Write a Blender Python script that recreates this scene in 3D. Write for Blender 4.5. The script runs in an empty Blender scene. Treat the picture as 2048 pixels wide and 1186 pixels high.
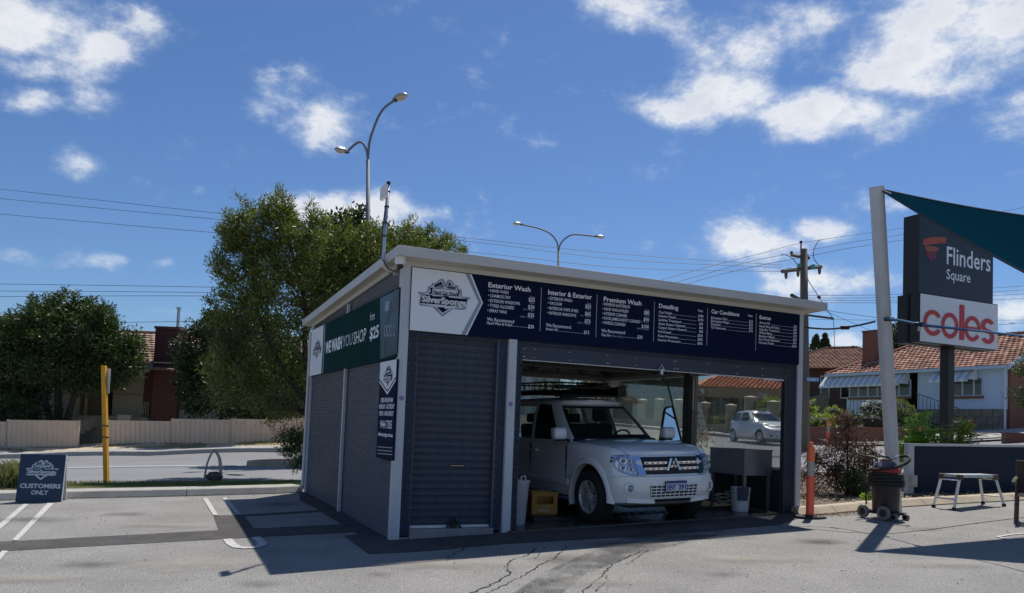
import bpy, bmesh, math, random
import numpy as np
from mathutils import Vector, Matrix, noise
from mathutils.bvhtree import BVHTree
random.seed(7); np.random.seed(7)
S = bpy.context.scene
COL = S.collection
rad = math.radians
# ------------------------------------------------------------------ camera
CAM_F, CAM_CX, CAM_CY = 1571.0, 1024.0, 768.0            # pixels of a 2048 wide frame
CAM_R = np.array([[0.9992483153712579, 0.03876601898187291, 0.0],
                  [-0.002021321598892106, 0.05210238903976545, 0.9986397024529632],
                  [0.03871328566134348, -0.9978890403389777, 0.052141583066274644]])
CAM_P = np.array([0, 0, 1.5])
cam_d = bpy.data.cameras.new('camera'); cam = bpy.data.objects.new('camera', cam_d); COL.objects.link(cam)
cam_d.sensor_width = 36; cam_d.lens = CAM_F / 2048 * 36; cam_d.shift_y = (CAM_CY - 593) / 2048
cam_d.clip_start = .05; cam_d.clip_end = 3000
_r = CAM_R
cam.matrix_world = Matrix(((_r[0][0], -_r[0][1], -_r[0][2], 0), (_r[1][0], -_r[1][1], -_r[1][2], 0),
                           (_r[2][0], -_r[2][1], -_r[2][2], 1.5), (0, 0, 0, 1)))
S.camera = cam
# ------------------------------------------------------------------ light
SUN_EL, SUN_AZ = 62.7, 26.3          # azimuth from +Y towards +X
SUN_STRENGTH, SKY_STRENGTH, CLOUD_STRENGTH = 5.0, 0.085, 0.95
sd = Vector((math.cos(rad(SUN_EL)) * math.sin(rad(SUN_AZ)), math.cos(rad(SUN_EL)) * math.cos(rad(SUN_AZ)), math.sin(rad(SUN_EL))))
sl = bpy.data.lights.new('sun', 'SUN'); sl.energy = SUN_STRENGTH; sl.angle = rad(.53); sl.color = (1, .955, .88)
so = bpy.data.objects.new('sun', sl); COL.objects.link(so); so.rotation_euler = sd.to_track_quat('Z', 'Y').to_euler()
so.location = (0, 0, 60)
vs = S.view_settings; vs.view_transform = 'Standard'; vs.look = 'None'; vs.exposure = 0; vs.gamma = 1; vs.use_curve_mapping = False

def dirpix(px, py):
    v = CAM_R @ np.array([px - CAM_CX, py - CAM_CY, CAM_F]); return v / np.linalg.norm(v)
# clouds as directions in the sky: (centre, half width, half height, strength)
CL = [(40, 50, 190, 85, 1.1), (160, 95, 110, 70, 1), (60, 200, 80, 34, .7), (180, 200, 80, 36, .65), (270, 40, 70, 60, .6), (60, 130, 90, 40, .8), (130, 325, 62, 40, .75),
      (565, 195, 105, 62, .62), (650, 235, 80, 55, .9), (620, 150, 60, 35, .6), (385, 382, 28, 16, .6), (700, 425, 150, 42, 1), (760, 415, 90, 40, .8), (600, 410, 60, 22, .7),
      (890, 420, 22, 14, .4), (200, 520, 45, 20, .6), (120, 525, 80, 22, .5), (325, 525, 35, 16, .6), (180, 610, 45, 14, .4), (330, 625, 70, 14, .4), (40, 510, 60, 18, .45),
      (1270, 20, 95, 60, .8), (1470, 90, 115, 75, .85), (1560, 75, 130, 85, .6), (1480, 185, 95, 55, 1), (1370, 230, 95, 32, .8), (1330, 235, 45, 22, .7), (1700, 225, 210, 52, 1), (1620, 235, 130, 45, .95),
      (1840, 110, 190, 115, 1.1), (1780, 120, 120, 90, 1), (1930, 60, 190, 110, 1.05), (1600, 30, 120, 50, .7), (2040, 220, 90, 60, .8), (1900, 10, 220, 60, .8), (2060, 60, 120, 120, .8),
      (1500, 490, 110, 48, 1), (1560, 500, 80, 40, .8), (1660, 465, 70, 30, .7), (1640, 560, 130, 38, 1), (1580, 575, 90, 24, .7), (1370, 490, 40, 16, .4), (1340, 450, 50, 12, .3),
      (1780, 405, 70, 24, .7), (1860, 395, 50, 18, .5), (1690, 690, 60, 22, .8), (2030, 615, 75, 40, .95), (1300, 455, 40, 10, .25), (1500, 20, 90, 40, .5),
      (-160, 60, 160, 90, .7), (-200, 300, 120, 60, .5), (2300, 150, 200, 120, .8), (2350, 500, 150, 60, .6), (300, -200, 200, 70, .6), (1400, -220, 260, 80, .7)]
W = bpy.data.worlds.new('World'); S.world = W; W.use_nodes = True
def build_world():
    nt = W.node_tree; N, L = nt.nodes, nt.links; N.clear()
    def nd(t, **k):
        n = N.new(t)
        for a, b in k.items(): setattr(n, a, b)
        return n
    def mth(op, a, b=None, c=None):
        n = nd('ShaderNodeMath', operation=op)
        for i, v in enumerate((a, b, c)):
            if v is None: continue
            if isinstance(v, (int, float)): n.inputs[i].default_value = v
            else: L.new(v, n.inputs[i])
        return n.outputs[0]
    out = nd('ShaderNodeOutputWorld'); sky = nd('ShaderNodeTexSky', sky_type='NISHITA', sun_disc=False)
    sky.sun_elevation = rad(SUN_EL); sky.sun_rotation = rad(SUN_AZ); sky.altitude = 0; sky.air_density = 1.0; sky.dust_density = .35; sky.ozone_density = 1.6
    bg = nd('ShaderNodeBackground'); bg.inputs[1].default_value = SKY_STRENGTH
    tint = nd('ShaderNodeVectorMath', operation='MULTIPLY'); tint.inputs[1].default_value = (.62, .83, 1.13); L.new(sky.outputs[0], tint.inputs[0]); L.new(tint.outputs[0], bg.inputs[0])
    tc = nd('ShaderNodeTexCoord'); sep = nd('ShaderNodeSeparateXYZ'); L.new(tc.outputs['Generated'], sep.inputs[0])
    dy = mth('MAXIMUM', sep.outputs[1], .02)
    qx = mth('DIVIDE', sep.outputs[0], dy); qz = mth('DIVIDE', sep.outputs[2], dy)
    n1 = nd('ShaderNodeTexNoise'); n1.inputs['Scale'].default_value = 13; n1.inputs['Detail'].default_value = 11; n1.inputs['Roughness'].default_value = .64
    mp = nd('ShaderNodeMapping'); mp.inputs['Scale'].default_value = (1, 1, 1.6); L.new(tc.outputs['Generated'], mp.inputs[0]); L.new(mp.outputs[0], n1.inputs['Vector'])
    n2 = nd('ShaderNodeTexNoise'); n2.inputs['Scale'].default_value = 5.5; n2.inputs['Detail'].default_value = 5; L.new(mp.outputs[0], n2.inputs['Vector'])
    nz = mth('ADD', mth('MULTIPLY', mth('SUBTRACT', n1.outputs[0], .5), 2.6), mth('MULTIPLY', mth('SUBTRACT', n2.outputs[0], .5), .9))
    wx = mth('MULTIPLY_ADD', mth('SUBTRACT', n2.outputs[0], .5), .10, qx)
    acc = None
    for (px, py, rx, ry, s) in CL:
        d = dirpix(px, py); cx, cz = d[0] / d[1], d[2] / d[1]
        rx, ry = rx / CAM_F * 1.15, ry / CAM_F * 1.15
        a = mth('MULTIPLY', mth('SUBTRACT', wx, float(cx)), 1 / rx); b = mth('MULTIPLY', mth('SUBTRACT', qz, float(cz)), 1 / ry)
        r2 = mth('ADD', mth('MULTIPLY', a, a), mth('MULTIPLY', b, b))
        g = mth('MULTIPLY', mth('EXPONENT', mth('MULTIPLY', r2, -1.0)), float(s))
        acc = g if acc is None else mth('SMOOTH_MAX', acc, g, .15)
    acc = mth('MINIMUM', acc, 1.15)
    # density inside the view from the placed clouds, elsewhere from free noise
    front = nd('ShaderNodeMapRange'); L.new(sep.outputs[1], front.inputs[0]); front.inputs[1].default_value = .25; front.inputs[2].default_value = .45
    side = nd('ShaderNodeMapRange'); L.new(mth('ABSOLUTE', qx), side.inputs[0]); side.inputs[1].default_value = 1.0; side.inputs[2].default_value = .8
    hi = nd('ShaderNodeMapRange'); L.new(qz, hi.inputs[0]); hi.inputs[1].default_value = .85; hi.inputs[2].default_value = .65
    msk = mth('MULTIPLY', mth('MULTIPLY', front.outputs[0], side.outputs[0]), hi.outputs[0])
    n3 = nd('ShaderNodeTexNoise'); n3.inputs['Scale'].default_value = 2.2; n3.inputs['Detail'].default_value = 2; L.new(mp.outputs[0], n3.inputs['Vector'])
    free = mth('MULTIPLY', mth('SUBTRACT', n3.outputs[0], .53), 4.5)
    base = mth('ADD', mth('MULTIPLY', acc, msk), mth('MULTIPLY', free, mth('SUBTRACT', 1.0, msk)))
    dens = mth('MULTIPLY_ADD', nz, .70, base)
    sm = nd('ShaderNodeMapRange', interpolation_type='SMOOTHSTEP'); L.new(dens, sm.inputs[0]); sm.inputs[1].default_value = .22; sm.inputs[2].default_value = 1.0
    up = nd('ShaderNodeMapRange'); L.new(sep.outputs[2], up.inputs[0]); up.inputs[1].default_value = .0; up.inputs[2].default_value = .12
    fac = mth('MULTIPLY', mth('MULTIPLY', sm.outputs[0], up.outputs[0]), .93)
    # clouds are grey where thick, white at the lit rims
    cr = nd('ShaderNodeValToRGB'); L.new(mth('MULTIPLY_ADD', mth('SUBTRACT', n1.outputs[0], .5), 1.1, mth('MULTIPLY', sm.outputs[0], .8)), cr.inputs[0])
    e = cr.color_ramp.elements; e[0].color = (.50, .62, .82, 1); e[0].position = .1; e[1].color = (.93, .95, .98, 1); e[1].position = .75
    e2 = cr.color_ramp.elements.new(1.0); e2.color = (.72, .77, .85, 1)
    cb = nd('ShaderNodeBackground'); L.new(cr.outputs[0], cb.inputs[0]); cb.inputs[1].default_value = CLOUD_STRENGTH
    mx = nd('ShaderNodeMixShader'); L.new(fac, mx.inputs[0]); L.new(bg.outputs[0], mx.inputs[1]); L.new(cb.outputs[0], mx.inputs[2]); L.new(mx.outputs[0], out.inputs[0])
build_world()
# ------------------------------------------------------------------ measuring helpers (true world positions)
GA, GB, GC = .0323, .0214, -.165
AX_U = np.array([0.90903972, 0.41670948, 0]); AX_V = np.array([-0.4167094, 0.90903972, 0]); ORG = np.array([-1.45481, 9.91415, 0])
def plane_z(x, y): return GA * x + GB * y + GC
def G(px, py):
    d = dirpix(px, py); t = (GC - 1.5) / (d[2] - GA * d[0] - GB * d[1]); p = CAM_P + d * t; return float(p[0]), float(p[1])
def P(px, py, Y):
    d = dirpix(px, py); p = CAM_P + d * (Y / d[1]); return Vector((float(p[0]), float(p[1]), float(p[2])))
def hit(px, py, o, ax, nrm):
    d = dirpix(px, py); o = np.array(o, float); t = (o - CAM_P) @ nrm / (d @ nrm); p = CAM_P + d * t; return float((p - o) @ ax), float(p[2])
def F(px, py, off=0): return hit(px, py, ORG + AX_V * off, AX_U, AX_V)       # on the shed front -> (u, z)
def SD(px, py, off=0): return hit(px, py, ORG + AX_U * off, AX_V, AX_U)      # on the shed side -> (v, z)
def UV(u, v, z=0): q = ORG + AX_U * u + AX_V * v; return Vector((q[0], q[1], z))
# terrain: exact plane near, smooth surface through measured points beyond
def _ctl():
    pts = []
    for x in range(-24, 26, 4):
        for y in (8, 12, 16, 18): pts.append((x, y, plane_z(x, y)))
    for a in [(0, 940, 21.5), (300, 935, 22), (540, 930, 24), (0, 918, 30.5), (300, 911.5, 30.5), (600, 905, 30.5), (0, 910, 31.4), (300, 904, 31.4), (600, 897, 31.4), (0, 892, 33), (300, 886.5, 33), (600, 882, 33), (0, 884, 38), (300, 876, 38),
              (1226, 850, 50), (1395, 868, 43), (1470, 878, 40), (1700, 893, 37), (1525, 888, 36), (1850, 893, 35), (2100, 884, 34), (2060, 862, 39), (2010, 860, 41), (1740, 866, 48), (1660, 862, 50), (1900, 880, 38)]:
        p = P(*a); pts.append(tuple(p))
    for x, y, z in ((-60, 60, .5), (-20, 60, 1.0), (10, 70, 2.2), (40, 60, 3.2), (70, 50, 3.4), (-60, 20, -1.), (60, 10, 2.), (-30, 100, 1.2), (30, 110, 3.), (80, 110, 4), (-90, 110, 1), (0, -20, -.7), (40, -20, .8), (-40, -20, -1.7)):
        pts.append((x, y, z))
    return np.array(pts)
_C = _ctl()
def _k(d): return d
_A = _k(np.sqrt(((_C[:, None, :2] - _C[None, :, :2]) ** 2).sum(-1) + .5)); _n = len(_C)
_Pm = np.c_[np.ones(_n), _C[:, :2]]
_M = np.block([[_A + np.eye(_n) * -.08, _Pm], [_Pm.T, np.zeros((3, 3))]])
_w = np.linalg.solve(_M, np.r_[_C[:, 2], 0, 0, 0])
def hz(x, y):
    x = np.asarray(x, float); y = np.asarray(y, float)
    d = np.sqrt((x[..., None] - _C[:, 0]) ** 2 + (y[..., None] - _C[:, 1]) ** 2 + .5)
    r = d @ _w[:_n] + _w[_n] + _w[_n + 1] * x + _w[_n + 2] * y
    pl = plane_z(x, y)
    t = np.clip((y - 16.8) / 4.0, 0, 1); t = t * t * (3 - 2 * t)
    far = np.clip((np.hypot(x, y) - 90) / 120, 0, 1)
    return (pl * (1 - t) + r * t) * (1 - far) + 2.0 * far
def h1(x, y): return float(hz(np.array([x]), np.array([y]))[0])
# ------------------------------------------------------------------ materials
MATS = {}
def mat(name, col, rough=.6, metal=0, var=.12, vscale=6, bump=0, bscale=60, spec=.5, var2=0, coat=0, trans=0, emit=None, detail=4, stretch=None):
    if name in MATS: return MATS[name]
    m = bpy.data.materials.new(name); m.use_nodes = True; nt = m.node_tree; b = nt.nodes['Principled BSDF']; L = nt.links
    b.inputs['Roughness'].default_value = rough; b.inputs['Metallic'].default_value = metal; b.inputs['Specular IOR Level'].default_value = spec
    b.inputs['Coat Weight'].default_value = coat
    tc = nt.nodes.new('ShaderNodeTexCoord'); src = tc.outputs['Object']
    if stretch:
        mp = nt.nodes.new('ShaderNodeMapping'); mp.inputs['Scale'].default_value = stretch; L.new(src, mp.inputs[0]); src = mp.outputs[0]
    if var or var2:
        n = nt.nodes.new('ShaderNodeTexNoise'); n.inputs['Scale'].default_value = vscale; n.inputs['Detail'].default_value = detail; n.inputs['Roughness'].default_value = .6; L.new(src, n.inputs['Vector'])
        r = nt.nodes.new('ShaderNodeMapRange'); r.inputs[1].default_value = .3; r.inputs[2].default_value = .7; r.inputs[3].default_value = 1 - var; r.inputs[4].default_value = 1 + var; L.new(n.outputs[0], r.inputs[0])
        fac = r.outputs[0]
        if var2:
            n2 = nt.nodes.new('ShaderNodeTexNoise'); n2.inputs['Scale'].default_value = bscale; n2.inputs['Detail'].default_value = 2; L.new(src, n2.inputs['Vector'])
            r2 = nt.nodes.new('ShaderNodeMapRange'); r2.inputs[1].default_value = .3; r2.inputs[2].default_value = .7; r2.inputs[3].default_value = 1 - var2; r2.inputs[4].default_value = 1 + var2; L.new(n2.outputs[0], r2.inputs[0])
            q = nt.nodes.new('ShaderNodeMath'); q.operation = 'MULTIPLY'; L.new(fac, q.inputs[0]); L.new(r2.outputs[0], q.inputs[1]); fac = q.outputs[0]
        v = nt.nodes.new('ShaderNodeVectorMath'); v.operation = 'SCALE'; v.inputs[0].default_value = col[:3]; L.new(fac, v.inputs['Scale']); L.new(v.outputs[0], b.inputs['Base Color'])
    else: b.inputs['Base Color'].default_value = (*col[:3], 1)
    if bump:
        nb = nt.nodes.new('ShaderNodeTexNoise'); nb.inputs['Scale'].default_value = bscale; nb.inputs['Detail'].default_value = 3; L.new(src, nb.inputs['Vector'])
        bp = nt.nodes.new('ShaderNodeBump'); bp.inputs['Strength'].default_value = bump; bp.inputs['Distance'].default_value = .02; L.new(nb.outputs[0], bp.inputs['Height']); L.new(bp.outputs[0], b.inputs['Normal'])
    MATS[name] = m; return m
def glass(name, tint=(.9, .95, .95), refl=.6, dirt=0.06, dcol=(.55, .58, .6)):
    if name in MATS: return MATS[name]
    m = bpy.data.materials.new(name); m.use_nodes = True; nt = m.node_tree; nt.nodes.clear(); L = nt.links
    o = nt.nodes.new('ShaderNodeOutputMaterial'); t = nt.nodes.new('ShaderNodeBsdfTransparent'); t.inputs[0].default_value = (*tint, 1)
    g = nt.nodes.new('ShaderNodeBsdfGlossy'); g.inputs['Roughness'].default_value = .02; fr = nt.nodes.new('ShaderNodeFresnel'); fr.inputs[0].default_value = 1.5
    mu = nt.nodes.new('ShaderNodeMath'); mu.operation = 'MULTIPLY'; mu.inputs[1].default_value = refl; L.new(fr.outputs[0], mu.inputs[0])
    d = nt.nodes.new('ShaderNodeBsdfDiffuse'); d.inputs[0].default_value = (*dcol, 1)
    n = nt.nodes.new('ShaderNodeTexNoise'); n.inputs['Scale'].default_value = 3; n.inputs['Detail'].default_value = 6
    r = nt.nodes.new('ShaderNodeMapRange'); r.inputs[1].default_value = .35; r.inputs[2].default_value = .75; r.inputs[3].default_value = dirt * .5; r.inputs[4].default_value = dirt * 1.8; L.new(n.outputs[0], r.inputs[0])
    m0 = nt.nodes.new('ShaderNodeMixShader'); L.new(r.outputs[0], m0.inputs[0]); L.new(t.outputs[0], m0.inputs[1]); L.new(d.outputs[0], m0.inputs[2])
    m1 = nt.nodes.new('ShaderNodeMixShader'); L.new(mu.outputs[0], m1.inputs[0]); L.new(m0.outputs[0], m1.inputs[1]); L.new(g.outputs[0], m1.inputs[2]); L.new(m1.outputs[0], o.inputs[0])
    MATS[name] = m; return m
def leafmat(name, c1, c2, rough=.45, trans=.35):
    if name in MATS: return MATS[name]
    m = bpy.data.materials.new(name); m.use_nodes = True; nt = m.node_tree; L = nt.links; b = nt.nodes['Principled BSDF']
    g = nt.nodes.new('ShaderNodeNewGeometry'); mx = nt.nodes.new('ShaderNodeMix'); mx.data_type = 'RGBA'
    L.new(g.outputs['Random Per Island'], mx.inputs[0]); mx.inputs[6].default_value = (*c1, 1); mx.inputs[7].default_value = (*c2, 1)
    L.new(mx.outputs[2], b.inputs['Base Color']); b.inputs['Roughness'].default_value = rough; b.inputs['Specular IOR Level'].default_value = .4
    t = nt.nodes.new('ShaderNodeBsdfTranslucent'); sc = nt.nodes.new('ShaderNodeVectorMath'); sc.operation = 'MULTIPLY'; sc.inputs[1].default_value = (1.25, 1.35, .6); L.new(mx.outputs[2], sc.inputs[0]); L.new(sc.outputs[0], t.inputs[0])
    ms = nt.nodes.new('ShaderNodeMixShader'); ms.inputs[0].default_value = trans; o = nt.nodes['Material Output']
    L.new(b.outputs[0], ms.inputs[1]); L.new(t.outputs[0], ms.inputs[2]); L.new(ms.outputs[0], o.inputs[0]); MATS[name] = m; return m
# ------------------------------------------------------------------ mesh builder
class MB:
    def __init__(s): s.v = []; s.f = []; s.m = []; s.mi = 0
    def add(s, vs, fs, T=None):
        o = len(s.v)
        if T is not None: vs = [T @ Vector(v) for v in vs]
        s.v += [tuple(v) for v in vs]; s.f += [tuple(i + o for i in f) for f in fs]; s.m += [s.mi] * len(fs); return s
    def box(s, x0, x1, y0, y1, z0, z1, T=None, b=0):
        if b > 0:
            return s.bevbox(x0, x1, y0, y1, z0, z1, b, T)
        v = [(x, y, z) for x in (x0, x1) for y in (y0, y1) for z in (z0, z1)]
        return s.add(v, [(0, 1, 3, 2), (4, 6, 7, 5), (0, 4, 5, 1), (2, 3, 7, 6), (0, 2, 6, 4), (1, 5, 7, 3)], T)
    def bevbox(s, x0, x1, y0, y1, z0, z1, b, T=None):
        bm = bmesh.new(); bmesh.ops.create_cube(bm, size=1)
        for v in bm.verts: v.co = ((x0 + x1) / 2 + v.co.x * (x1 - x0), (y0 + y1) / 2 + v.co.y * (y1 - y0), (z0 + z1) / 2 + v.co.z * (z1 - z0))
        bmesh.ops.bevel(bm, geom=bm.edges[:], offset=b, segments=2, affect='EDGES', profile=.5)
        return s.addbm(bm, T)
    def addbm(s, bm, T=None):
        bm.verts.ensure_lookup_table(); bm.verts.index_update(); s.add([v.co.copy() for v in bm.verts], [[v.index for v in f.verts] for f in bm.faces], T); bm.free(); return s
    def addmesh(s, me, T=None): return s.add([v.co.copy() for v in me.vertices], [list(p.vertices) for p in me.polygons], T)
    def tube(s, pts, r, n=8, cap=True, T=None):
        pts = [Vector(p) for p in pts]; rs = r if isinstance(r, (list, tuple)) else [r] * len(pts); V = []; Fc = []
        up = None
        for i, p in enumerate(pts):
            t = (pts[min(i + 1, len(pts) - 1)] - pts[max(i - 1, 0)]).normalized()
            if up is None: up = Vector((0, 0, 1)) if abs(t.z) < .9 else Vector((1, 0, 0))
            a = t.cross(up)
            if a.length < 1e-4: a = t.cross(Vector((0, 1, 0)))
            a.normalize(); b = a.cross(t).normalized(); up = b
            for k in range(n): an = 2 * math.pi * k / n; V.append(p + (a * math.cos(an) + b * math.sin(an)) * rs[i])
        for i in range(len(pts) - 1):
            for k in range(n): k2 = (k + 1) % n; Fc.append((i * n + k, i * n + k2, (i + 1) * n + k2, (i + 1) * n + k))
        if cap: Fc.append(tuple(range(n - 1, -1, -1))); Fc.append(tuple((len(pts) - 1) * n + k for k in range(n)))
        return s.add(V, Fc, T)
    def lathe(s, prof, n=24, T=None, cap=True):
        V = [(r * math.cos(2 * math.pi * k / n), r * math.sin(2 * math.pi * k / n), z) for r, z in prof for k in range(n)]; Fc = []
        for i in range(len(prof) - 1):
            for k in range(n): k2 = (k + 1) % n; Fc.append((i * n + k, i * n + k2, (i + 1) * n + k2, (i + 1) * n + k))
        if cap: Fc.append(tuple(range(n - 1, -1, -1))); Fc.append(tuple((len(prof) - 1) * n + k for k in range(n)))
        return s.add(V, Fc, T)
    def prism(s, poly, h, T=None):      # polygon in xy, extruded in z from 0 to h
        n = len(poly); V = [(x, y, 0) for x, y in poly] + [(x, y, h) for x, y in poly]
        return s.add(V, [tuple(range(n - 1, -1, -1)), tuple(range(n, 2 * n))] + [(i, (i + 1) % n, n + (i + 1) % n, n + i) for i in range(n)], T)
    def sheet(s, pts): return s.add(pts, [tuple(range(len(pts)))])
    def build(s, name, m, parent=None, loc=None, rz=0, smooth=False, kind=None, ang=None):
        me = bpy.data.meshes.new(name); me.from_pydata(s.v, [], s.f); ms = m if isinstance(m, (list, tuple)) else [m]
        for q in ms: me.materials.append(q)
        if len(ms) > 1: me.polygons.foreach_set('material_index', s.m)
        if smooth or ang:
            me.polygons.foreach_set('use_smooth', [True] * len(me.polygons))
            if ang: 
                try: me.set_sharp_from_angle(angle=rad(ang))
                except Exception: pass
        me.update(); o = bpy.data.objects.new(name, me); COL.objects.link(o)
        if parent is not None: o.parent = parent
        if loc is not None: o.location = loc
        o.rotation_euler.z = rz
        if kind: o['kind'] = kind
        return o
def tag(o, label=None, cat=None, group=None, kind=None):
    for k, v in (('label', label), ('category', cat), ('group', group), ('kind', kind)):
        if v: o[k] = v
    return o
def thing(name, label, cat, loc=(0, 0, 0), rz=0, group=None):
    o = bpy.data.objects.new(name, None); COL.objects.link(o); o.empty_display_size = .2; o.location = loc; o.rotation_euler.z = rz
    return tag(o, label, cat, group)
def copy_tree(o, parent=None):
    c = o.copy(); COL.objects.link(c); c.parent = parent
    for ch in list(o.children): copy_tree(ch, c)
    return c
def plates(x, b): return x
def frame(o, ax, ay, az): return Matrix(((ax[0], ay[0], az[0], o[0]), (ax[1], ay[1], az[1], o[1]), (ax[2], ay[2], az[2], o[2]), (0, 0, 0, 1)))
_tc = {}
def text_mesh(body, off=0.0):
    k = (body, off)
    if k not in _tc:
        cu = bpy.data.curves.new('t', 'FONT'); cu.body = body; cu.size = 1; cu.offset = off; cu.resolution_u = 2
        ob = bpy.data.objects.new('t', cu); COL.objects.link(ob)
        dg = bpy.context.evaluated_depsgraph_get(); me = bpy.data.meshes.new_from_object(ob.evaluated_get(dg)); bpy.data.objects.remove(ob); _tc[k] = me
    return _tc[k]
def put_text(mb, body, x0, x1, z, h, y=0.0, off=0.0, fit=True, T=None):
    """text in the xz plane (facing -y), left x0, right x1, baseline z, capital height h"""
    me = text_mesh(body, off / max(h / .70, 1e-6) if off else 0)
    xs = [v.co.x for v in me.vertices]; a, b = min(xs), max(xs); sz = h / .70
    if x1 is None: sx = sz * .86; x_ = x0 - a * sx
    elif x0 is None: sx = sz * .86; x_ = x1 - b * sx
    else: sx = (x1 - x0) / (b - a); x_ = x0 - a * sx
    Vv = [(x_ + v.co.x * sx, y, z + v.co.y * sz) for v in me.vertices]
    mb.add(Vv, [list(p.vertices) for p in me.polygons], T)
def resample(pts, n):
    pts = [np.array(p, float) for p in pts]; out = []
    m = len(pts) - 1
    for i in range(n + 1):
        t = i / n * m; k = min(int(t), m - 1); f_ = t - k
        p0, p1, p2, p3 = pts[max(k - 1, 0)], pts[k], pts[k + 1], pts[min(k + 2, m)]
        out.append(.5 * (2 * p1 + (p2 - p0) * f_ + (2 * p0 - 5 * p1 + 4 * p2 - p3) * f_ ** 2 + (3 * p1 - 3 * p2 + p3 - p0) * f_ ** 3))
    return out
RZ_U = math.atan2(AX_U[1], AX_U[0])
# ------------------------------------------------------------------ palette
m_asph = mat('asphalt_old', (.262, .252, .236), .92, var=.15, vscale=.9, detail=9, bump=1.0, bscale=70, var2=.42)
m_road = mat('road_asphalt', (.205, .205, .208), .9, var=.08, vscale=.7, bump=.3, bscale=120, var2=.12)
m_tar = mat('tar_patch', (.082, .077, .075), .9, var=.2, vscale=4, bump=.6, bscale=70, var2=.3, spec=.25)
m_crack = mat('crack_black', (.02, .02, .02), .9, var=0)
m_paint = mat('worn_road_paint', (.50, .49, .46), .8, var=.22, vscale=14, bump=.5, bscale=150, var2=.25)
m_kerb = mat('kerb_concrete', (.36, .345, .31), .85, var=.14, vscale=4, bump=.4, bscale=90, var2=.1)
m_kerbtan = mat('kerb_tan_concrete', (.42, .35, .25), .85, var=.14, vscale=4, bump=.4, bscale=90, var2=.1)
m_dirt = mat('dry_sandy_soil', (.50, .40, .28), .95, var=.22, vscale=1.2, bump=.8, bscale=20, var2=.25)
m_verge = mat('dry_verge', (.30, .26, .17), .95, var=.25, vscale=.6, bump=.6, bscale=12, var2=.25)
m_lawn = mat('dry_lawn', (.20, .22, .08), .95, var=.22, vscale=.7, bump=.8, bscale=25, var2=.3)
m_mulch = mat('mulch_soil', (.13, .105, .08), .95, var=.3, vscale=3, bump=1, bscale=40, var2=.4)
m_grey = mat('grey_painted_steel', (.52, .54, .57), .5, var=.07, vscale=3, stretch=(5, 5, .5))
m_fascia = mat('pale_grey_fascia', (.54, .53, .50), .45, var=.07, vscale=2, stretch=(1, 1, 4))
m_navy = mat('navy_corrugated_steel', (.030, .040, .068), .33, metal=0, var=.14, vscale=2.5, spec=.42, stretch=(3, 3, .6))
m_slat = mat('slate_roller_slats', (.050, .060, .082), .45, var=.16, vscale=3, spec=.25, stretch=(4, 4, .7))
m_white = mat('white_paint', (.72, .72, .71), .5, var=.03, vscale=3)
m_signwhite = mat('sign_white', (.80, .82, .85), .4, var=.02, spec=.3)
m_signnavy = mat('sign_navy', (.007, .013, .040), .6, var=.05, vscale=1, spec=.04)
m_signgrey = mat('sign_grey', (.26, .31, .38), .35, var=.02)
m_signgreen = mat('banner_green', (.006, .038, .038), .7, var=.2, vscale=1.5, spec=.03)
m_letter = mat('lettering_white', (.84, .87, .92), .6, var=0, spec=.2)
m_letter2 = mat('lettering_pale', (.34, .37, .43), .5, var=0)
m_black = mat('black_plastic', (.012, .012, .013), .45, var=.1)
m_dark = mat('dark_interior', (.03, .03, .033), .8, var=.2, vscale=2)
m_darksteel = mat('dark_steel', (.06, .06, .062), .45, metal=.3, var=.1)
m_galv = mat('galvanised_steel', (.45, .46, .47), .38, metal=.8, var=.1, vscale=10)
m_alu = mat('aluminium', (.62, .63, .64), .33, metal=.85, var=.06, vscale=8)
m_conc = mat('concrete_grey', (.26, .255, .24), .85, var=.18, vscale=3, bump=.4, bscale=60, var2=.1)
m_wetconc = mat('wet_bay_floor', (.05, .049, .046), .25, var=.3, vscale=1.6, bump=.25, bscale=30, var2=.1)
m_timber = mat('weathered_timber', (.14, .12, .10), .85, var=.2, vscale=3, bump=.4, bscale=40, stretch=(1, 1, .08))
m_wire = mat('wire_black', (.03, .03, .035), .6, var=0)
m_orange = mat('orange_rubber', (1.0, .13, .06), .45, var=.04)
m_orangetop = mat('orange_faded', (.95, .20, .06), .45, var=.04)
m_reflect = mat('reflective_band', (.42, .40, .32), .4, var=.12, vscale=30)
m_rubber = mat('rubber_black', (.018, .018, .018), .75, var=.15, vscale=12)
m_glasswin = glass('window_glass', (.93, .95, .94), .55, .10)
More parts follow.
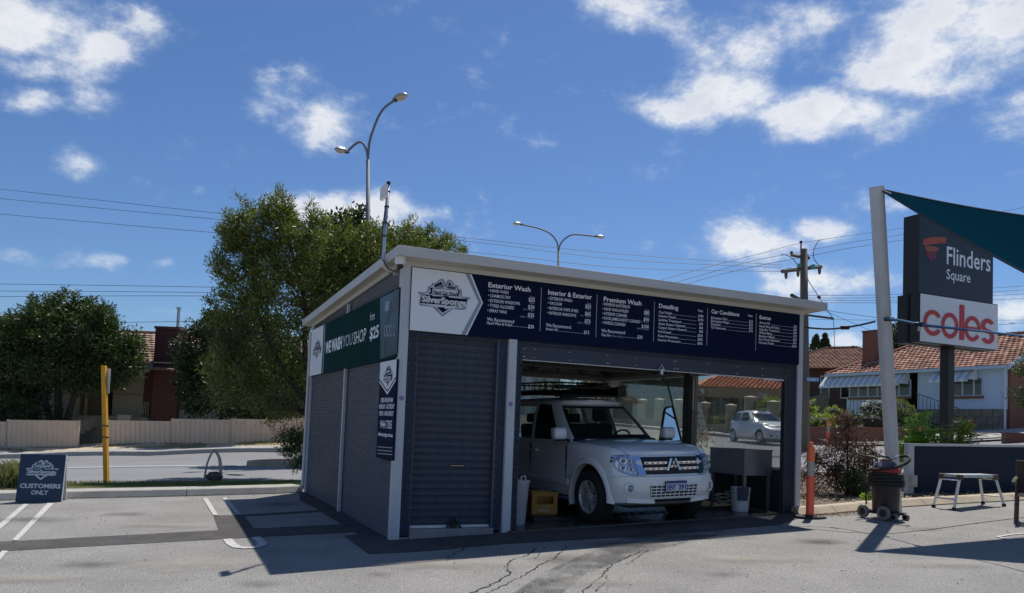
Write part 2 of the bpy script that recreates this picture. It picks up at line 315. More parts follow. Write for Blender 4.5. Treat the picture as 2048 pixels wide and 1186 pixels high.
# ------------------------------------------------------------------ GROUND
def grid_sheet(name, xs, y0, y1, ny, m, dz=0, parent=None, kind='structure', fz=None):
    V = []; Fc = []; nx = len(xs)
    X = np.array([[x] * (ny + 1) for x in xs]); Yv = np.array([[y0(x) + (y1(x) - y0(x)) * j / ny for j in range(ny + 1)] for x in xs]); Z = hz(X, Yv) + dz
    for i in range(nx):
        for j in range(ny + 1): V.append((X[i, j], Yv[i, j], Z[i, j]))
    for i in range(nx - 1):
        for j in range(ny): a = i * (ny + 1) + j; Fc.append((a, a + ny + 1, a + ny + 2, a + 1))
    mb = MB(); mb.add(V, Fc); return mb.build(name, m, parent, kind=kind, smooth=True)
def terrain():
    r1 = np.arange(-80, 100.1, 1.25); xs = np.r_[[-1500, -800, -400, -200, -130, -100], r1, [120, 150, 220, 400, 800, 1500]]
    r2 = np.arange(-14, 110.1, 1.25); ys = np.r_[[-1500, -600, -200, -60, -30], r2, [130, 160, 220, 400, 800, 1500]]
    X, Yv = np.meshgrid(xs, ys, indexing='ij'); Z = hz(X, Yv) - .09
    V = np.stack([X, Yv, Z], -1).reshape(-1, 3).tolist(); n = len(ys)
    Fc = [(i * n + j, (i + 1) * n + j, (i + 1) * n + j + 1, i * n + j + 1) for i in range(len(xs) - 1) for j in range(n - 1)]
    mb = MB(); mb.v = V; mb.f = Fc; mb.m = [0] * len(Fc); return mb.build('ground', m_verge, kind='structure', smooth=True)
terrain()
cp = MB(); cp.sheet([(-45, -13, plane_z(-45, -13)), (45, -13, plane_z(45, -13)), (45, 16.7, plane_z(45, 16.7)), (-4, 16.7, plane_z(-4, 16.7)), (-11, 15.6, plane_z(-11, 15.6)), (-45, 15.6, plane_z(-45, 15.6))]); car_park = cp.build('car_park', m_asph, kind='structure')
def flat(name, pix, m, dz, parent=None, kind='structure'):
    mb = MB(); 
    for poly in (pix if isinstance(pix[0], list) else [pix]):
        pts = [G(*p) for p in poly]; mb.sheet([(x, y, plane_z(x, y) + dz) for x, y in pts])
    o = mb.build(name, m, parent)
    if parent is None: o['kind'] = kind
    # make faces look up
    bm = bmesh.new(); bm.from_mesh(o.data)
    for f in bm.faces:
        if f.normal.z < 0: f.normal_flip()
    bmesh.ops.triangulate(bm, faces=bm.faces[:]); bm.to_mesh(o.data); bm.free(); return o
def strip(mb, pts, w, dz, jit=0, hfun=None):
    pts = [Vector((p[0], p[1])) for p in pts]; V = []
    for i, p in enumerate(pts):
        t = (pts[min(i + 1, len(pts) - 1)] - pts[max(i - 1, 0)]).normalized(); n = Vector((-t.y, t.x)) * (w / 2 * (1 + random.uniform(-jit, jit)))
        for q in (p + n, p - n): V.append((q.x, q.y, (hfun(q.x, q.y) if hfun else plane_z(q.x, q.y)) + dz))
    mb.add(V, [(2 * i, 2 * i + 1, 2 * i + 3, 2 * i + 2)[::-1] for i in range(len(pts) - 1)])
flat('tar_patch', [(598, 985), (600, 1001), (636, 1020), (682, 1049), (715, 1070), (687, 1072), (738, 1109), (860, 1102), (1010, 1088), (1300, 1072), (1560, 1050), (1600, 1036), (1592, 1026), (1200, 1040), (790, 1070), (612, 983)], m_tar, .006, car_park)
flat('tar_patch', [(-60, 1088), (0, 1084), (437, 1060.6), (640, 1051), (700, 1048), (720, 1064), (640, 1068), (453, 1078), (0, 1103), (-60, 1107)], m_tar, .004, car_park)
flat('tar_patch', [(427, 1032), (487, 1030), (508, 1057.5), (437, 1060.5)], m_tar, .005, car_park)
flat('tar_patch', [(487, 1030), (636, 1021), (640, 1024), (489, 1033)], m_tar, .007, car_park)
for poly in ([(47, 1009), (58, 1009), (0, 1060), (-10, 1056)], [(95, 1007), (108, 1007), (36, 1082), (24, 1082)], [(4, 1103), (16, 1103), (-8, 1130), (-20, 1130)],
             [(405, 997), (415, 997), (436, 1031), (426, 1031)], [(444, 996), (453, 996), (482, 1029), (472, 1030)]):
    flat('painted_line', poly, m_paint, .010, car_park)
mb = MB(); strip(mb, [G(*p) for p in ((455, 1079), (463, 1089), (474, 1095), (490, 1096.5), (510, 1096), (522, 1092), (525, 1087), (518, 1081), (511, 1075))], .11, .009); mb.build('painted_line', m_paint, car_park)
mb = MB(); strip(mb, [G(*p) for p in ((2100, 1062), (2020, 1070), (1995, 1074))], .05, .009); strip(mb, [G(*p) for p in ((1995, 1074), (2012, 1079), (2030, 1080), (2100, 1075))], .05, .009); mb.build('painted_line', m_paint, car_park)
def crack(pts, w=.018, n=9):
    P_ = [G(*p) for p in pts]; out = []
    for a, b in zip(P_[:-1], P_[1:]):
        L_ = math.hypot(b[0] - a[0], b[1] - a[1]); k = max(2, int(L_ / .05))
        for i in range(k):
            t = i / k; out.append((a[0] + (b[0] - a[0]) * t + random.uniform(-.018, .018), a[1] + (b[1] - a[1]) * t + random.uniform(-.018, .018)))
    mb = MB(); strip(mb, out, w * .72, .0045, .8); return mb.build('crack', m_crack, car_park)
def c7(*p): return [(600 + x / 2.926, 950 + y / 2.926) for x, y in p]
crack(c7((960, 430), (900, 465), (870, 480), (860, 510)), .016)
crack(c7((1380, 430), (1330, 470), (1230, 500), (1210, 550), (1230, 580), (1150, 630), (1010, 690), (900, 740)), .022)
crack(c7((1560, 420), (1490, 490), (1400, 530), (1340, 570), (1210, 640), (1100, 690), (1010, 740)), .022)
crack(c7((1440, 420), (1400, 470), (1370, 500)), .014)
crack(c7((2000, 450), (1920, 480), (1830, 520), (1780, 580), (1700, 650), (1650, 690), (1600, 740)), .018)
crack(c7((1790, 590), (1805, 620), (1760, 655), (1720, 690)), .012)
crack(c7((2040, 440), (1950, 500), (1900, 530)), .012)
crack(c7((735, 575), (760, 572), (775, 560)), .010)
mb = MB(); strip(mb, [G(*p) for p in ((1420, 1040), (1580, 1055), (1700, 1065), (1769, 1068.6), (1850, 1061), (1950, 1047), (2048, 1035), (2200, 1018))], .022, .0045, .3); mb.build('crack', m_crack, car_park)
# wet run-off with its own glossy film, broken up by noise
def wetmat():
    m = bpy.data.materials.new('wet_film'); m.use_nodes = True; nt = m.node_tree; L = nt.links; b = nt.nodes['Principled BSDF']
    b.inputs['Base Color'].default_value = (.17, .165, .16, 1); b.inputs['Roughness'].default_value = .16; b.inputs['Specular IOR Level'].default_value = 1.0
    tc = nt.nodes.new('ShaderNodeTexCoord'); n = nt.nodes.new('ShaderNodeTexNoise'); n.inputs['Scale'].default_value = 110; n.inputs['Detail'].default_value = 2; L.new(tc.outputs['Object'], n.inputs['Vector'])
    bp = nt.nodes.new('ShaderNodeBump'); bp.inputs['Strength'].default_value = 1; bp.inputs['Distance'].default_value = .06; L.new(n.outputs[0], bp.inputs['Height']); L.new(bp.outputs[0], b.inputs['Normal'])
    n2 = nt.nodes.new('ShaderNodeTexNoise'); n2.inputs['Scale'].default_value = 2.2; n2.inputs['Detail'].default_value = 8; n2.inputs['Roughness'].default_value = .75; L.new(tc.outputs['Object'], n2.inputs['Vector'])
    r = nt.nodes.new('ShaderNodeMapRange'); r.inputs[1].default_value = .40; r.inputs[2].default_value = .66; r.inputs[4].default_value = .62; L.new(n2.outputs[0], r.inputs[0])
    t = nt.nodes.new('ShaderNodeBsdfTransparent'); mx = nt.nodes.new('ShaderNodeMixShader'); o = nt.nodes['Material Output']
    L.new(r.outputs[0], mx.inputs[0]); L.new(t.outputs[0], mx.inputs[1]); L.new(b.outputs[0], mx.inputs[2]); L.new(mx.outputs[0], o.inputs[0]); return m
def stainmat(name, col, k, sc=3.0):
    m = bpy.data.materials.new(name); m.use_nodes = True; nt = m.node_tree; L = nt.links; nt.nodes.clear(); o = nt.nodes.new('ShaderNodeOutputMaterial')
    tc = nt.nodes.new('ShaderNodeTexCoord'); g = nt.nodes.new('ShaderNodeVectorMath'); g.operation = 'SUBTRACT'; g.inputs[1].default_value = (.5, .5, .5); L.new(tc.outputs['Generated'], g.inputs[0])
    ml = nt.nodes.new('ShaderNodeVectorMath'); ml.operation = 'MULTIPLY'; ml.inputs[1].default_value = (2, 2, 0); L.new(g.outputs[0], ml.inputs[0]); le = nt.nodes.new('ShaderNodeVectorMath'); le.operation = 'LENGTH'; L.new(ml.outputs[0], le.inputs[0])
    n = nt.nodes.new('ShaderNodeTexNoise'); n.inputs['Scale'].default_value = sc; n.inputs['Detail'].default_value = 8; n.inputs['Roughness'].default_value = .7; L.new(tc.outputs['Object'], n.inputs['Vector'])
    a = nt.nodes.new('ShaderNodeMath'); a.operation = 'MULTIPLY_ADD'; a.inputs[1].default_value = 1.6; L.new(n.outputs[0], a.inputs[0]); b_ = nt.nodes.new('ShaderNodeMath'); b_.operation = 'MULTIPLY'; b_.inputs[1].default_value = -1.0; L.new(le.outputs['Value'], b_.inputs[0]); L.new(b_.outputs[0], a.inputs[2])
    r = nt.nodes.new('ShaderNodeMapRange'); r.inputs[1].default_value = .0; r.inputs[2].default_value = .9; r.inputs[4].default_value = k; L.new(a.outputs[0], r.inputs[0])
    d = nt.nodes.new('ShaderNodeBsdfDiffuse'); d.inputs[0].default_value = (*col, 1); t = nt.nodes.new('ShaderNodeBsdfTransparent'); mx = nt.nodes.new('ShaderNodeMixShader'); L.new(r.outputs[0], mx.inputs[0]); L.new(t.outputs[0], mx.inputs[1]); L.new(d.outputs[0], mx.inputs[2]); L.new(mx.outputs[0], o.inputs[0]); return m
m_oil = stainmat('oil_stain', (.06, .058, .055), .36); m_dust = stainmat('dusty_patch', (.40, .37, .31), .45, 1.6); m_damp = stainmat('damp_patch', (.10, .098, .095), .6, 2.0)
for k, (px, py, rx, ry, mm) in enumerate(((60, 1040, 1.0, .35, m_oil), (250, 1030, .5, .35, m_oil), (330, 1052, .9, .3, m_dust), (180, 1130, .5, .25, m_oil), (380, 1130, 1.3, .5, m_dust), (560, 1010, .6, .4, m_oil), (760, 1150, .25, .2, m_oil), (900, 1130, 1.4, .35, m_dust), (1500, 1120, 1.0, .3, m_dust), (1450, 1150, .3, .2, m_oil), (1640, 1085, .5, .25, m_damp), (1850, 1060, .4, .2, m_oil), (1250, 1090, .9, .35, m_damp), (1900, 1130, .8, .3, m_dust), (1120, 1120, .5, .4, m_damp), (1380, 1075, 1.4, .3, m_damp), (60, 1160, .8, .3, m_dust), (520, 1170, .4, .2, m_oil), (1180, 1165, .7, .35, m_dust))):
    x, y = G(px, py); mb = MB(); mb.sheet([(x + rx * math.cos(a), y + ry * math.sin(a), plane_z(x + rx * math.cos(a), y + ry * math.sin(a)) + .0160 + k * .0004) for a in np.linspace(0, 2 * math.pi, 24, endpoint=False)]); mb.build('stain', mm, car_park)
m_wet = wetmat()
flat('wet_run_off', [(1280, 1063), (1420, 1058), (1500, 1062), (1400, 1080), (1260, 1115), (1170, 1150), (1110, 1200), (1060, 1240), (960, 1240), (1030, 1186), (1090, 1145), (1190, 1100)], m_wet, .014, car_park)
# ---- left kerb, grass strip
kf = [Vector(G(*p)) for p in ((-420, 1004), (-200, 1004), (0, 1001.5), (125, 998), (359, 993), (578, 987), (606, 985))]
kdir = (kf[-1] - kf[2]).normalized(); knor = Vector((-kdir.y, kdir.x))
def along(pts, s):
    for a, b in zip(pts[:-1], pts[1:]):
        l = (b - a).length
        if s <= l: return a + (b - a) * (s / l)
        s -= l
    return pts[-1] + (pts[-1] - pts[-2]).normalized() * s
def kerb_blocks(name, pts, depth, hgt, seg, m, side=1, hf=plane_z, lean=.05, lab=None, back_h=None):
    root = bpy.data.objects.new(name, None); COL.objects.link(root); root['kind'] = 'structure'
    tot = sum((b - a).length for a, b in zip(pts[:-1], pts[1:])); n = max(1, int(tot / seg)); 
    for i in range(n):
        s0, s1 = i * tot / n + .006, (i + 1) * tot / n - .006; V = []; K_ = 4
        for k in range(K_ + 1):
            a = along(pts, s0 + (s1 - s0) * k / K_); b = along(pts, s0 + (s1 - s0) * k / K_ + .02); t = (b - a).normalized(); nn = Vector((-t.y, t.x)) * side
            for d, z in ((0, -.05), (.0, .02), (lean, hgt - .012), (lean + .02, hgt), (depth, (back_h if back_h is not None else hgt))):
                q = a + nn * d; V.append((q.x, q.y, hf(q.x, q.y) + z))
            q = a + nn * depth; V.append((q.x, q.y, hf(q.x, q.y) - .05))
        Fc = [(k * 6 + j, k * 6 + j + 1, (k + 1) * 6 + j + 1, (k + 1) * 6 + j) for k in range(K_) for j in range(5)] + [tuple(range(6)), tuple(K_ * 6 + j for j in range(5, -1, -1))]
        if side < 0: Fc = [f[::-1] for f in Fc]
        mb = MB(); mb.add(V, [f[::-1] for f in Fc]); mb.build('kerb_stone', m, root)
    return root
kerb_blocks('kerb', kf, .52, .13, 1.9, m_kerb)
gs = MB(); gxs = []
def nearL(x): return 17.0 + (x + 10.9) * .115
V = []
NS = 40; tot = sum((b - a).length for a, b in zip(kf[:-1], kf[1:]))
for i in range(NS + 1):
    a = along(kf, tot * i / NS); q0 = a + knor * .5; x1 = a.x - .35
    q1 = Vector((a.x - .6, max(nearL(a.x - .6) - .75, q0.y + .25)))
    for q, z in ((q0, .11), (q1, .05), (q1 + Vector((0, .12)), -.03)): V.append((q.x, q.y, plane_z(q.x, q.y) + z))
gs.add(V, [(i * 3 + j, (i + 1) * 3 + j, (i + 1) * 3 + j + 1, i * 3 + j + 1) for i in range(NS) for j in range(2)]); gs.build('grass_strip', mat('grassy_soil', (.13, .12, .06), .95, var=.25, vscale=3, bump=.8, bscale=30, var2=.2), kind='structure')
# ---- roads
FAR = [(-70, 30.8), (-14, 30.5), (-5, 30.5), (0, 38), (5.9, 50), (10, 43), (12, 40), (16.5, 37), (25, 35.6), (34, 34.5), (80, 33)]
def far_y(x): return float(np.interp(x, [a for a, b in FAR], [b for a, b in FAR]))
def near_y(x):
    if x < -4.2: return nearL(x) - .85
    return float(np.interp(x, [-4.2, -2, 2, 5, 9, 80], [16.95, 18.3, 19.0, 19.5, 19.6, 19.6]))
grid_sheet('road', list(np.arange(-62, 72.1, 1.0)), near_y, far_y, 34, m_road, dz=.0)
grid_sheet('ground_behind_shed', list(np.arange(-6, 45, 1.0)), lambda x: 16.4, lambda x: near_y(x) + .1, 6, m_mulch, dz=.012)
def far_strip(name, m, d0, d1, dz, x0, x1, step=1.0, ny=4): return grid_sheet(name, list(np.arange(x0, x1 + .1, step)), lambda x: far_y(x) + d0, lambda x: far_y(x) + d1, ny, m, dz=dz)
far_strip('verge', m_dirt, .3, 3.6, .03, -62, -3); far_strip('lawn_verge', m_lawn, .3, 3.0, .03, -3, 14.5); far_strip('footpath', m_kerb, 3.0, 4.8, .04, 5, 14.5)
far_strip('footpath', m_kerb, -.35, 1.1, .09, 14.5, 60)
for x0, x1 in ((-62, -6), (-6, 6), (6, 70)):
    kk = [Vector((x, far_y(x))) for x in np.arange(x0, x1 + .1, 2.0)]; kerb_blocks('far_kerb', kk, .35, .16, 6.0, m_kerb, hf=lambda x, y: h1(x, y), lean=.03)
far_strip('footpath', mat('pale_path', (.36, .34, .31), .9, var=.1), .35, 1.35, .05, -62, -6)
mb = MB(); wl = [P(x, y, Yv) for x, y, Yv in ((-700, 957, 20.5), (0, 940, 21.7), (250, 935.5, 22.3), (485, 930.5, 23))]; wp = [(p.x, p.y) for p in wl]
wp2 = [tuple(Vector(a).lerp(Vector(b), t)) for a, b in zip(wp[:-1], wp[1:]) for t in np.linspace(0, 1, 20, endpoint=False)]; strip(mb, wp2, .24, .03, hfun=h1); mb.build('painted_line', mat('road_line_white', (.62, .62, .60), .8, var=.08), kind='structure')
# median island, tan rim with brick infill
def island():
    root = bpy.data.objects.new('median_island', None); COL.objects.link(root); root['kind'] = 'structure'
    L0 = P(487, 930, 23.2); pts = []
    for k in range(13):
        a = math.pi / 2 + math.pi * k / 12; pts.append((L0.x + .6 + .6 * math.cos(a), L0.y + .5 + 1.0 * math.sin(a)))
    pts += [(L0.x + 9, L0.y - .4), (L0.x + 9, L0.y + 1.9)]
    def ring(d, z):
        c = Vector((sum(p[0] for p in pts) / len(pts), sum(p[1] for p in pts) / len(pts))); return [((p[0] - L0.x - 2) * (1 - d / 3) + L0.x + 2, (p[1] - L0.y - .5) * (1 - d / 1.0) + L0.y + .5, h1(p[0], p[1]) + z) for p in pts]
    r0, r1, r2 = ring(0, -.03), ring(.02, .16), ring(.22, .17); n = len(pts)
    mb = MB(); mb.add(r0 + r1 + r2, [(i, (i + 1) % n, n + (i + 1) % n, n + i) for i in range(n)] + [(n + i, n + (i + 1) % n, 2 * n + (i + 1) % n, 2 * n + i) for i in range(n)]); mb.build('island_kerb', m_kerbtan, root)
    mb = MB(); mb.sheet([(a, b, c - .005) for a, b, c in r2]); mb.build('brick_infill', mat('red_paving', (.30, .12, .08), .9, var=.15, vscale=6), root)
island()
# ---- right planter
pk = [Vector(G(*p)) for p in ((1598, 1031), (1640, 1030), (1674, 1027), (1715, 1023.5), (1755, 1018), (1785, 1016), (1816, 1014), (1900, 1009), (2048, 1001), (2250, 990), (2700, 975))]
kerb_blocks('planter_kerb', pk, .28, .115, .75, m_kerbtan, lean=.10)
V = []; NS = 50; tot = sum((b - a).length for a, b in zip(pk[:-1], pk[1:]))
for i in range(NS + 1):
    a = along(pk, tot * i / NS) + Vector((0, .22)); 
    for j in range(13):
        y = a.y + (19.45 - a.y) * j / 12; x = a.x + (a.y - y) * .0; V.append((x, y, h1(x, y) + .085 + .05 * noise.noise(Vector((x * .9, y * .9, 3)))))
mb = MB(); mb.add(V, [(i * 13 + j, (i + 1) * 13 + j, (i + 1) * 13 + j + 1, i * 13 + j + 1) for i in range(NS) for j in range(12)]); mb.build('planter_bed', m_mulch, kind='structure', smooth=True)
kerb_blocks('road_kerb', [Vector((x, near_y(x) - .1)) for x in np.arange(2, 60, 1.5)], .16, .14, 3, m_kerb, hf=lambda x, y: h1(x, y), lean=.02)
def scatter(name, n, fn, m, label, cat, lo, hi, kind='stuff', flatz=.35):
    V = []; Fc = []
    for i in range(n):
        x, y, z = fn(); s = random.uniform(lo, hi); a = random.uniform(0, 6.28); w = s * random.uniform(.25, .5); dx, dy = math.cos(a) * s, math.sin(a) * s; ex, ey = -math.sin(a) * w, math.cos(a) * w
        tz = random.uniform(-flatz, flatz) * s; k = len(V); z += .012
        V += [(x - dx, y - dy, z - tz), (x + ex, y + ey, z), (x + dx, y + dy, z + tz), (x - ex, y - ey, z + .01)]; Fc.append((k, k + 1, k + 2, k + 3))
    mb = MB(); mb.v = V; mb.f = Fc; mb.m = [0] * len(Fc); o = mb.build(name, m); return tag(o, label, cat, kind=kind)
def in_planter():
    i = random.random() ** 1.5; a = along(pk, (.0 + i * .55) * tot); y = a.y + .3 + (19.2 - a.y) * random.random(); return a.x, y, h1(a.x, y) + .10
def fastpl(n): return in_planter
scatter('mulch_chips', 6000, in_planter, leafmat('chips', (.20, .155, .11), (.42, .33, .23), .9, 0), 'brown bark mulch and dry leaf litter covering the planter bed', 'mulch', .02, .055)
def litter():
    a = along(pk, random.uniform(.0, .12) * tot); x = a.x + random.uniform(-.1, .1); y = a.y - random.random() ** 2 * .35; return x, y, plane_z(x, y) + .005
def grit():
    if random.random() < .5: a = along(kf, random.uniform(.3, 1.0) * sum((b - a).length for a, b in zip(kf[:-1], kf[1:]))); x, y = a.x + random.gauss(0, .1), a.y - abs(random.gauss(0, .12))
    else: x, y = random.uniform(-7, 7), random.uniform(5, 12); 
    return x, y, plane_z(x, y) + .006
scatter('grit', 420, grit, leafmat('grit_bits', (.06, .045, .03), (.34, .28, .2), .9, 0), 'scattered dry leaf bits and grit on the car park asphalt', 'grit', .006, .02)
scatter('leaf_litter', 260, litter, leafmat('litter', (.12, .07, .04), (.33, .22, .12), .9, 0), 'dry fallen leaves gathered along the tan planter kerb', 'leaf litter', .015, .04)
def tufts(name, n, fn, label, c1, c2, hgt, w=.006, lean=.5, cat='grass', kind='stuff', m=None):
    V = []; Fc = []
    for i in range(n):
        x, y, z = fn(); hh = hgt * random.uniform(.5, 1.2); a = random.uniform(0, 6.28); ln = random.uniform(0, lean) * hh; b = random.uniform(0, 6.28); k = len(V)
        V += [(x - math.cos(b) * w, y - math.sin(b) * w, z), (x + math.cos(b) * w, y + math.sin(b) * w, z), (x + math.cos(a) * ln * .4, y + math.sin(a) * ln * .4, z + hh * .6), (x + math.cos(a) * ln, y + math.sin(a) * ln, z + hh)]
        Fc += [(k, k + 1, k + 2), (k + 1, k + 3, k + 2)]
    mb = MB(); mb.v = V; mb.f = Fc; mb.m = [0] * len(Fc); return tag(mb.build(name, m or leafmat(name + '_leaf', c1, c2, .5, .3)), label, cat, kind=kind)
def on_strip():
    a = along(kf, random.uniform(.28, 1.0) * sum((b - a).length for a, b in zip(kf[:-1], kf[1:]))); q0 = a + knor * .48; q1 = Vector((a.x - .6, max(nearL(a.x - .6) - .75, q0.y + .25))); t = random.betavariate(.8, 1.1)
    q = q0.lerp(q1, t) + Vector((random.gauss(0, .04), random.gauss(0, .05))); return q.x, q.y, plane_z(q.x, q.y) + .07
tufts('grass', 15000, on_strip, 'short green grass growing along the strip behind the kerb', (.10, .17, .03), (.24, .24, .08), .055, .006)
def on_verge():
    x = random.uniform(-22, -5.5); y = far_y(x) + 1.4 + random.random() * 2.1
    while noise.noise(Vector((x * .35, y * .8, 0))) < .02: x = random.uniform(-22, -5.5); y = far_y(x) + 1.4 + random.random() * 2.1
    return x, y, 0
def _vg():
    L_ = [on_verge() for _ in range(7000)]; A_ = np.array(L_); Z = hz(A_[:, 0], A_[:, 1]) + .03; it = iter(zip(A_[:, 0], A_[:, 1], Z)); return lambda: next(it)
tufts('dry_grass', 7000, _vg(), 'patchy dry straw grass on the sandy verge below the beige fence', (.30, .25, .10), (.22, .24, .08), .07, .012)
# ------------------------------------------------------------------ THE WASH SHED
shed = thing('car_wash_shed', 'navy corrugated steel car wash shed with pale grey trim and skillion roof', 'car wash', tuple(ORG), RZ_U)
def sz(u, v): p = UV(u, v); return plane_z(p.x, p.y)
def corrug_h(mb, u0, u1, v, z0, z1, pitch=.032, amp=.0085, axis='u', n=4):
    """horizontal corrugations; axis u: sheet in the u-z plane facing -v; axis v: facing -u"""
    k = int((z1 - z0) / pitch * n); V = []
    for i in range(k + 1):
        z = z0 + (z1 - z0) * i / k; d = amp * math.sin(2 * math.pi * i / n)
        V += [(u0, v - d, z), (u1, v - d, z)] if axis == 'u' else [(v - d, u0, z), (v - d, u1, z)]
    Fc = [(2 * i, 2 * i + 1, 2 * i + 3, 2 * i + 2) if axis == 'u' else (2 * i + 1, 2 * i, 2 * i + 2, 2 * i + 3) for i in range(k)]
    mb.add(V, Fc)
def part(fn, name, m, parent=shed, **k): mb = MB(); fn(mb); return mb.build(name, m, parent, **k)
ZS = 3.50
# side walls and front strips
part(lambda b: corrug_h(b, .12, 2.965, .035, -.06, ZS, axis='v'), 'corrugated_wall', m_navy, smooth=True)
part(lambda b: corrug_h(b, 2.966, 5.96, .035, -.06, ZS, axis='v'), 'corrugated_wall', m_navy, smooth=True)
for u0, u1 in ((.125, .255), (1.40, 1.525), (1.655, 1.735), (6.475, 6.69)):
    part(lambda b: corrug_h(b, u0, u1, .03, sz(u0, 0) - .01 + .05, 2.66), 'corrugated_strip', m_navy, smooth=True)
part(lambda b: corrug_h(b, .125, 6.69, .035, 2.60, ZS), 'corrugated_wall', m_navy, smooth=True)
scr = MB()
for u0, u1 in ((.125, .255), (1.40, 1.525), (1.655, 1.735)):
    for z in np.arange(.15, 2.6, .13):
        for u in (u0 + .02, u1 - .015): scr.box(u - .006, u + .006, .014, .026, z - .006, z + .006)
for v in (.55, 1.5, 2.4, 3.6, 4.4, 5.3):
    for z in np.arange(.15, 3.3, .20): scr.box(.016, .026, v - .008, v + .008, z - .006, z + .006)
o = scr.build('screws', mat('screw_heads', (.12, .13, .15), .4), shed); o['kind'] = 'stuff'
for (u0, u1, v0, v1, z0, z1) in ((0, .125, 0, .10, -.05, ZS), (1.53, 1.65, -.02, .10, -.05, 2.66), (6.69, 6.79, -.005, .10, .16, ZS), (0, .10, 5.96, 6.06, -.15, ZS), (6.69, 6.79, 5.96, 6.06, .0, ZS)):
    part(lambda b: b.bevbox(u0, u1, v0, v1, z0, z1, .006), 'column', m_grey)
part(lambda b: b.box(-.012, .03, 2.93, 3.0, -.08, ZS - .06), 'batten', m_grey)
for nm, px, py in (('round_sticker', 803, 796), ('round_sticker', 1020, 808)):
    u, z = F(px, py); v = -.004 if u < 1 else -.024
    mb = MB(); mb.add([(u + .032 * math.cos(a), v, z + .032 * math.sin(a)) for a in np.linspace(0, 2 * math.pi, 20, endpoint=False)], [tuple(range(20))]); mb.build(nm, mat('sticker_blue', (.12, .2, .5), .4, var=.3, vscale=60), shed)
    mb = MB(); mb.box(u - .022, u + .022, v - .003, v - .001, z - .008, z + .008); mb.build('sticker_band', mat('sticker_red', (.6, .12, .12), .4), shed)
# narrow roller door, slat by slat
sl = MB(); pr = [(0, 0), (.012, .004), (.02, .014), (.05, .014), (.075, .014), (.082, .004), (.093, 0)]
pr2 = [(z, .10 - d) for z, d in pr]
sl.add([(.265, d, z) for z, d in pr2] + [(1.375, d, z) for z, d in pr2], [(i, i + 7, i + 8, i + 1)[::-1] for i in range(6)])
door = MB(); door.box(.265, 1.375, .115, .125, .16, 2.64); rdoor = door.build('roller_door', m_slat, shed)
first = sl.build('slat', m_slat, rdoor); first.location.z = .170
for i in range(1, 27):
    c = first.copy(); c.location.z = .170 + i * .0915; COL.objects.link(c)
for k, (u, z) in enumerate(((.80, .955), )):
    part(lambda b: b.box(u - .01, u + .19, .075, .086, z - .03, z + .005), 'door_handle', m_black, rdoor)
    part(lambda b: b.box(u + .0, u + .18, .070, .074, z - .022, z - .010), 'handle_label', mat('brass', (.4, .34, .22), .4), rdoor)
part(lambda b: b.box(.268, 1.372, .075, .13, .135, .170), 'bottom_rail', mat('rail_white', (.6, .6, .6), .4), rdoor)
def lockfn(b):
    u = .865
    for s in (-1, 1): b.tube([(u, .05, .27), (u + s * .05, .045, .20), (u + s * .10, .04, .13)], .016, 6)
    b.box(u - .04, u + .04, .03, .075, .12, .19)
part(lockfn, 'door_lock', m_black, rdoor)
m_track = mat('track_dark', (.07, .08, .11), .4)
for bx in ((.255, .265, .03, .10, .12, 2.64), (1.378, 1.40, .02, .10, .12, 2.64), (6.44, 6.475, .02, .10, .25, 2.40), (1.735, 1.75, .02, .10, .08, 2.40)): part(lambda b: b.box(*bx), 'door_track', m_track, shed)
part(lambda b: b.bevbox(.255, 1.40, -.03, .14, -.06, .132, .008), 'concrete_sill', m_conc)
part(lambda b: b.bevbox(.125, .25, -.01, .12, -.06, .03, .006), 'concrete_sill', m_conc)
# roof with fascia
RU0, RU1, RV0, RV1 = -.15, 7.0, -.30, 6.32
part(lambda b: b.box(RU0 + .03, RU1 - .03, RV0 + .03, RV1 - .03, ZS + .046, ZS + .06), 'soffit', mat('soffit_cream', (.50, .47, .40), .6, var=.04))
part(lambda b: b.box(RU0 + .05, RU1 - .05, RV0 + .05, RV1 - .05, 3.60, 3.635), 'roof_sheet', m_galv)
part(lambda b: b.bevbox(RU0, RU1, RV0, RV0 + .028, ZS + .04, 3.665, .005), 'fascia', m_fascia)
part(lambda b: b.bevbox(RU0, RU0 + .028, RV0 + .03, RV1, ZS + .04, 3.665, .005), 'fascia', m_fascia)
part(lambda b: b.bevbox(RU1 - .028, RU1, RV0 + .03, RV1, ZS + .04, 3.665, .005), 'fascia', m_fascia)
part(lambda b: b.bevbox(RU0, RU1, RV1, RV1 + .028, ZS + .04, 3.665, .005), 'fascia', m_fascia)
part(lambda b: b.box(.0, 6.79, -.014, .012, 3.478, 3.545), 'head_trim', m_fascia)
part(lambda b: b.box(-.014, .012, .013, 6.06, 3.478, 3.545), 'head_trim', m_fascia)
# inside
fl = MB(); nn = [(u, v) for u in (1.60, 3.2, 4.9, 6.72) for v in (-.06, 2, 4, 6.0)]
fl.add([(u, v, sz(u, v) + .03) for u, v in nn], [(i * 4 + j, (i + 1) * 4 + j, (i + 1) * 4 + j + 1, i * 4 + j + 1) for i in range(3) for j in range(3)])
fl.add([(1.60, -.06, sz(1.6, 0) + .029), (1.60, -.065, sz(1.6, 0) - .05), (6.72, -.065, sz(6.72, 0) - .05), (6.72, -.06, sz(6.72, 0) + .029)], [(0, 1, 2, 3)]); fl.build('bay_floor', m_wetconc, shed)
gr = MB()
for k in range(26): u = 2.35 + k * .14; gr.box(u, u + .05, .62, .98, sz(u, .8) + .034, sz(u, .8) + .042)
o = gr.build('drain_grate', m_darksteel, shed)
part(lambda b: b.box(2.3, 6.05, .60, 1.0, sz(4, .8) - .03, sz(4, .8) + .015), 'drain_channel', m_black)
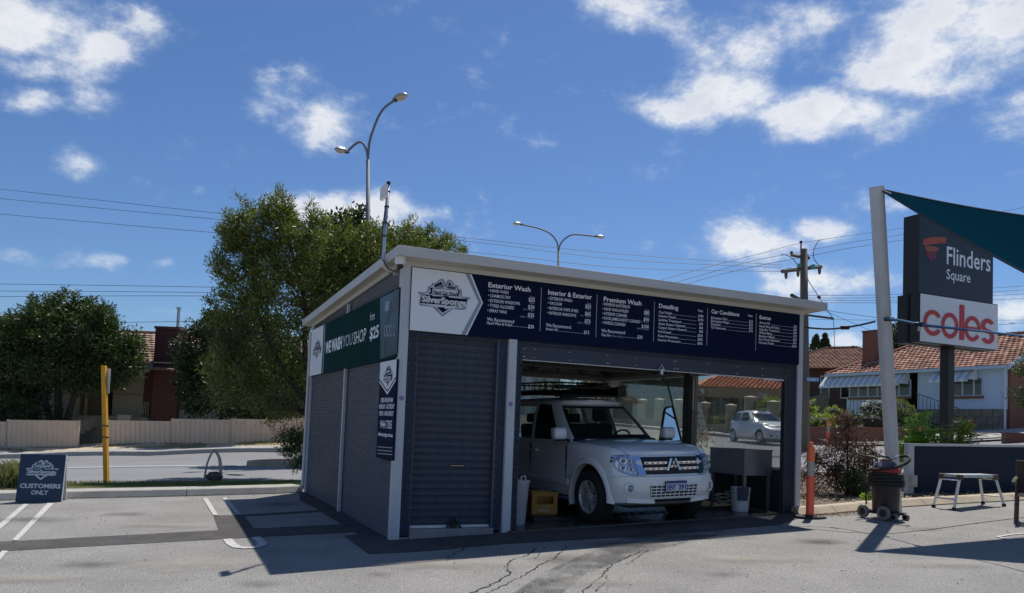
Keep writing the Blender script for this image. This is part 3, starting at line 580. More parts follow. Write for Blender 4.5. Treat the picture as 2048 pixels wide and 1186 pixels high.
part(lambda b: b.box(1.655, 1.70, .12, 5.95, -.1, ZS), 'partition_wall', mat('inner_wall', (.04, .042, .045), .6, var=.1))
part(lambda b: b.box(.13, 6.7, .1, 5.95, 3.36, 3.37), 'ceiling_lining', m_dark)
part(lambda b: b.box(.10, 1.68, 5.97, 6.03, -.2, ZS), 'rear_wall', m_navy)
m_frame = mat('window_frame_grey', (.34, .34, .33), .5, var=.04)
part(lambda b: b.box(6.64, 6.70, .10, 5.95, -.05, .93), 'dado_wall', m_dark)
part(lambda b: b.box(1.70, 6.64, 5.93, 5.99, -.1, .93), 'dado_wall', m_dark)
part(lambda b: (b.box(6.71, 6.74, .1, 5.95, -.08, .96)), 'dado_cladding', m_navy)
part(lambda b: b.box(6.62, 6.73, .12, 5.94, .93, .975), 'window_sill', m_frame)
part(lambda b: b.box(1.70, 6.60, 5.92, 6.02, .93, .975), 'window_sill', m_frame)
part(lambda b: (b.box(6.61, 6.72, .12, 5.94, 2.575, 2.64), b.box(6.645, 6.70, .12, 5.94, 2.64, ZS)), 'window_head', m_frame)
part(lambda b: (b.box(1.70, 6.60, 5.90, 6.02, 2.575, 2.64), b.box(1.70, 6.64, 5.95, 6.0, 2.64, ZS)), 'window_head', m_frame)
for v in (2.62, ): part(lambda b: b.box(6.60, 6.72, v + .08, v + .27, -.05, 3.4), 'steel_post', mat('post_brown', (.06, .055, .05), .6))
for v in (.14, 2.58, 2.66, 5.80): part(lambda b: b.box(6.655, 6.715, v, v + .035, .975, 2.575), 'mullion', m_frame)
part(lambda b: b.box(6.58, 6.70, 5.88, 6.0, .9, 2.6), 'mullion', m_frame)
for u in (1.72, 4.1, 6.45): part(lambda b: b.box(u, u + .035, 5.94, 6.0, .975, 2.575), 'mullion', m_frame)
for v0, v1 in ((.175, 2.58), (2.90, 5.80)): part(lambda b: b.box(6.680, 6.686, v0, v1, .975, 2.575), 'window_pane', m_glasswin)
for u0, u1 in ((1.755, 4.1), (4.135, 6.45)): part(lambda b: b.box(u0, u1, 5.965, 5.971, .975, 2.575), 'window_pane', m_glasswin)
m_truss = mat('truss_steel', (.13, .13, .12), .6, var=.1)
for v in (.35, 2.1, 3.9, 5.75):
    def tr(b):
        b.box(1.70, 6.64, v - .03, v + .03, 2.66, 2.71); b.box(1.70, 6.64, v - .03, v + .03, 3.27, 3.33)
        for i in range(9):
            u = 1.75 + i * .6; b.box(u - .02, u + .02, v - .02, v + .02, 2.71, 3.27)
            if i < 8: b.tube([(u, v, 2.70) if i % 2 else (u, v, 3.28), (u + .6, v, 3.28) if i % 2 else (u + .6, v, 2.70)], .02, 5)
    part(tr, 'roof_truss', m_truss)
def str_(b):
    b.box(6.56, 6.62, .1, 5.9, 2.66, 2.71)
    for i in range(9): v = .2 + i * .65; b.tube([(6.59, v, 2.70) if i % 2 else (6.59, v, 3.3), (6.59, v + .65, 3.3) if i % 2 else (6.59, v + .65, 2.7)], .02, 5)
part(str_, 'roof_truss', m_truss)
for v in (1.1, 1.7, 2.7, 3.3, 4.5, 5.1): part(lambda b: b.box(1.7, 6.64, v - .03, v + .03, 3.28, 3.34), 'purlin', m_truss)
# wide roller door, rolled up
part(lambda b: b.bevbox(1.74, 6.472, .05, .07, 2.405, 2.600, .004), 'lintel_panel', mat('lintel_navy', (.030, .037, .060), .45, var=.05, vscale=2))
part(lambda b: b.box(1.74, 6.472, .07, .10, 2.60, 2.66), 'lintel_gap_shade', m_black)  # black strip, paints the shade in the gap between lintel and board
part(lambda b: b.tube([(1.75, .34, 2.72), (6.46, .34, 2.72)], .22, 16), 'rolled_curtain', m_slat, smooth=True)
for i in range(5): part(lambda b: b.box(6.0, 6.45, .072, .078, 2.43 + i * .036, 2.455 + i * .036), 'slat', m_slat)
part(lambda b: b.box(6.02, 6.46, .045, .10, 2.375, 2.402), 'bottom_rail', mat('rail_white', (.6, .6, .6), .4))
part(lambda b: b.box(5.0, 6.02, .06, .09, 2.388, 2.402), 'bottom_rail', mat('rail_white', (.6, .6, .6), .4))
part(lambda b: b.box(1.75, 5.0, .06, .09, 2.392, 2.403), 'bottom_rail', mat('rail_white', (.6, .6, .6), .4))
part(lambda b: (b.box(6.44, 6.475, .02, .10, .25, 2.40), b.box(1.735, 1.75, .02, .10, .08, 2.40)), 'door_track', mat('track_dark', (.09, .10, .13), .4))
sc2 = MB()
for u in (1.8, 1.95, 2.5, 3.1, 3.13, 3.6, 4.3, 4.33, 4.9, 5.5, 6.0):
    for z in (2.44, 2.55): sc2.tube([(u + random.uniform(-.03, .03), .05, z), (u, .044, z)], .008, 6)
o = sc2.build('rivets', mat('rivet', (.4, .4, .42), .4), shed)
part(lambda b: (b.box(6.79, 6.84, 5.8, 5.9, .0, 3.5)), 'downpipe', m_grey)
part(lambda b: b.tube([(-.03, 6.02, 3.3), (-.03, 6.05, .2), (-.12, 6.05, .02)], .03, 8), 'downpipe', m_grey)
# the skillion roof falls towards the back: lower everything near the eaves with it
for o_ in list(shed.children):
    if o_.type == 'MESH':
        for v_ in o_.data.vertices:
            x_, y_, z_ = v_.co
            if z_ > 3.0 and y_ > 0: v_.co.z = z_ - .036 * y_ * min((z_ - 3.0) / .5, 1)
# ---- menu board
board = thing('menu_board', 'long navy and white price board with lettering above both doors', 'sign', tuple(ORG), RZ_U)
VB = -.02
part(lambda b: b.box(.128, 6.688, VB, .0, 2.655, 3.468), 'board_panel', m_signnavy, board)
def pl(pix, v, f=F): return [(f(x, y)[0], v, f(x, y)[1]) for x, y in pix]
def c1(x, y): return (780 + x / 3.938, 480 + y / 3.938)
def c2(x, y): return (1240 + x / 4.876, 560 + y / 4.876)
def uvc(p): return F(*p)
zt, zb = 3.466, 2.657
tipu, tipz = uvc(c1(727, 497)); tu, _ = uvc(c1(638, 262)); bu, _ = uvc(c1(603, 750)); g1u, _ = uvc(c1(590, 255)); g2u, _ = uvc(c1(708, 497)); g3u, _ = uvc(c1(555, 745)); 
k1u, _ = uvc(c1(622, 260)); k2u = tipu - .018; k3u, _ = uvc(c1(590, 748))
def quad(name, pts, m, v, parent=board): mb = MB(); mb.sheet([(a, v, c) for a, c in pts]); return mb.build(name, m, parent)
quad('white_panel', [(.128, zb), (bu, zb), (tipu, tipz), (tu, zt), (.128, zt)], m_signwhite, VB - .002)
quad('grey_chevron', [(g1u, zt), (g2u - .03, tipz), (g3u, zb), (k3u, zb), (k2u, tipz), (k1u, zt)][::-1], m_signgrey, VB - .004)
# logo, drawn in metres from the measured outline
def logo(parent, T, sc=1.0, cols=None, depth=.002):
    """logo in a unit space: x 0..1 wide, z 0..1 up, drawn on the plane y=0 stepping towards -y"""
    grey, navy, white = cols
    def cc(x, y):                    # crop pixels of the front logo, shear and perspective removed
        return ((x - 100) / 1340.0, (640 - (y - .125 * (x - 750))) / 1340.0)
    def P_(pp, k): return [T @ Vector((cc(x, y)[0], -k * depth, cc(x, y)[1])) for x, y in pp]
    def sh(name, pp, k, m): mb = MB(); mb.sheet(P_(pp, k)); o = mb.build(name, m, parent); bm = bmesh.new(); bm.from_mesh(o.data); bmesh.ops.triangulate(bm, faces=bm.faces[:]); bm.to_mesh(o.data); bm.free(); return o
    sh('emblem_back', [(100, 440), (300, 455), (350, 400), (355, 330), (440, 290), (450, 235), (545, 240), (640, 150), (690, 135), (740, 160), (780, 255), (825, 185), (880, 160), (940, 190), (1010, 290), (1095, 300), (1120, 380), (1190, 410), (1205, 500), (1210, 575), (1440, 600), (1330, 690), (1335, 860), (1300, 885), (1200, 895), (1060, 870), (1010, 860), (740, 1040), (490, 800), (190, 765), (160, 720), (180, 530)], 1, grey)
    sh('emblem_white', [(330, 470), (390, 420), (400, 340), (480, 310), (480, 270), (560, 275), (670, 175), (700, 200), (745, 340), (810, 345), (870, 200), (900, 210), (985, 310), (1050, 330), (1080, 400), (1150, 430), (1160, 540), (1200, 600), (1340, 640), (1340, 820), (1200, 850), (1080, 840), (960, 850), (740, 980), (560, 800), (180, 720), (200, 500)], 2, white)
    sh('emblem_tip', [(590, 810), (750, 815), (820, 860), (915, 840), (745, 950)], 3, navy)
    sh('flag', [(490, 280), (520, 290), (640, 225), (665, 200), (690, 235), (740, 350), (530, 350)], 3, navy); sh('flag', [(820, 360), (870, 225), (885, 230), (960, 320), (1050, 350), (1030, 395), (850, 375)], 3, navy)
    ck = MB()
    for (bx, by, n_) in ((545, 300, 7), (850, 290, 7)):
        for i in range(n_):
            for j in range(3):
                if (i + j) % 2 == 0 and not (j == 0 and (i < 3 if bx < 700 else i > 3)):
                    x, y = bx + i * 22, by + j * 19 + (i * 1.5 if bx > 700 else -i * 3); ck.add(P_([(x, y), (x + 18, y), (x + 18, y + 15), (x, y + 15)], 4), [(0, 1, 2, 3)])
    ck.build('chequers', white, parent)
    sh('ribbon', [(400, 350), (470, 350), (1090, 415), (1150, 440), (1120, 560), (1170, 590), (1110, 570), (470, 510), (360, 480), (430, 440)], 5, navy)
    sh('ribbon_plate', [(470, 365), (1105, 430), (1085, 550), (455, 495)], 6, white)
    sh('word_plate', [(225, 500), (450, 520), (470, 545), (720, 565), (750, 545), (870, 560), (890, 590), (1345, 640), (1325, 800), (1290, 820), (1220, 815), (1200, 835), (1100, 830), (1080, 790), (880, 785), (860, 800), (800, 790), (780, 765), (185, 705), (195, 600)], 5, navy)
    def word(body, x0, x1, yb, h, k, off, m, nm):
        mb = MB(); me = text_mesh(body, off); xs = [q.co.x for q in me.vertices]; a, b = min(xs), max(xs); sx = (x1 - x0) / (b - a); sy = h / .70
        V = []
        for q in me.vertices: xx = x0 + (q.co.x - a) * sx; yy = yb + .07 * (xx - x0) * 0 + .0 - q.co.y * sy; px_, pz_ = (xx - 100) / 1340.0, (640 - yy) / 1340.0; V.append(T @ Vector((px_, -k * depth, pz_)))
        mb.add(V, [list(p.vertices) for p in me.polygons]); mb.build(nm, m, parent)
    word('Hand Car Wash', 480, 1090, 572 - 50, 88, 7, .03, navy, 'lettering')
    word('SilverSponge', 215, 1325, 735, 145, 7, .045, white, 'lettering')
lu0, lz0 = F(833, 585); lu1, lz1 = F(940.5, 598)
LW = lu1 - lu0; cu_, cz_ = F(885, 600)
m_logow = mat('logo_white', (.66, .68, .70), .4, var=0)
logo(board, Matrix.Translation((lu0, VB - .003, cz_)) @ Matrix.Scale(LW, 4), cols=(mat('logo_grey', (.24, .30, .36), .4, var=0), m_signnavy, m_logow))
cols = []
def head(body, cc, a, b, h=.066):
    (u0, z0), (u1, z1) = uvc(cc(*a)), uvc(cc(*b)); lt = MB(); put_text(lt, body, u0, u1, z0, h, VB - .003, off=.0016); lt.build('heading', m_letter, board)
def lines(items, name='price_list'):
    """items: (text, crop fn, baseline left, right x or None, cap height, align)"""
    lt = MB(); bold = MB()
    for (body, cc, p, w, h, al) in items:
        u, z = uvc(cc(*p)); 
        if al == 'l': put_text(lt, body, u, (uvc(cc(w, p[1] + (w - p[0]) * .1))[0] if w else None), z, h, VB - .003, off=.0004)
        else: put_text(lt, body, None, u, z, h, VB - .003, off=.0008)
    lt.build(name, m_letter, board)
def rules(segs):
    for cc, a, b in segs:
        (u0, z0), (u1, z1) = uvc(cc(*a)), uvc(cc(*b)); z = (z0 + z1) / 2; mb = MB(); mb.box(u0, u1, VB - .004, VB - .001, z - .0025, z + .0025); mb.build('price_rule', m_letter2, board)
head('Exterior Wash', c1, (770, 372), (1100, 412)); head('Interior & Exterior', c1, (1240, 430), (1583, 470)); head('Premium Wash', c1, (1677, 483), (1973, 517))
head('Detailing', c2, (371, 272), (558, 300), .062); head('Car Conditions', c2, (882, 325), (1152, 355), .06); head('Extras', c2, (1351, 380), (1461, 395), .056)
hs = .042
lines([('• HAND WASH', c1, (770, 410), 927, hs, 'l'), ('• CHAMOIS DRY', c1, (768, 449), 945, hs, 'l'), ('• EXTERIOR WINDOWS', c1, (767, 488), 1018, hs, 'l'), ('• TYRES GLOSSED', c1, (765, 527), 972, hs, 'l'), ('• SPRAY WAX', c1, (763, 567), 916, hs, 'l'),
       ('$25', c1, (1134, 489), None, .052, 'r'), ('$30', c1, (1131, 547), None, .052, 'r'), ('$35', c1, (1128, 609), None, .052, 'r'), ('$30', c1, (1127, 699), None, .048, 'r'),
       ('We Recommend', c1, (759, 636), 971, .047, 'l'), ('Hand Wax & Polish', c1, (757, 663), 957, .037, 'l')])
lines([('• EXTERIOR WASH', c1, (1238, 470), 1428, hs, 'l'), ('• VACUUM', c1, (1237, 508), 1345, hs, 'l'), ('• INTERIOR WIPE OVER', c1, (1235, 547), 1477, hs, 'l'), ('• INTERIOR WINDOWS', c1, (1233, 585), 1460, hs, 'l'),
       ('$55', c1, (1576, 541), None, .052, 'r'), ('$65', c1, (1574, 598), None, .052, 'r'), ('$75', c1, (1572, 657), None, .052, 'r'), ('$15', c1, (1562, 743), None, .048, 'r'),
       ('We Recommend', c1, (1222, 682), 1418, .047, 'l'), ('Armor All', c1, (1220, 710), 1312, .037, 'l')])
lines([('• INTERIOR & EXTERIOR', c1, (1668, 516), 1883, hs, 'l'), ('• HAND WAX & POLISH', c1, (1667, 553), 1870, hs, 'l'), ('• INTERIOR CLEANED', c1, (1666, 589), 1860, hs, 'l'), ('• DOOR JAMBS & BOOT CLEANED', c1, (1664, 625), 1960, hs, 'l'), ('• WHEELS CLEANED', c1, (1662, 661), 1848, hs, 'l'),
       ('$80', c1, (2036, 590), None, .052, 'r'), ('$90', c1, (2033, 643), None, .052, 'r'), ('$100', c1, (2031, 699), None, .052, 'r'), ('$30', c1, (1981, 780), None, .048, 'r'),
       ('We Recommend', c1, (1658, 725), 1844, .047, 'l'), ('Clay Bar', c1, (1657, 755), 1735, .037, 'l')])
d4 = ['Cut Polish', 'Interior Detail', 'Leather Treatment', 'Seats Steam Cleaned', 'Carpet Steam Cleaned', 'Full Detail', 'Paint Protection', 'Interior Protection']; e4 = [497, 533, 590, 625, 637, 487, 558, 580]; q4 = ['$190', '$190', '$65', '$65', '$65', '$295', '$395', '$295']
y4 = [325, 361, 398, 436, 473, 515, 556, 594]; r4 = [(802, 368), (802, 405), (799, 443), (798, 481), (798, 517), (796, 559), (795, 596), (793, 634)]
lines([(t, c2, (371 - i * 1.4, y4[i]), e4[i], .037, 'l') for i, t in enumerate(d4)] + [(q, c2, r4[i], None, .038, 'r') for i, q in enumerate(q4)] + [('From', c2, (798, 315), None, .034, 'r')])
d5 = ['Excessive Dirt', 'Excessive Bugs', 'Dog Hair', 'Tar Removal']; e5 = [1038, 1055, 976, 1018]; y5 = [378, 409, 441, 473]
lines([(t, c2, (880 - i, y5[i]), e5[i], .037, 'l') for i, t in enumerate(d5)] + [('$10', c2, (1283, 419 + i * 30.5), None, .038, 'r') for i in range(4)] + [('From', c2, (1282, 363), None, .034, 'r')])
d6 = ['Armor All', 'Hand Wax & Polish', 'Clay Bar Treatment', 'Wheel Bling', 'Bumper Magic', 'Eco Fresh Sanitiser', 'Hi-tech Polish']; e6 = [1447, 1545, 1548, 1472, 1500, 1549, 1491]; q6 = ['$15', '$30', '$30', '$15', '$20', '$30', '$150']
y6 = [425, 460, 491, 524, 556, 587, 620]; r6 = [469, 499, 530, 562, 595, 627, 661]
lines([(t, c2, (1350 - i, y6[i]), e6[i], .037, 'l') for i, t in enumerate(d6)] + [(q, c2, (1715 - i, r6[i]), None, .038, 'r') for i, q in enumerate(q6)])
tiny = []
for tx, ty, s in ((1133, 459, 'From'), (1133, 506, 'Sedan'), (1130, 562, 'S/w / Wagon'), (1126, 622, '4WD / 7 Seater'), (1577, 510, 'From'), (1575, 555, 'Sedan'), (1573, 611, 'S/w / Wagon'), (1571, 669, '4WD / 7 Seater'), (2036, 560, 'From'), (2035, 605, 'Sedan'), (2033, 657, 'S/w / Wagon'), (2030, 714, '4WD / 7 Seater')):
    tiny.append((s, c1, (tx, ty), None, .026, 'r'))
tiny.append(('(Before Polish)', c1, (1742, 764), 1828, .03, 'l'))
lt = MB()
for (body, cc, p, w, h, al) in tiny:
    u, z = uvc(cc(*p))
    if al == 'r': put_text(lt, body, None, u, z, h, VB - .003)
    else: put_text(lt, body, u, uvc(cc(w, p[1]))[0], z, h, VB - .003)
lt.build('small_print', m_letter2, board)
rules([(c1, (963, 680), (1080, 690)), (c1, (1318, 718), (1515, 738)), (c1, (1832, 766), (1938, 774))] + [(c2, (e4[i] + 6, y4[i] + (e4[i] - 371) * .10 + 2), (r4[i][0] - 64, r4[i][1] - 6)) for i in range(8)]
      + [(c2, (e5[i] + 6, y5[i] + (e5[i] - 880) * .1 + 2), (1242, 415 + i * 30.5)) for i in range(4)] + [(c2, (e6[i] + 6, y6[i] + (e6[i] - 1350) * .1 + 2), (1676, r6[i] - 4)) for i in range(7)])
for cc, a, b in ((c1, (1188, 375), (1174, 720)), (c1, (1627, 430), (1612, 765)), (c2, (330, 215), (315, 600)), (c2, (847, 275), (835, 640)), (c2, (1322, 330), (1310, 690))):
    (u0, z0), (u1, z1) = uvc(cc(*a)), uvc(cc(*b)); u = (u0 + u1) / 2; mb = MB(); mb.box(u - .004, u + .004, VB - .004, VB - .001, z1, z0); mb.build('divider_line', m_letter2, board)
# ---- side banner
TB = frame((0, 0, 0), (0, -1, 0), (1, 0, 0), (0, 0, 1))         # x = -v, y = +u
ban = thing('wash_banner', 'wide dark green banner with white lettering and a car high on the side wall', 'banner', tuple(ORG), RZ_U)
UB = -.018
def sp(x, y): v, z = SD(x, y, UB); return (-v, z)
def bq(name, pts, m, k, parent=ban): mb = MB(); mb.add([(x, UB + .018 - .0 - k * .002 - .018 + .0, z) for x, z in pts], [tuple(range(len(pts)))], TB); o = mb.build(name, m, parent); bm = bmesh.new(); bm.from_mesh(o.data); bmesh.ops.triangulate(bm, faces=bm.faces[:]); bm.to_mesh(o.data); bm.free(); return o
part(lambda b: b.box(UB, .02, 3.0, 5.98, 2.30, 3.195), 'banner_sheet', m_signgreen, ban); part(lambda b: b.box(UB, .02, .02, 2.985, 2.30, 3.195), 'banner_sheet', m_signgreen, ban)
def c3(x, y): return (590 + x / 2.579, 480 + y / 2.579)
w1 = sp(*c3(148, 437))[0]; w2 = sp(*c3(157, 570))[0]; w3 = sp(*c3(135, 693))[0]
bq('white_panel', [(-5.98, 2.30), (w3, 2.30), (w2 - .25, 2.75), (w1, 3.195), (-5.98, 3.195)], m_signwhite, 1); 
bq('grey_chevron', [(w3 + .08, 2.30), (w3 + .16, 2.30), (w2 - .08, 2.75), (w1 + .16, 3.195), (w1 + .08, 3.195), (w2 - .16, 2.75)], m_signgrey, 1)
la, lb = sp(*c3(93, 575))[0], sp(*c3(139, 565))[0]
logo(ban, TB @ Matrix.Translation((la, UB - .003, 2.76)) @ Matrix.Diagonal((lb - la, 1, .52, 1)), cols=(MATS['logo_grey'], m_signnavy, m_logow))
def bt(body, a, b, h, off, m=m_letter, T=TB, par=ban, nm='lettering', z=None):
    (x0, z0), (x1, z1) = sp(*a), sp(*b); lt = MB(); put_text(lt, body, x0, x1, z if z is not None else (z0 + z1) / 2, h, UB - .004, off=off, T=T); lt.build(nm, m, par)
hz1 = sp(*c3(157, 530))[1] - sp(*c3(157, 585))[1]
bt('WE WASH', c3(157, 585), c3(242, 557), hz1, .012); bt('YOU', c3(247, 556), c3(296, 540), hz1, -.004); bt('SHOP', c3(302, 540), c3(366, 519), hz1, .0)
bt('from', c3(388, 418), c3(411, 409), .12, .0); hz2 = sp(*c3(410, 446))[1] - sp(*c3(410, 506))[1]; bt('$25', c3(386, 515), c3(432, 497), hz2, .006)
# generic car picture on the right of the banner
m_carart = mat('print_silver', (.07, .10, .125), .6, var=.25, vscale=3); m_carart2 = mat('print_black', (.012, .014, .016), .3, var=.1)
bq('printed_picture', [sp(*c3(440, 300)), sp(*c3(440, 614)), sp(*c3(527, 586)), sp(*c3(539, 252))], m_carart2, 1)
bq('printed_picture', [sp(*c3(515, 258)), sp(*c3(470, 400)), sp(*c3(455, 500)), sp(*c3(447, 614)), sp(*c3(458, 610)), sp(*c3(466, 520)), sp(*c3(478, 430)), sp(*c3(505, 360)), sp(*c3(527, 400)), sp(*c3(533, 430)), sp(*c3(539, 252))], m_carart, 2)
bq('printed_picture', [sp(*c3(468, 318)), sp(*c3(466, 368)), sp(*c3(484, 366)), sp(*c3(492, 312))], mat('print_light', (.28, .33, .38), .5), 3)
for k, cx_ in enumerate((470, 484, 498, 514)):
    ring = []; cc_ = sp(*c3(cx_, 470 - k * 1)); r_ = sp(*c3(cx_ + 6.5, 470))[0] - cc_[0]
    mb = MB(); R1 = [(cc_[0] + abs(r_) * math.cos(a), UB - .007, cc_[1] + .085 * math.sin(a)) for a in np.linspace(0, 2 * math.pi, 24, endpoint=False)]; R2 = [(cc_[0] + abs(r_) * .6 * math.cos(a), UB - .007, cc_[1] + .055 * math.sin(a)) for a in np.linspace(0, 2 * math.pi, 24, endpoint=False)]
    mb.add(R1 + R2, [(i, (i + 1) % 24, 24 + (i + 1) % 24, 24 + i) for i in range(24)], TB); mb.build('printed_picture', mat('print_light', (.28, .33, .38), .5), ban)
# ---- opening hours sign
hrs = thing('hours_sign', 'tall narrow navy sign with white pentagon top and opening hours beside the corner column', 'sign', tuple(ORG), RZ_U)
UB = -.02
def c8(x, y): return (750 + x / 5.785, 720 + y / 5.785)
hx0, hx1 = sp(*c8(62, 65))[0], sp(*c8(252, 20))[0]; hzt = 2.275; hzb = (sp(*c8(20, 1120))[1] + sp(*c8(205, 1175))[1]) / 2
part(lambda b: b.add([(x, y, z) for x in (hx0, hx1) for y in (UB, UB + .03) for z in (hzb, hzt)], [(0, 1, 3, 2), (4, 6, 7, 5), (0, 4, 5, 1), (2, 3, 7, 6), (0, 2, 6, 4), (1, 5, 7, 3)], TB), 'sign_panel', m_signnavy, hrs)
ps = sp(*c8(62, 235))[1]; pt = sp(*c8(145, 375)); 
bq('white_pentagon', [(hx0, ps - .03), (pt[0], pt[1] - .03), (hx1, ps - .03), (hx1, hzt - .002), (hx0, hzt - .002)], m_signwhite, 1, hrs)
bq('navy_chevron', [(hx0, ps + .0), (pt[0], pt[1] + .005), (hx1, ps + .0), (hx1, ps + .02), (pt[0], pt[1] + .025), (hx0, ps + .02)], m_signnavy, 2, hrs)
la, lb = sp(*c8(103, 200))[0], sp(*c8(210, 190))[0]
logo(hrs, TB @ Matrix.Translation((la, UB - .005, sp(*c8(150, 195))[1])) @ Matrix.Diagonal((lb - la, 1, .40, 1)), cols=(MATS['logo_grey'], m_signnavy, m_logow))
for body, a, b, h in (('OPEN FROM 9AM', (68, 497), (208, 482), .06), ('MONDAY - SATURDAY', (50, 568), (226, 560), .06), ('OPEN 11AM SUNDAY', (50, 648), (216, 640), .06), ('9444 7305', (60, 792), (195, 790), .105), ('silversponge.com.au', (38, 880), (208, 885), .05)):
    bt(body, c8(*a), c8(*b), h, .002, par=hrs)
for y in (1000, 1040, 1078): bq('small_print', [sp(*c8(32, y + 8)), sp(*c8(205, y + 22)), sp(*c8(205, y + 12)), sp(*c8(32, y - 3))], m_letter2, 2, hrs)
# ---- dome camera, antenna mast, bracket
cu1, cz1 = F(800.5, 524, -.15)
dc = thing('security_camera', 'white dome security camera with dark bubble under the roof corner', 'camera', tuple(UV(cu1, -.15, 0)), RZ_U)
mb = MB(); mb.lathe([(.0, ZS + .045), (.066, ZS + .045), (.068, ZS - .03), (.060, ZS - .052), (0, ZS - .052)], 24, cap=False); mb.build('housing', m_white, dc, ang=40)
mb = MB(); mb.lathe([(.046, ZS - .052), (.044, ZS - .075), (.03, ZS - .098), (0.001, ZS - .106)], 20, cap=False); mb.build('bubble', mat('dome_black', (.01, .01, .012), .1), dc, smooth=True)
def sU(px, py, off): v, z = SD(px, py, off); return v, z
OFF = -.19
va, za = sU(767, 498, OFF); vt, zt_ = sU(777, 368, OFF); vb_, zb_ = sU(766, 522, OFF)
mast = thing('antenna_mast', 'grey antenna pole with flat white panel strapped to the roof edge', 'antenna', tuple(ORG), RZ_U)
part(lambda b: b.tube([(0.02, vb_ - .02, zb_ - .14), (-.10, vb_, zb_ - .12), (-.17, vb_, zb_ - .07), (OFF, vb_, zb_ + .02), (OFF, va, za), (OFF, vt, zt_)], [.026, .026, .026, .026, .026, .022], 10), 'pole', m_galv, mast, smooth=True)
part(lambda b: b.tube([(OFF, vt, zt_), (OFF, vt, zt_ + .03)], .027, 10), 'cap', m_black, mast)
v1, z1 = sU(764, 402, OFF - .03); v2, z2 = sU(775, 368, OFF - .03)
part(lambda b: b.box(OFF - .06, OFF - .02, v2 - .0, v1, z1, z2), 'antenna_panel', m_white, mast)
part(lambda b: b.tube([(OFF - .03, vt, zt_ - .3), (OFF - .03, vt + .05, zt_ - .5), (OFF - .028, va - .02, za + .35), (OFF - .03, vb_, zb_ + .05), (-.14, vb_ - .1, zb_ - .12), (-.04, vb_ - .2, zb_ - .16)], .007, 5), 'cable', m_wire, mast)
part(lambda b: [b.tube([(OFF, vt + (va - vt) * t, zt_ + (za - zt_) * t - .01), (OFF, vt + (va - vt) * t, zt_ + (za - zt_) * t + .01)], .032, 10) for t in (.12, .35, .6, .8)], 'strap', m_black, mast)
ju, jz = SD(788, 548, -.05); 
jb = MB(); jb.box(-.05, .02, ju - .04, ju + .04, jz - .02, jz + .04); tag(jb.build('junction_box', mat('box_grey', (.3, .3, .3), .5), loc=tuple(ORG), rz=RZ_U), 'small grey junction box with black cables under the roof corner', 'junction box')
# ---- hose from the lintel
hz_ = MB(); hu, hzz = F(1325, 741, .0); pts = [(hu + .02, .15, hzz)]
for px, py, v in ((1333, 765, .9), (1343, 800, 1.4), (1352, 840, 1.8), (1360, 875, 2.0), (1363, 905, 2.1)):
    u, z = F(px, py, v); pts.append((u, v, z))
hose = thing('ceiling_hose', 'black wash hose hanging from the pulley above the bay opening', 'hose', tuple(ORG), RZ_U)
hz_.tube([Vector(q) for q in resample(pts, 24)], .014, 8); hz_.build('hose_line', m_rubber, hose, smooth=True)
def hook(b):
    b.tube([(hu - .05, .03, hzz - .0), (hu, .03, hzz + .09), (hu + .06, .03, hzz + .0)], .010, 6); b.box(hu - .02, hu + .02, .01, .05, hzz - .06, hzz + .02)
part(hook, 'pulley_hook', m_alu, hose)
# ------------------------------------------------------------------ VEHICLES
m_carwhite = mat('car_paint_white', (.80, .80, .79), .26, var=.015, vscale=2, coat=.8)
m_chrome = mat('chrome', (.75, .77, .80), .10, metal=1, var=0)
m_carglass = glass('car_glass', (.78, .84, .81), .7, .01)
m_darkglass = mat('tinted_glass', (.006, .007, .008), .05, spec=.7, var=0)
m_trim = mat('car_trim_black', (.012, .012, .013), .5, var=.05)
m_seat = mat('seat_fabric', (.035, .033, .032), .8, var=.1)
m_tyre = mat('tyre_rubber', (.014, .014, .014), .85, var=.15, vscale=20)
m_rim = mat('alloy_rim', (.66, .68, .70), .28, metal=.55, var=.04)
m_lampclear = mat('lamp_reflector', (.50, .51, .53), .22, metal=.6, var=.55, vscale=22)
m_lens = glass('lamp_lens', (.95, .97, 1), .9, 0.0)

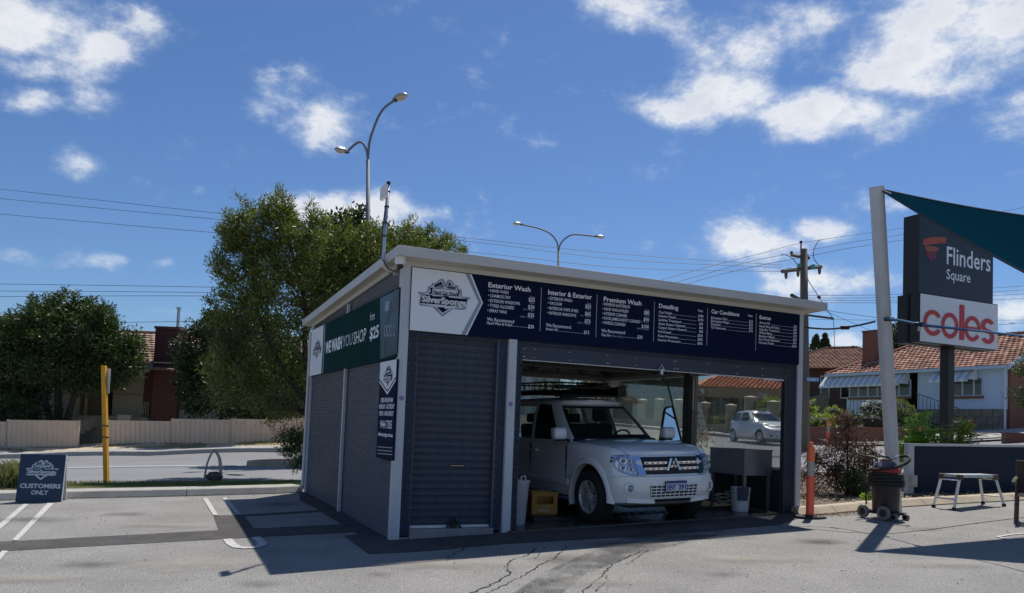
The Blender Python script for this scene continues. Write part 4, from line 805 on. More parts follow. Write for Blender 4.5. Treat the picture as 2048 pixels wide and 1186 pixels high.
def car_body(name, p, root, m_body):
    """lower body as stacked plan outlines; returns evaluated object with wheel wells cut"""
    base = resample(p['plan'], 84); N_ = len(base); rows = []
    def ztop(x): return float(np.interp(x, p['ztx'], p['ztz']))
    for (mode, z, dx, ys) in p['levels']:
        row = []
        for b in base:
            x, y = b; wf = np.clip((x - p['fx0']) / (p['fx1'] - p['fx0']), 0, 1); wf = wf * wf * (3 - 2 * wf); wr = np.clip((p['rx0'] - x) / .5, 0, 1)
            zz = z if mode == 'a' else p['zs'] + z * (ztop(x) - p['zs'])
            fy = y / max(1e-6, p['hw']); xx = x + dx * wf * (1 if mode == 'a' else 1) + (p.get('rdx', 0) * wr * (zz - .5))
            row.append((xx, y * ys, zz))
        rows.append(row)
    top = rows[-1]
    for k, (s, cz) in enumerate(((.97, .018), (.90, .032), (.76, .050), (.58, .066), (.38, .076), (.18, .080), (0, .081))):
        row = []
        for (x, y, z) in top:
            wf = np.clip((x - (p['fx1'] - .30)) / .35, 0, 1); row.append((x - (0.0) * wf, y * s, z + cz * p.get('crown', 1) * (1 - .55 * wf)))
        rows.append(row)
    bot = rows[0]; rows = [[(x, 0, z) for x, y, z in bot]] + rows
    V = []; Fc = []; R = len(rows)
    for row in rows:
        V += [(x, y, z) for x, y, z in row]
    for i in range(R - 1):
        for j in range(N_ - 1): a = i * N_ + j; Fc.append((a, a + 1, a + N_ + 1, a + N_))
    n0 = len(V); V += [(x, -y, z) for x, y, z in V]; Fc += [tuple(q + n0 for q in f[::-1]) for f in Fc[:]]
    bm = bmesh.new(); vs_ = [bm.verts.new(v) for v in V]
    for f in Fc:
        try: bm.faces.new([vs_[i] for i in f])
        except ValueError: pass
    bmesh.ops.remove_doubles(bm, verts=bm.verts[:], dist=.0008); bmesh.ops.dissolve_degenerate(bm, dist=.0005, edges=bm.edges[:])
    bmesh.ops.recalc_face_normals(bm, faces=bm.faces[:])
    for f in bm.faces: f.smooth = True
    me = bpy.data.meshes.new(name); bm.to_mesh(me); bm.free(); me.materials.append(m_body); me.materials.append(m_trim)
    o = bpy.data.objects.new(name, me); COL.objects.link(o)
    bvh = BVHTree.FromPolygons([v.co.copy() for v in me.vertices], [tuple(q.vertices) for q in me.polygons])
    cut = MB()
    for wx in p['axles']:
        for s in (-1, 1):
            T = Matrix.Translation((wx, s * (p['hw'] + .1), p['wr'] + .01)) @ Matrix.Rotation(rad(90), 4, 'X')
            cut.lathe([(p['well'], -.45), (p['well'], .45)], 40, T)
    co = cut.build('cutter', m_trim); 
    me2 = co.data; me2.materials.clear(); me2.materials.append(m_trim)
    md = o.modifiers.new('b', 'BOOLEAN'); md.object = co; md.operation = 'DIFFERENCE'; md.solver = 'EXACT'
    try: md.material_mode = 'TRANSFER'
    except Exception: pass
    dg = bpy.context.evaluated_depsgraph_get(); em = bpy.data.meshes.new_from_object(o.evaluated_get(dg)); 
    bpy.data.objects.remove(o); bpy.data.objects.remove(co)
    # wheel-well faces take the trim material
    for q in em.polygons:
        c = q.center; 
        for wx in p['axles']:
            d = math.hypot(c.x - wx, c.z - p['wr'] - .01)
            n_r = (q.normal.x * (wx - c.x) + q.normal.z * (p['wr'] + .01 - c.z)) / max(d, 1e-6)
            if abs(d - p['well']) < .03 and n_r > .6 and abs(c.y) > p['hw'] - .45: q.material_index = 1 if len(em.materials) > 1 else 0
            if abs(q.normal.y) > .9 and d < p['well'] and abs(c.y) < p['hw'] - .2: q.material_index = 1
    if len(em.materials) < 2: em.materials.append(m_trim)
    em.name = name; ob = bpy.data.objects.new(name, em); COL.objects.link(ob); ob.parent = root
    try: em.set_sharp_from_angle(angle=rad(38))
    except Exception: pass
    return ob, bvh
def conform(bvh, poly, d, off, nsub=4, org=None, name=None, m=None, parent=None):
    """patch hugging the body: poly in (y,z) seen from the front, cast along -d"""
    bm = bmesh.new(); vs_ = [bm.verts.new((0, y, z)) for y, z in poly]; bm.faces.new(vs_); bmesh.ops.triangulate(bm, faces=bm.faces[:])
    for _ in range(nsub): bmesh.ops.subdivide_edges(bm, edges=[e for e in bm.edges if e.calc_length() > .03], cuts=1, use_grid_fill=True)
    bmesh.ops.triangulate(bm, faces=bm.faces[:])
    d = Vector(d).normalized(); side = d.cross(Vector((0, 0, 1))).normalized() * -1
    for v in bm.verts:
        # y is measured along the side axis of the view d, z up
        o = (org or Vector((0, 0, 0))) + d * 3 + side * v.co.y + Vector((0, 0, v.co.z)); r = bvh.ray_cast(o, -d)
        v.co = (r[0] + d * off) if r[0] else (o - d * 2.6)
    bmesh.ops.recalc_face_normals(bm, faces=bm.faces[:])
    for f in bm.faces:
        if f.normal.dot(d) < 0: f.normal_flip()
        f.smooth = True
    me = bpy.data.meshes.new(name); bm.to_mesh(me); bm.free(); me.materials.append(m); o = bpy.data.objects.new(name, me); COL.objects.link(o); o.parent = parent; return o
def make_wheel(parent, x, y, r, w, rimr, spokes, side):
    wh = bpy.data.objects.new('wheel', None); COL.objects.link(wh); wh.parent = parent; wh.location = (x, y, r)
    T = Matrix.Rotation(rad(90 * side), 4, 'X')      # lathe z -> outward
    mb = MB(); hw = w / 2
    mb.lathe([(rimr, -hw * .9), (rimr + .03, -hw), (r - .05, -hw * .98), (r - .012, -hw * .82), (r, -hw * .5), (r, hw * .5), (r - .012, hw * .82), (r - .05, hw * .98), (rimr + .03, hw), (rimr, hw * .88), (rimr - .01, hw * .6)], 48, T, cap=False)
    mb.build('tyre', m_tyre, wh, smooth=True)
    mb = MB(); mb.lathe([(rimr + .008, hw * .90), (rimr - .012, hw * .93), (rimr - .022, hw * .75), (rimr - .03, -hw * .6)], 40, T, cap=False); mb.build('rim', m_rim, wh, smooth=True)
    mb = MB(); mb.lathe([(.001, -hw * .1), (rimr - .03, -hw * .1)], 30, T, cap=False); mb.lathe([(.16, -hw * .08), (.16, hw * .15), (.001, hw * .15)], 24, T, cap=False); mb.build('brake_disc', m_darksteel, wh)
    mb = MB()
    for k in range(spokes):
        a = 2 * math.pi * k / spokes; R_ = T @ Matrix.Rotation(a, 4, 'Z')
        for s in (-1, 1):
            mb.add([(.045, s * .006, hw * .60), (.045, s * .028, hw * .60), (rimr - .02, s * .020 , hw * .82), (rimr - .02, s * .042, hw * .82),
                    (.045, s * .006, hw * .35), (.045, s * .028, hw * .35), (rimr - .02, s * .020, hw * .5), (rimr - .02, s * .042, hw * .5)],
                   [(0, 1, 3, 2), (4, 6, 7, 5), (0, 2, 6, 4), (1, 5, 7, 3)] if s > 0 else [(0, 2, 3, 1), (4, 5, 7, 6), (0, 4, 6, 2), (1, 3, 7, 5)], R_)
    mb.lathe([(.065, hw * .3), (.062, hw * .66), (.04, hw * .74), (.001, hw * .75)], 20, T, cap=False); mb.build('spokes', m_rim, wh)
    return wh
def greenhouse(p, root, m_body):
    """cabin: pillars and roof with open window holes, panes as their own parts"""
    nodes = p['gh']     # list of (bottom xy, top xy, flag of the cell that FOLLOWS)
    levels = [0, .07, .30, .55, .80, .93, 1.0]; zb, zt_ = p['gz']
    body = MB(); panes = []
    def pt(i, f, s):
        (bx, by), (tx, ty), _ = nodes[i]; bow = math.sin(f * math.pi) * .02
        x = bx + (tx - bx) * f; y = by + (ty - by) * (f ** 1.15) + bow * (1 if by > .3 else 0); z = zb(bx) + (zt_(tx) - zb(bx)) * f
        return Vector((x, s * y, z))
    for s in (1, -1):
        for i in range(len(nodes) - 1):
            fl_ = nodes[i][2]
            for k in range(6):
                q = [pt(i, levels[k], s), pt(i + 1, levels[k], s), pt(i + 1, levels[k + 1], s), pt(i, levels[k + 1], s)]
                if s < 0: q = q[::-1]
                if fl_ and 1 <= k <= 4: panes.append((fl_, s, q, i))
                else: body.mi = 0; body.add(q, [(0, 1, 2, 3)])
        # roof rings
        prev = [pt(i, 1.0, s) for i in range(len(nodes))]
        for sc_, cz in ((.97, .022), (.88, .042), (.7, .058), (.45, .068), (.2, .073), (0, .074)):
            cur = [Vector((nodes[i][1][0] + (0 if 0 < i < len(nodes) - 1 else 0), s * nodes[i][1][1] * sc_, zt_(nodes[i][1][0]) + cz)) for i in range(len(nodes))]
            for i in range(len(nodes) - 1):
                q = [prev[i], prev[i + 1], cur[i + 1], cur[i]]
                body.add(q if s > 0 else q[::-1], [(0, 1, 2, 3)])
            prev = cur
    o = body.build('cabin', [m_body], root); bm = bmesh.new(); bm.from_mesh(o.data); bmesh.ops.remove_doubles(bm, verts=bm.verts[:], dist=.0008)
    bmesh.ops.dissolve_degenerate(bm, dist=.0005, edges=bm.edges[:]); bmesh.ops.recalc_face_normals(bm, faces=bm.faces[:]); 
    up_ = max(bm.faces, key=lambda f: f.calc_center_median().z)
    if up_.normal.z < 0:
        for f in bm.faces: f.normal_flip()
    for f in bm.faces: f.smooth = True
    bm.to_mesh(o.data); bm.free()
    try: o.data.set_sharp_from_angle(angle=rad(30))
    except Exception: pass
    groups = {}
    for fl_, s, q, i in panes:
        key = (fl_, 0 if fl_ in ('windscreen', 'rear_window') else s); groups.setdefault(key, MB()).add(q, [(0, 1, 2, 3)])
    for (fl_, s), mb in groups.items():
        if p.get('nopane') == (fl_, s): continue
        nm = fl_.split(':')[0]; po = mb.build(nm, p['glass'].get(fl_, m_darkglass), root)
        bm = bmesh.new(); bm.from_mesh(po.data); bmesh.ops.remove_doubles(bm, verts=bm.verts[:], dist=.0008)
        for f in bm.faces: f.smooth = True
        bm.to_mesh(po.data); bm.free()
    return o
# ---- white four-wheel drive
CARX, CARY, CARZ, CYAW = 1.996, 11.955, .140, .4749
suv = thing('four_wheel_drive', 'white four-wheel drive with roof basket and open front door, parked nose out in the bay', 'car', (CARX, CARY, CARZ))
fx, fy = math.sin(CYAW), -math.cos(CYAW)
suv.rotation_mode = 'XYZ'; suv.rotation_euler = (rad(1.9), 0, math.atan2(fy, fx)); suv.scale = (1.012,) * 3
pp = dict(plan=[(.83, 0), (.825, .30), (.79, .55), (.72, .74), (.58, .86), (.35, .905), (0, .915), (-.6, .905), (-1.4, .90), (-2.2, .90), (-3.0, .90), (-3.6, .87), (-3.86, .78), (-3.93, .55), (-3.95, .25), (-3.95, 0)],
          levels=[('a', .31, -.16, .92), ('a', .36, -.05, .98), ('a', .50, 0, 1.0), ('a', .62, .012, 1.0), ('a', .715, .005, 1.0), ('r', .02, -.035, .992), ('r', .35, -.055, .985), ('r', .62, -.075, .975), ('r', .86, -.11, .955), ('r', 1.0, -.17, .915)],
          zs=.72, ztx=[-4, -2.5, -.45, -.1, .3, .55, .72, .85], ztz=[1.16, 1.15, 1.135, 1.13, 1.105, 1.075, 1.04, 1.01], fx0=.25, fx1=.80, rx0=-3.3, rdx=-.05, hw=.915, axles=(0, -2.78), wr=.385, well=.475, crown=.85)
body, bvh = car_body('body', pp, suv, m_carwhite)
gh = []
def N_(b, t, f=None): gh.append((b, t, f))
N_((-.40, 0), (-1.18, 0), 'windscreen'); N_((-.43, .30), (-1.20, .25), 'windscreen'); N_((-.50, .56), (-1.24, .47), 'windscreen'); N_((-.60, .73), (-1.30, .585), None); N_((-.70, .815), (-1.42, .635), None)
N_((-.84, .835), (-1.52, .645), 'side_window:front'); N_((-1.25, .84), (-1.72, .65), 'side_window:front'); N_((-1.72, .84), (-1.86, .65), None); N_((-1.82, .84), (-1.95, .65), 'side_window:rear'); N_((-2.62, .84), (-2.65, .65), None)
N_((-2.74, .84), (-2.76, .645), 'side_window:quarter'); N_((-3.45, .83), (-3.35, .635), None); N_((-3.72, .78), (-3.62, .60), None); N_((-3.84, .68), (-3.74, .52), 'rear_window'); N_((-3.88, .35), (-3.78, .28), 'rear_window'); N_((-3.89, 0), (-3.79, 0), None)
pp['gh'] = gh; pp['gz'] = (lambda x: float(np.interp(x, [-4, -.85, -.4], [1.13, 1.125, 1.16])), lambda x: float(np.interp(x, [-3.8, -2.6, -1.6, -1.15], [1.76, 1.79, 1.775, 1.735])))
pp['nopane'] = ('side_window:front', 1)
pp['glass'] = {'windscreen': m_carglass, 'rear_window': m_carglass, 'side_window:quarter': m_carglass, 'side_window:rear': m_carglass, 'side_window:front': m_darkglass}
greenhouse(pp, suv, m_carwhite)
# windscreen black frit band, wipers and drip mouldings
def wsp(i0, f0, off=.006):
    i = int(i0); t = i0 - i; a = gh[i]; b = gh[min(i + 1, len(gh) - 1)]
    bx = a[0][0] + (b[0][0] - a[0][0]) * t; by = a[0][1] + (b[0][1] - a[0][1]) * t; tx = a[1][0] + (b[1][0] - a[1][0]) * t; ty = a[1][1] + (b[1][1] - a[1][1]) * t
    z = pp['gz'][0](bx) + (pp['gz'][1](tx) - pp['gz'][0](bx)) * f0; return Vector((bx + (tx - bx) * f0 + off, by + (ty - by) * (f0 ** 1.15), z + off))
def frit(b):
    for s in (-1, 1):
        L_ = [wsp(i, .07) for i in (0, 1, 2, 3.0)]; L2 = [wsp(i, .17) for i in (0, 1, 2, 2.86)]; T1 = [wsp(i, .93) for i in (0, 1, 2, 3.0)]; T2 = [wsp(i, .87) for i in (0, 1, 2, 2.88)]
        for A_, B_ in ((L_, L2), (T2, T1)):
            for i in range(3):
                q = [A_[i], A_[i + 1], B_[i + 1], B_[i]]; b.add([(v.x, s * v.y, v.z) for v in q], [(0, 1, 2, 3)])
        for f0, f1 in ((.07, .30), (.30, .55), (.55, .80), (.80, .93)):
            q = [wsp(2.86, f0), wsp(3.06, f0), wsp(3.06, f1), wsp(2.86, f1)]; b.add([(v.x, s * v.y, v.z) for v in q], [(0, 1, 2, 3)])
part(frit, 'windscreen_seal', m_trim, suv)
for wp0 in ([(-.40, -.55, 1.185), (-.50, .05, 1.215)], [(-.385, .10, 1.185), (-.50, .66, 1.20)]): part(lambda b: b.tube(wp0, .010, 5), 'wiper', m_trim, suv)
part(lambda b: b.box(-.60, -.37, -.70, .70, 1.13, 1.175), 'cowl', m_trim, suv)
# interior
part(lambda b: b.bevbox(-.95, -.55, -.76, .76, .95, 1.20, .04), 'dashboard', m_trim, suv)
part(lambda b: b.box(-3.7, -.6, -.82, .82, 1.0, 1.10), 'cabin_floor', m_trim, suv)
for y in (-.38, .38):
    part(lambda b: (b.bevbox(-1.75, -1.58, y - .25, y + .25, 1.0, 1.42, .05), b.bevbox(-1.70, -1.60, y - .13, y + .13, 1.46, 1.66, .04), b.tube([(-1.65, y - .05, 1.4), (-1.65, y - .05, 1.5)], .01, 5), b.tube([(-1.65, y + .05, 1.4), (-1.65, y + .05, 1.5)], .01, 5)), 'seat', m_seat, suv)
part(lambda b: (b.bevbox(-2.60, -2.45, -.65, .65, 1.0, 1.40, .05), [b.bevbox(-2.58, -2.48, y - .12, y + .12, 1.42, 1.58, .03) for y in (-.42, 0, .42)]), 'rear_seat', m_seat, suv)
def swheel(b):
    T = Matrix.Translation((-1.02, .38, 1.16)) @ Matrix.Rotation(rad(-65), 4, 'Y'); b.tube([(.18 * math.cos(a), .18 * math.sin(a), 0) for a in np.linspace(0, 2 * math.pi, 25)], .015, 6, T=T, cap=False)
part(swheel, 'steering_wheel', m_trim, suv)
part(lambda b: b.bevbox(-1.10, -1.07, -.13, .13, 1.60, 1.67, .01), 'rear_view_mirror', m_trim, suv)
# wheels
for x in (0, -2.78):
    for s in (-1, 1): make_wheel(suv, x, s * .80, .385, .25, .235, 6, -s)
# flares
def flare(b, wx, s, r0=.470, r1=.565, y0=.895, out=.030):
    n = 28; V = []; A = np.linspace(rad(-6), rad(200), n)
    for a in A:
        c, sn = math.cos(a), math.sin(a); k = 1.0
        for (r, y) in ((r0, y0 - .08), (r0, y0 + out), (r0 + .035, y0 + out + .004), (r1 - .02, y0 + out * .6), (r1, y0 - .012)):
            x = wx + r * c * 1.0; dyn = 0
            if wx == 0 and x > .30: dyn = -((x - .30) ** 2) * .75
            V.append((x, s * (y + dyn), .395 + r * sn))
    Fc = [(i * 5 + j, i * 5 + j + 1, (i + 1) * 5 + j + 1, (i + 1) * 5 + j) for i in range(n - 1) for j in range(4)] + [(0, 1, 2, 3, 4), tuple((n - 1) * 5 + j for j in range(4, -1, -1))]
    b.add(V, [f[::-1] for f in Fc] if s > 0 else Fc)
for wx in (0, -2.78):
    for s in (-1, 1): part(lambda b: flare(b, wx, s), 'wheel_arch', m_carwhite, suv, ang=40)
for s in (-1, 1):
    part(lambda b: b.bevbox(-2.25, -.52, s * .90 - .03, s * .90 + .03, .50, .60, .02), 'sill_cladding', m_carwhite, suv)
    part(lambda b: b.box(-2.3, -.5, s * .80 - .07, s * .80 + .07, .33, .42), 'side_step', m_trim, suv)
    # door seams
    part(lambda b: (b.box(-.62, -.612, s * .9 - .012, s * .9 + .012 - (.0), .55, 1.10), b.box(-1.76, -1.752, s * .893 - .012, s * .893 + .014, .55, 1.10)), 'door_seam', m_trim, suv)
    part(lambda b: b.bevbox(-1.70, -1.52, s * .905 - .03, s * .905 + .03, .98, 1.01, .008), 'door_handle', m_carwhite, suv)
# front end
FD = (1, 0, 0)
Z0, Z1 = .735, 1.005
def fp(name, poly, m, off=.008, d=FD, nsub=3): return conform(bvh, poly, d, off, nsub, name=name, m=m, parent=suv)
SC = 1
fp('grille_opening', [(-.47, .745), (.47, .745), (.50, .985), (-.50, .985)], m_black, .004, nsub=4)
def xf(y, z, off=0):
    r = bvh.ray_cast(Vector((3, y, z)), Vector((-1, 0, 0))); return (r[0].x if r[0] else .7) + off
def bar(b, pts, w, t, off):
    V = []; k = len(pts)
    for y, z in pts:
        x = xf(y, z, off); V += [(x, y, z - w), (x, y, z + w), (x - t, y, z + w), (x - t, y, z - w)]
    b.add(V, [(i * 4 + j, i * 4 + (j + 1) % 4, (i + 1) * 4 + (j + 1) % 4, (i + 1) * 4 + j) for i in range(k - 1) for j in range(4)] + [(0, 3, 2, 1), tuple((k - 1) * 4 + j for j in range(4))])
for zc in (.905, .825):
    for s in (-1, 1):
        part(lambda b: bar(b, [(s * y, zc) for y in np.linspace(.09, .47, 7)], .016, .02, .030), 'grille_bar', m_chrome, suv)
        for k in range(4): part(lambda b: bar(b, [(s * (.14 + k * .09 + d), zc - .002) for d in (0, .045)], .007, .01, .034), 'grille_slot', m_black, suv)
for s in (-1, 1):
    part(lambda b: (lambda P1: b.add(P1, [(0, 1, 2, 3)]) )([(xf(s * y, z, .022), s * y, z) for y, z in ((.455, .738), (.565, .735), (.615, .995), (.50, .998))]), 'chrome_side', m_chrome, suv)
    poly = [(s * y, z) for y, z in ((.575, .742), (.70, .75), (.80, .80), (.86, .90), (.885, .99), (.75, 1.005), (.625, 1.002))]
    hl = MB()
    # headlamp: bright reflector hugging the nose, bowls and a clear cover
    d = Vector((1, s * .55, 0)).normalized(); side = d.cross(Vector((0, 0, 1))) * -1
    def cast(y, z, off):
        r = bvh.ray_cast(Vector((3, y, z)), Vector((-1, 0, 0)))
        if r[0] is None or y * s > .84: r = bvh.ray_cast(Vector((.50, y, z)) + Vector((.0, s * 2, 0)), Vector((0, -s, 0)))
        return (r[0] + r[1] * off) if r[0] else Vector((.55, y, z))
    ctr = (sum(q[0] for q in poly) / 7, sum(q[1] for q in poly) / 7)
    def patch(name, m, off, k=1.0):
        b = MB(); rings = []
        for f_ in (1, .8, .55, .3, 0.02):
            r_ = []
            for i in range(7):
                for t in (0, .25, .5, .75):
                    a, c = poly[i], poly[(i + 1) % 7]; y = a[0] + (c[0] - a[0]) * t; z = a[1] + (c[1] - a[1]) * t; r_.append(cast(ctr[0] + (y - ctr[0]) * f_ * k, ctr[1] + (z - ctr[1]) * f_ * k, off))
            rings.append(r_)
        V = [v for r_ in rings for v in r_]; n = 28
        b.add(V, [(q * n + i, q * n + (i + 1) % n, (q + 1) * n + (i + 1) % n, (q + 1) * n + i) for q in range(4) for i in range(n)]); return b.build(name, m, suv, smooth=True)
    hb = patch('headlight', m_black, .004, 1.06); hb2 = patch('reflector', m_lampclear, .008, 1.0); hb2.parent = hb
    for (y, z, r_, m_) in ((.66, .82, .034, m_chrome), (.755, .835, .045, m_chrome), (.74, .93, .05, m_chrome), (.66, .93, .035, m_chrome)):
        c = cast(s * y, z, .014); nn = Vector((1, s * .5, 0)).normalized(); Q = nn.to_track_quat('Z', 'Y').to_matrix().to_4x4()
        b = MB(); b.lathe([(r_, .0), (r_ * .92, .012), (r_ * .6, .002), (r_ * .55, -.004)], 20, Matrix.Translation(c) @ Q, cap=False); o = b.build('lamp_bowl', m_, hb, smooth=True)
        b = MB(); b.lathe([(r_ * .55, -.003), (r_ * .4, .006), (.001, .012)], 16, Matrix.Translation(c) @ Q, cap=False); o = b.build('lamp_bulb', mat('lamp_dark', (.22, .26, .32), .08, metal=.5), hb, smooth=True)
    fl_ = patch('lamp_cover', m_lens, .024, .99); fl_.parent = hb
    # fog lamp recess
    c = Vector((xf(s * .70, .565, .006), s * .70, .565)); nn = Vector((1, s * .42, 0)).normalized(); Q = nn.to_track_quat('Z', 'Y').to_matrix().to_4x4(); T = Matrix.Translation(c) @ Q
    b = MB(); b.lathe([(.092, -.012), (.088, .006), (.070, .004), (.062, -.01)], 28, T, cap=False); fg = b.build('fog_light', m_carwhite, suv, smooth=True)
    b = MB(); b.lathe([(.062, .002), (.05, .012), (.047, .004)], 24, T, cap=False); b.build('fog_ring', m_chrome, fg, smooth=True); b = MB(); b.lathe([(.048, .004), (.03, .010), (.001, .013)], 20, T, cap=False); b.build('fog_lens', mat('lamp_dark', (.22, .26, .32), .08, metal=.5), fg, smooth=True)
# three-blade badge in the grille
def badge(b):
    for ang in (90, 210, 330):
        T = Matrix.Translation((xf(0, .865, .045), 0, .872)) @ Matrix.Rotation(rad(ang - 90), 4, 'X'); b.add([(0, 0, 0), (0, .021, .034), (0, 0, .068), (0, -.021, .034), (-.012, 0, .034)], [(0, 1, 2, 3)], T)
part(badge, 'badge', m_chrome, suv)
part(lambda b: [b.add([(xf(0, .86, .036), s * .02, .965), (xf(0, .86, .036), s * .055, .965), (xf(0, .8, .036), s * .125, .80), (xf(0, .8, .036), s * .09, .80)], [(0, 1, 2, 3)] if s > 0 else [(3, 2, 1, 0)]) for s in (-1, 1)], 'grille_frame', m_chrome, suv)
# lower intake with white lattice
fp('lower_intake', [(-.40, .425), (.40, .425), (.42, .60), (-.42, .60)], m_black, .004, nsub=4)
part(lambda b: ([bar(b, [(y, z) for y in np.linspace(-.41, .41, 9)], .007, .01, .018) for z in (.43, .472, .515, .557, .60)], [bar(b, [(y, .425), (y * 1.02, .515), (y * 1.04, .602)], .0, .012, .016) for y in ()], [b.add([(xf(y, z, .019), y + d, z) for z in (.428, .60) for d in (-.007, .007)], [(0, 1, 3, 2)]) for y in np.linspace(-.40, .40, 11)]), 'intake_lattice', m_carwhite, suv)
for s in (-1, 1): part(lambda b: bar(b, [(s * y, .37 + (y - .25) * .05) for y in (.32, .45, .6, .72)], .030, .10, .015), 'bumper_lip', m_carwhite, suv)
fp('under_bumper', [(-.50, .362), (.50, .362), (.44, .402), (-.44, .402)], m_black, .006)
px_ = xf(0, .52, .035); m_plate = mat('plate_white', (.62, .64, .66), .4, var=0); m_pblue = mat('plate_blue', (.03, .06, .30), .4, var=0)
pltz = .575
part(lambda b: b.bevbox(px_ - .015, px_, -.190, .190, pltz - .072, pltz + .078, .005), 'plate_surround', m_trim, suv)
pl_ = part(lambda b: b.box(px_, px_ + .004, -.180, .180, pltz - .062, pltz + .068), 'number_plate', m_plate, suv)
part(lambda b: b.box(px_ + .004, px_ + .006, -.180, .180, pltz + .046, pltz + .068), 'plate_band', m_pblue, pl_)
TPl = frame((px_ + .007, 0, 0), (0, 1, 0), (-1, 0, 0), (0, 0, 1)); lt = MB(); put_text(lt, '1ENY', -.168, -.012, pltz - .043, .075, 0, off=.004, T=TPl); put_text(lt, '391', .035, .165, pltz - .043, .075, 0, off=.004, T=TPl); lt.build('plate_lettering', m_pblue, pl_)
part(lambda b: b.tube([(px_ + .005, .006, pltz + .03), (px_ + .008, .006, pltz + .03)], .009, 10), 'plate_emblem', mat('emblem_red', (.5, .1, .05), .4), pl_)
part(lambda b: b.bevbox(-3.3, .60, -.62, .62, .27, .42, .03), 'underbody', m_black, suv)
# bonnet shut line
def shut(b):
    for s in (-1, 1):
        pts = []
        for x in np.linspace(-.42, .60, 16):
            y = s * float(np.interp(x, [-.42, .1, .45, .60], [.80, .79, .73, .64])); r = bvh.ray_cast(Vector((x, y, 3)), Vector((0, 0, -1)))
            if r[0]: pts.append(r[0] + Vector((0, 0, -.001)))
        b.tube(pts, .005, 4)
part(shut, 'bonnet_seam', m_trim, suv)
# mirrors
def mirror(par, s, T=Matrix.Identity(4)):
    b = MB(); b.bevbox(-.70, -.54, s * 1.03 - .115, s * 1.03 + .115, 1.19, 1.375, .045, T); o = b.build('mirror', m_carwhite, par, ang=60); 
    b = MB(); b.bevbox(-.62, -.56, s * 1.0 - .10, s * 1.0 + .09, 1.165, 1.195, .01, T); b.tube([(-.6, s * .85, 1.17), (-.6, s * .97, 1.19)], .025, 8, T=T); q = b.build('mirror_base', m_trim, o)
    b = MB(); b.box(-.705, -.70, s * 1.03 - .095, s * 1.03 + .095, 1.21, 1.36, T); b.build('mirror_glass', m_chrome, o)
mirror(suv, -1)
# the open door on the far side
HX, HY = -.66, .89
od = bpy.data.objects.new('open_door', None); COL.objects.link(od); od.parent = suv; od.location = (HX, HY, 0); od.rotation_euler.z = rad(-58); od['label'] = 'open front door'
# door local: x backward from hinge is -x
b = MB(); b.bevbox(-1.08, 0, -.05, .03, .48, 1.13, .03); b.build('door_panel', m_carwhite, od, ang=40)
b = MB(); b.bevbox(-1.03, -.03, -.075, -.05, .52, 1.10, .02); b.build('door_lining', m_trim, od)
fr = [(-.02, 0, 1.12), (-.10, -.02, 1.20), (-.58, -.12, 1.66), (-.70, -.13, 1.70), (-1.02, -.13, 1.72), (-1.10, 0, 1.12)]
b = MB(); b.tube(fr, .022, 6); b.tube([fr[0], fr[-1]], .02, 6); b.build('window_frame', m_trim, od)
b = MB(); b.sheet([(-.04, 0, 1.13), (-.12, -.02, 1.20), (-.58, -.12, 1.65), (-.70, -.13, 1.69), (-1.01, -.13, 1.71), (-1.08, 0, 1.13)]); b.build('door_glass', glass('door_glass', (.55, .62, .66), 2.2, .02), od)
Tm = Matrix.Translation((.66, -.89, 0)) ; mo = MB(); mirror(suv, 1)
b = MB(); b.box(-1.74, -.66, .905, .912, .50, 1.12); b.build('doorway_shade', m_trim, suv)  # dark sheet on the closed body side, stands in for the shaded doorway
# roof basket, cross bars and rolled awning
rk = bpy.data.objects.new('roof_rack', None); COL.objects.link(rk); rk.parent = suv; m_rack = m_trim
def rack(b):
    for s in (-.60, .60): b.tube([(-1.45, s, 1.86), (-1.40, s, 1.905), (-3.3, s, 1.905), (-3.35, s, 1.86)], .02, 6)
    for x in (-1.75, -2.45, -3.1): b.tube([(x, -.66, 1.93), (x, .66, 1.93)], .022, 6)
part(rack, 'cross_bar', m_rack, rk)
def basket(b):
    x0, x1, w = -3.35, -1.75, .62
    for z, dd in ((1.965, -.05), (2.10, .0)): b.tube([(x1 + dd, -w, z), (x1 + dd, w, z), (x0, w, z), (x0, -w, z), (x1 + dd, -w, z)], .016, 6)
    for y in np.linspace(-w, w, 9): b.tube([(x1, y, 2.10), (x1 - .05, y, 1.965), (x0, y, 1.965), (x0, y, 2.10)], .010, 5)
    for x in np.linspace(x0, x1, 9): b.tube([(x, -w, 2.10), (x, -w + .03, 1.965), (x, w - .03, 1.965), (x, w, 2.10)], .010, 5)
part(basket, 'basket', m_rack, rk)
part(lambda b: b.bevbox(-1.60, -1.50, -.55, .52, 1.99, 2.06, .03), 'wind_deflector', m_rack, rk)
part(lambda b: [b.tube([(-1.75, y, 1.93), (-1.62, y, 1.90), (-1.56, y, 2.02)], .012, 5) for y in (-.4, 0, .4)], 'deflector_arm', m_rack, rk)
part(lambda b: (b.bevbox(-3.3, -1.44, .60, .76, 1.88, 2.04, .02), b.bevbox(-1.46, -1.40, .59, .77, 1.87, 2.05, .02)), 'rolled_awning', m_black, rk)
part(lambda b: b.bevbox(-1.62, -1.40, -.50, .60, 1.865, 1.90, .015), 'fairing', m_rack, rk)
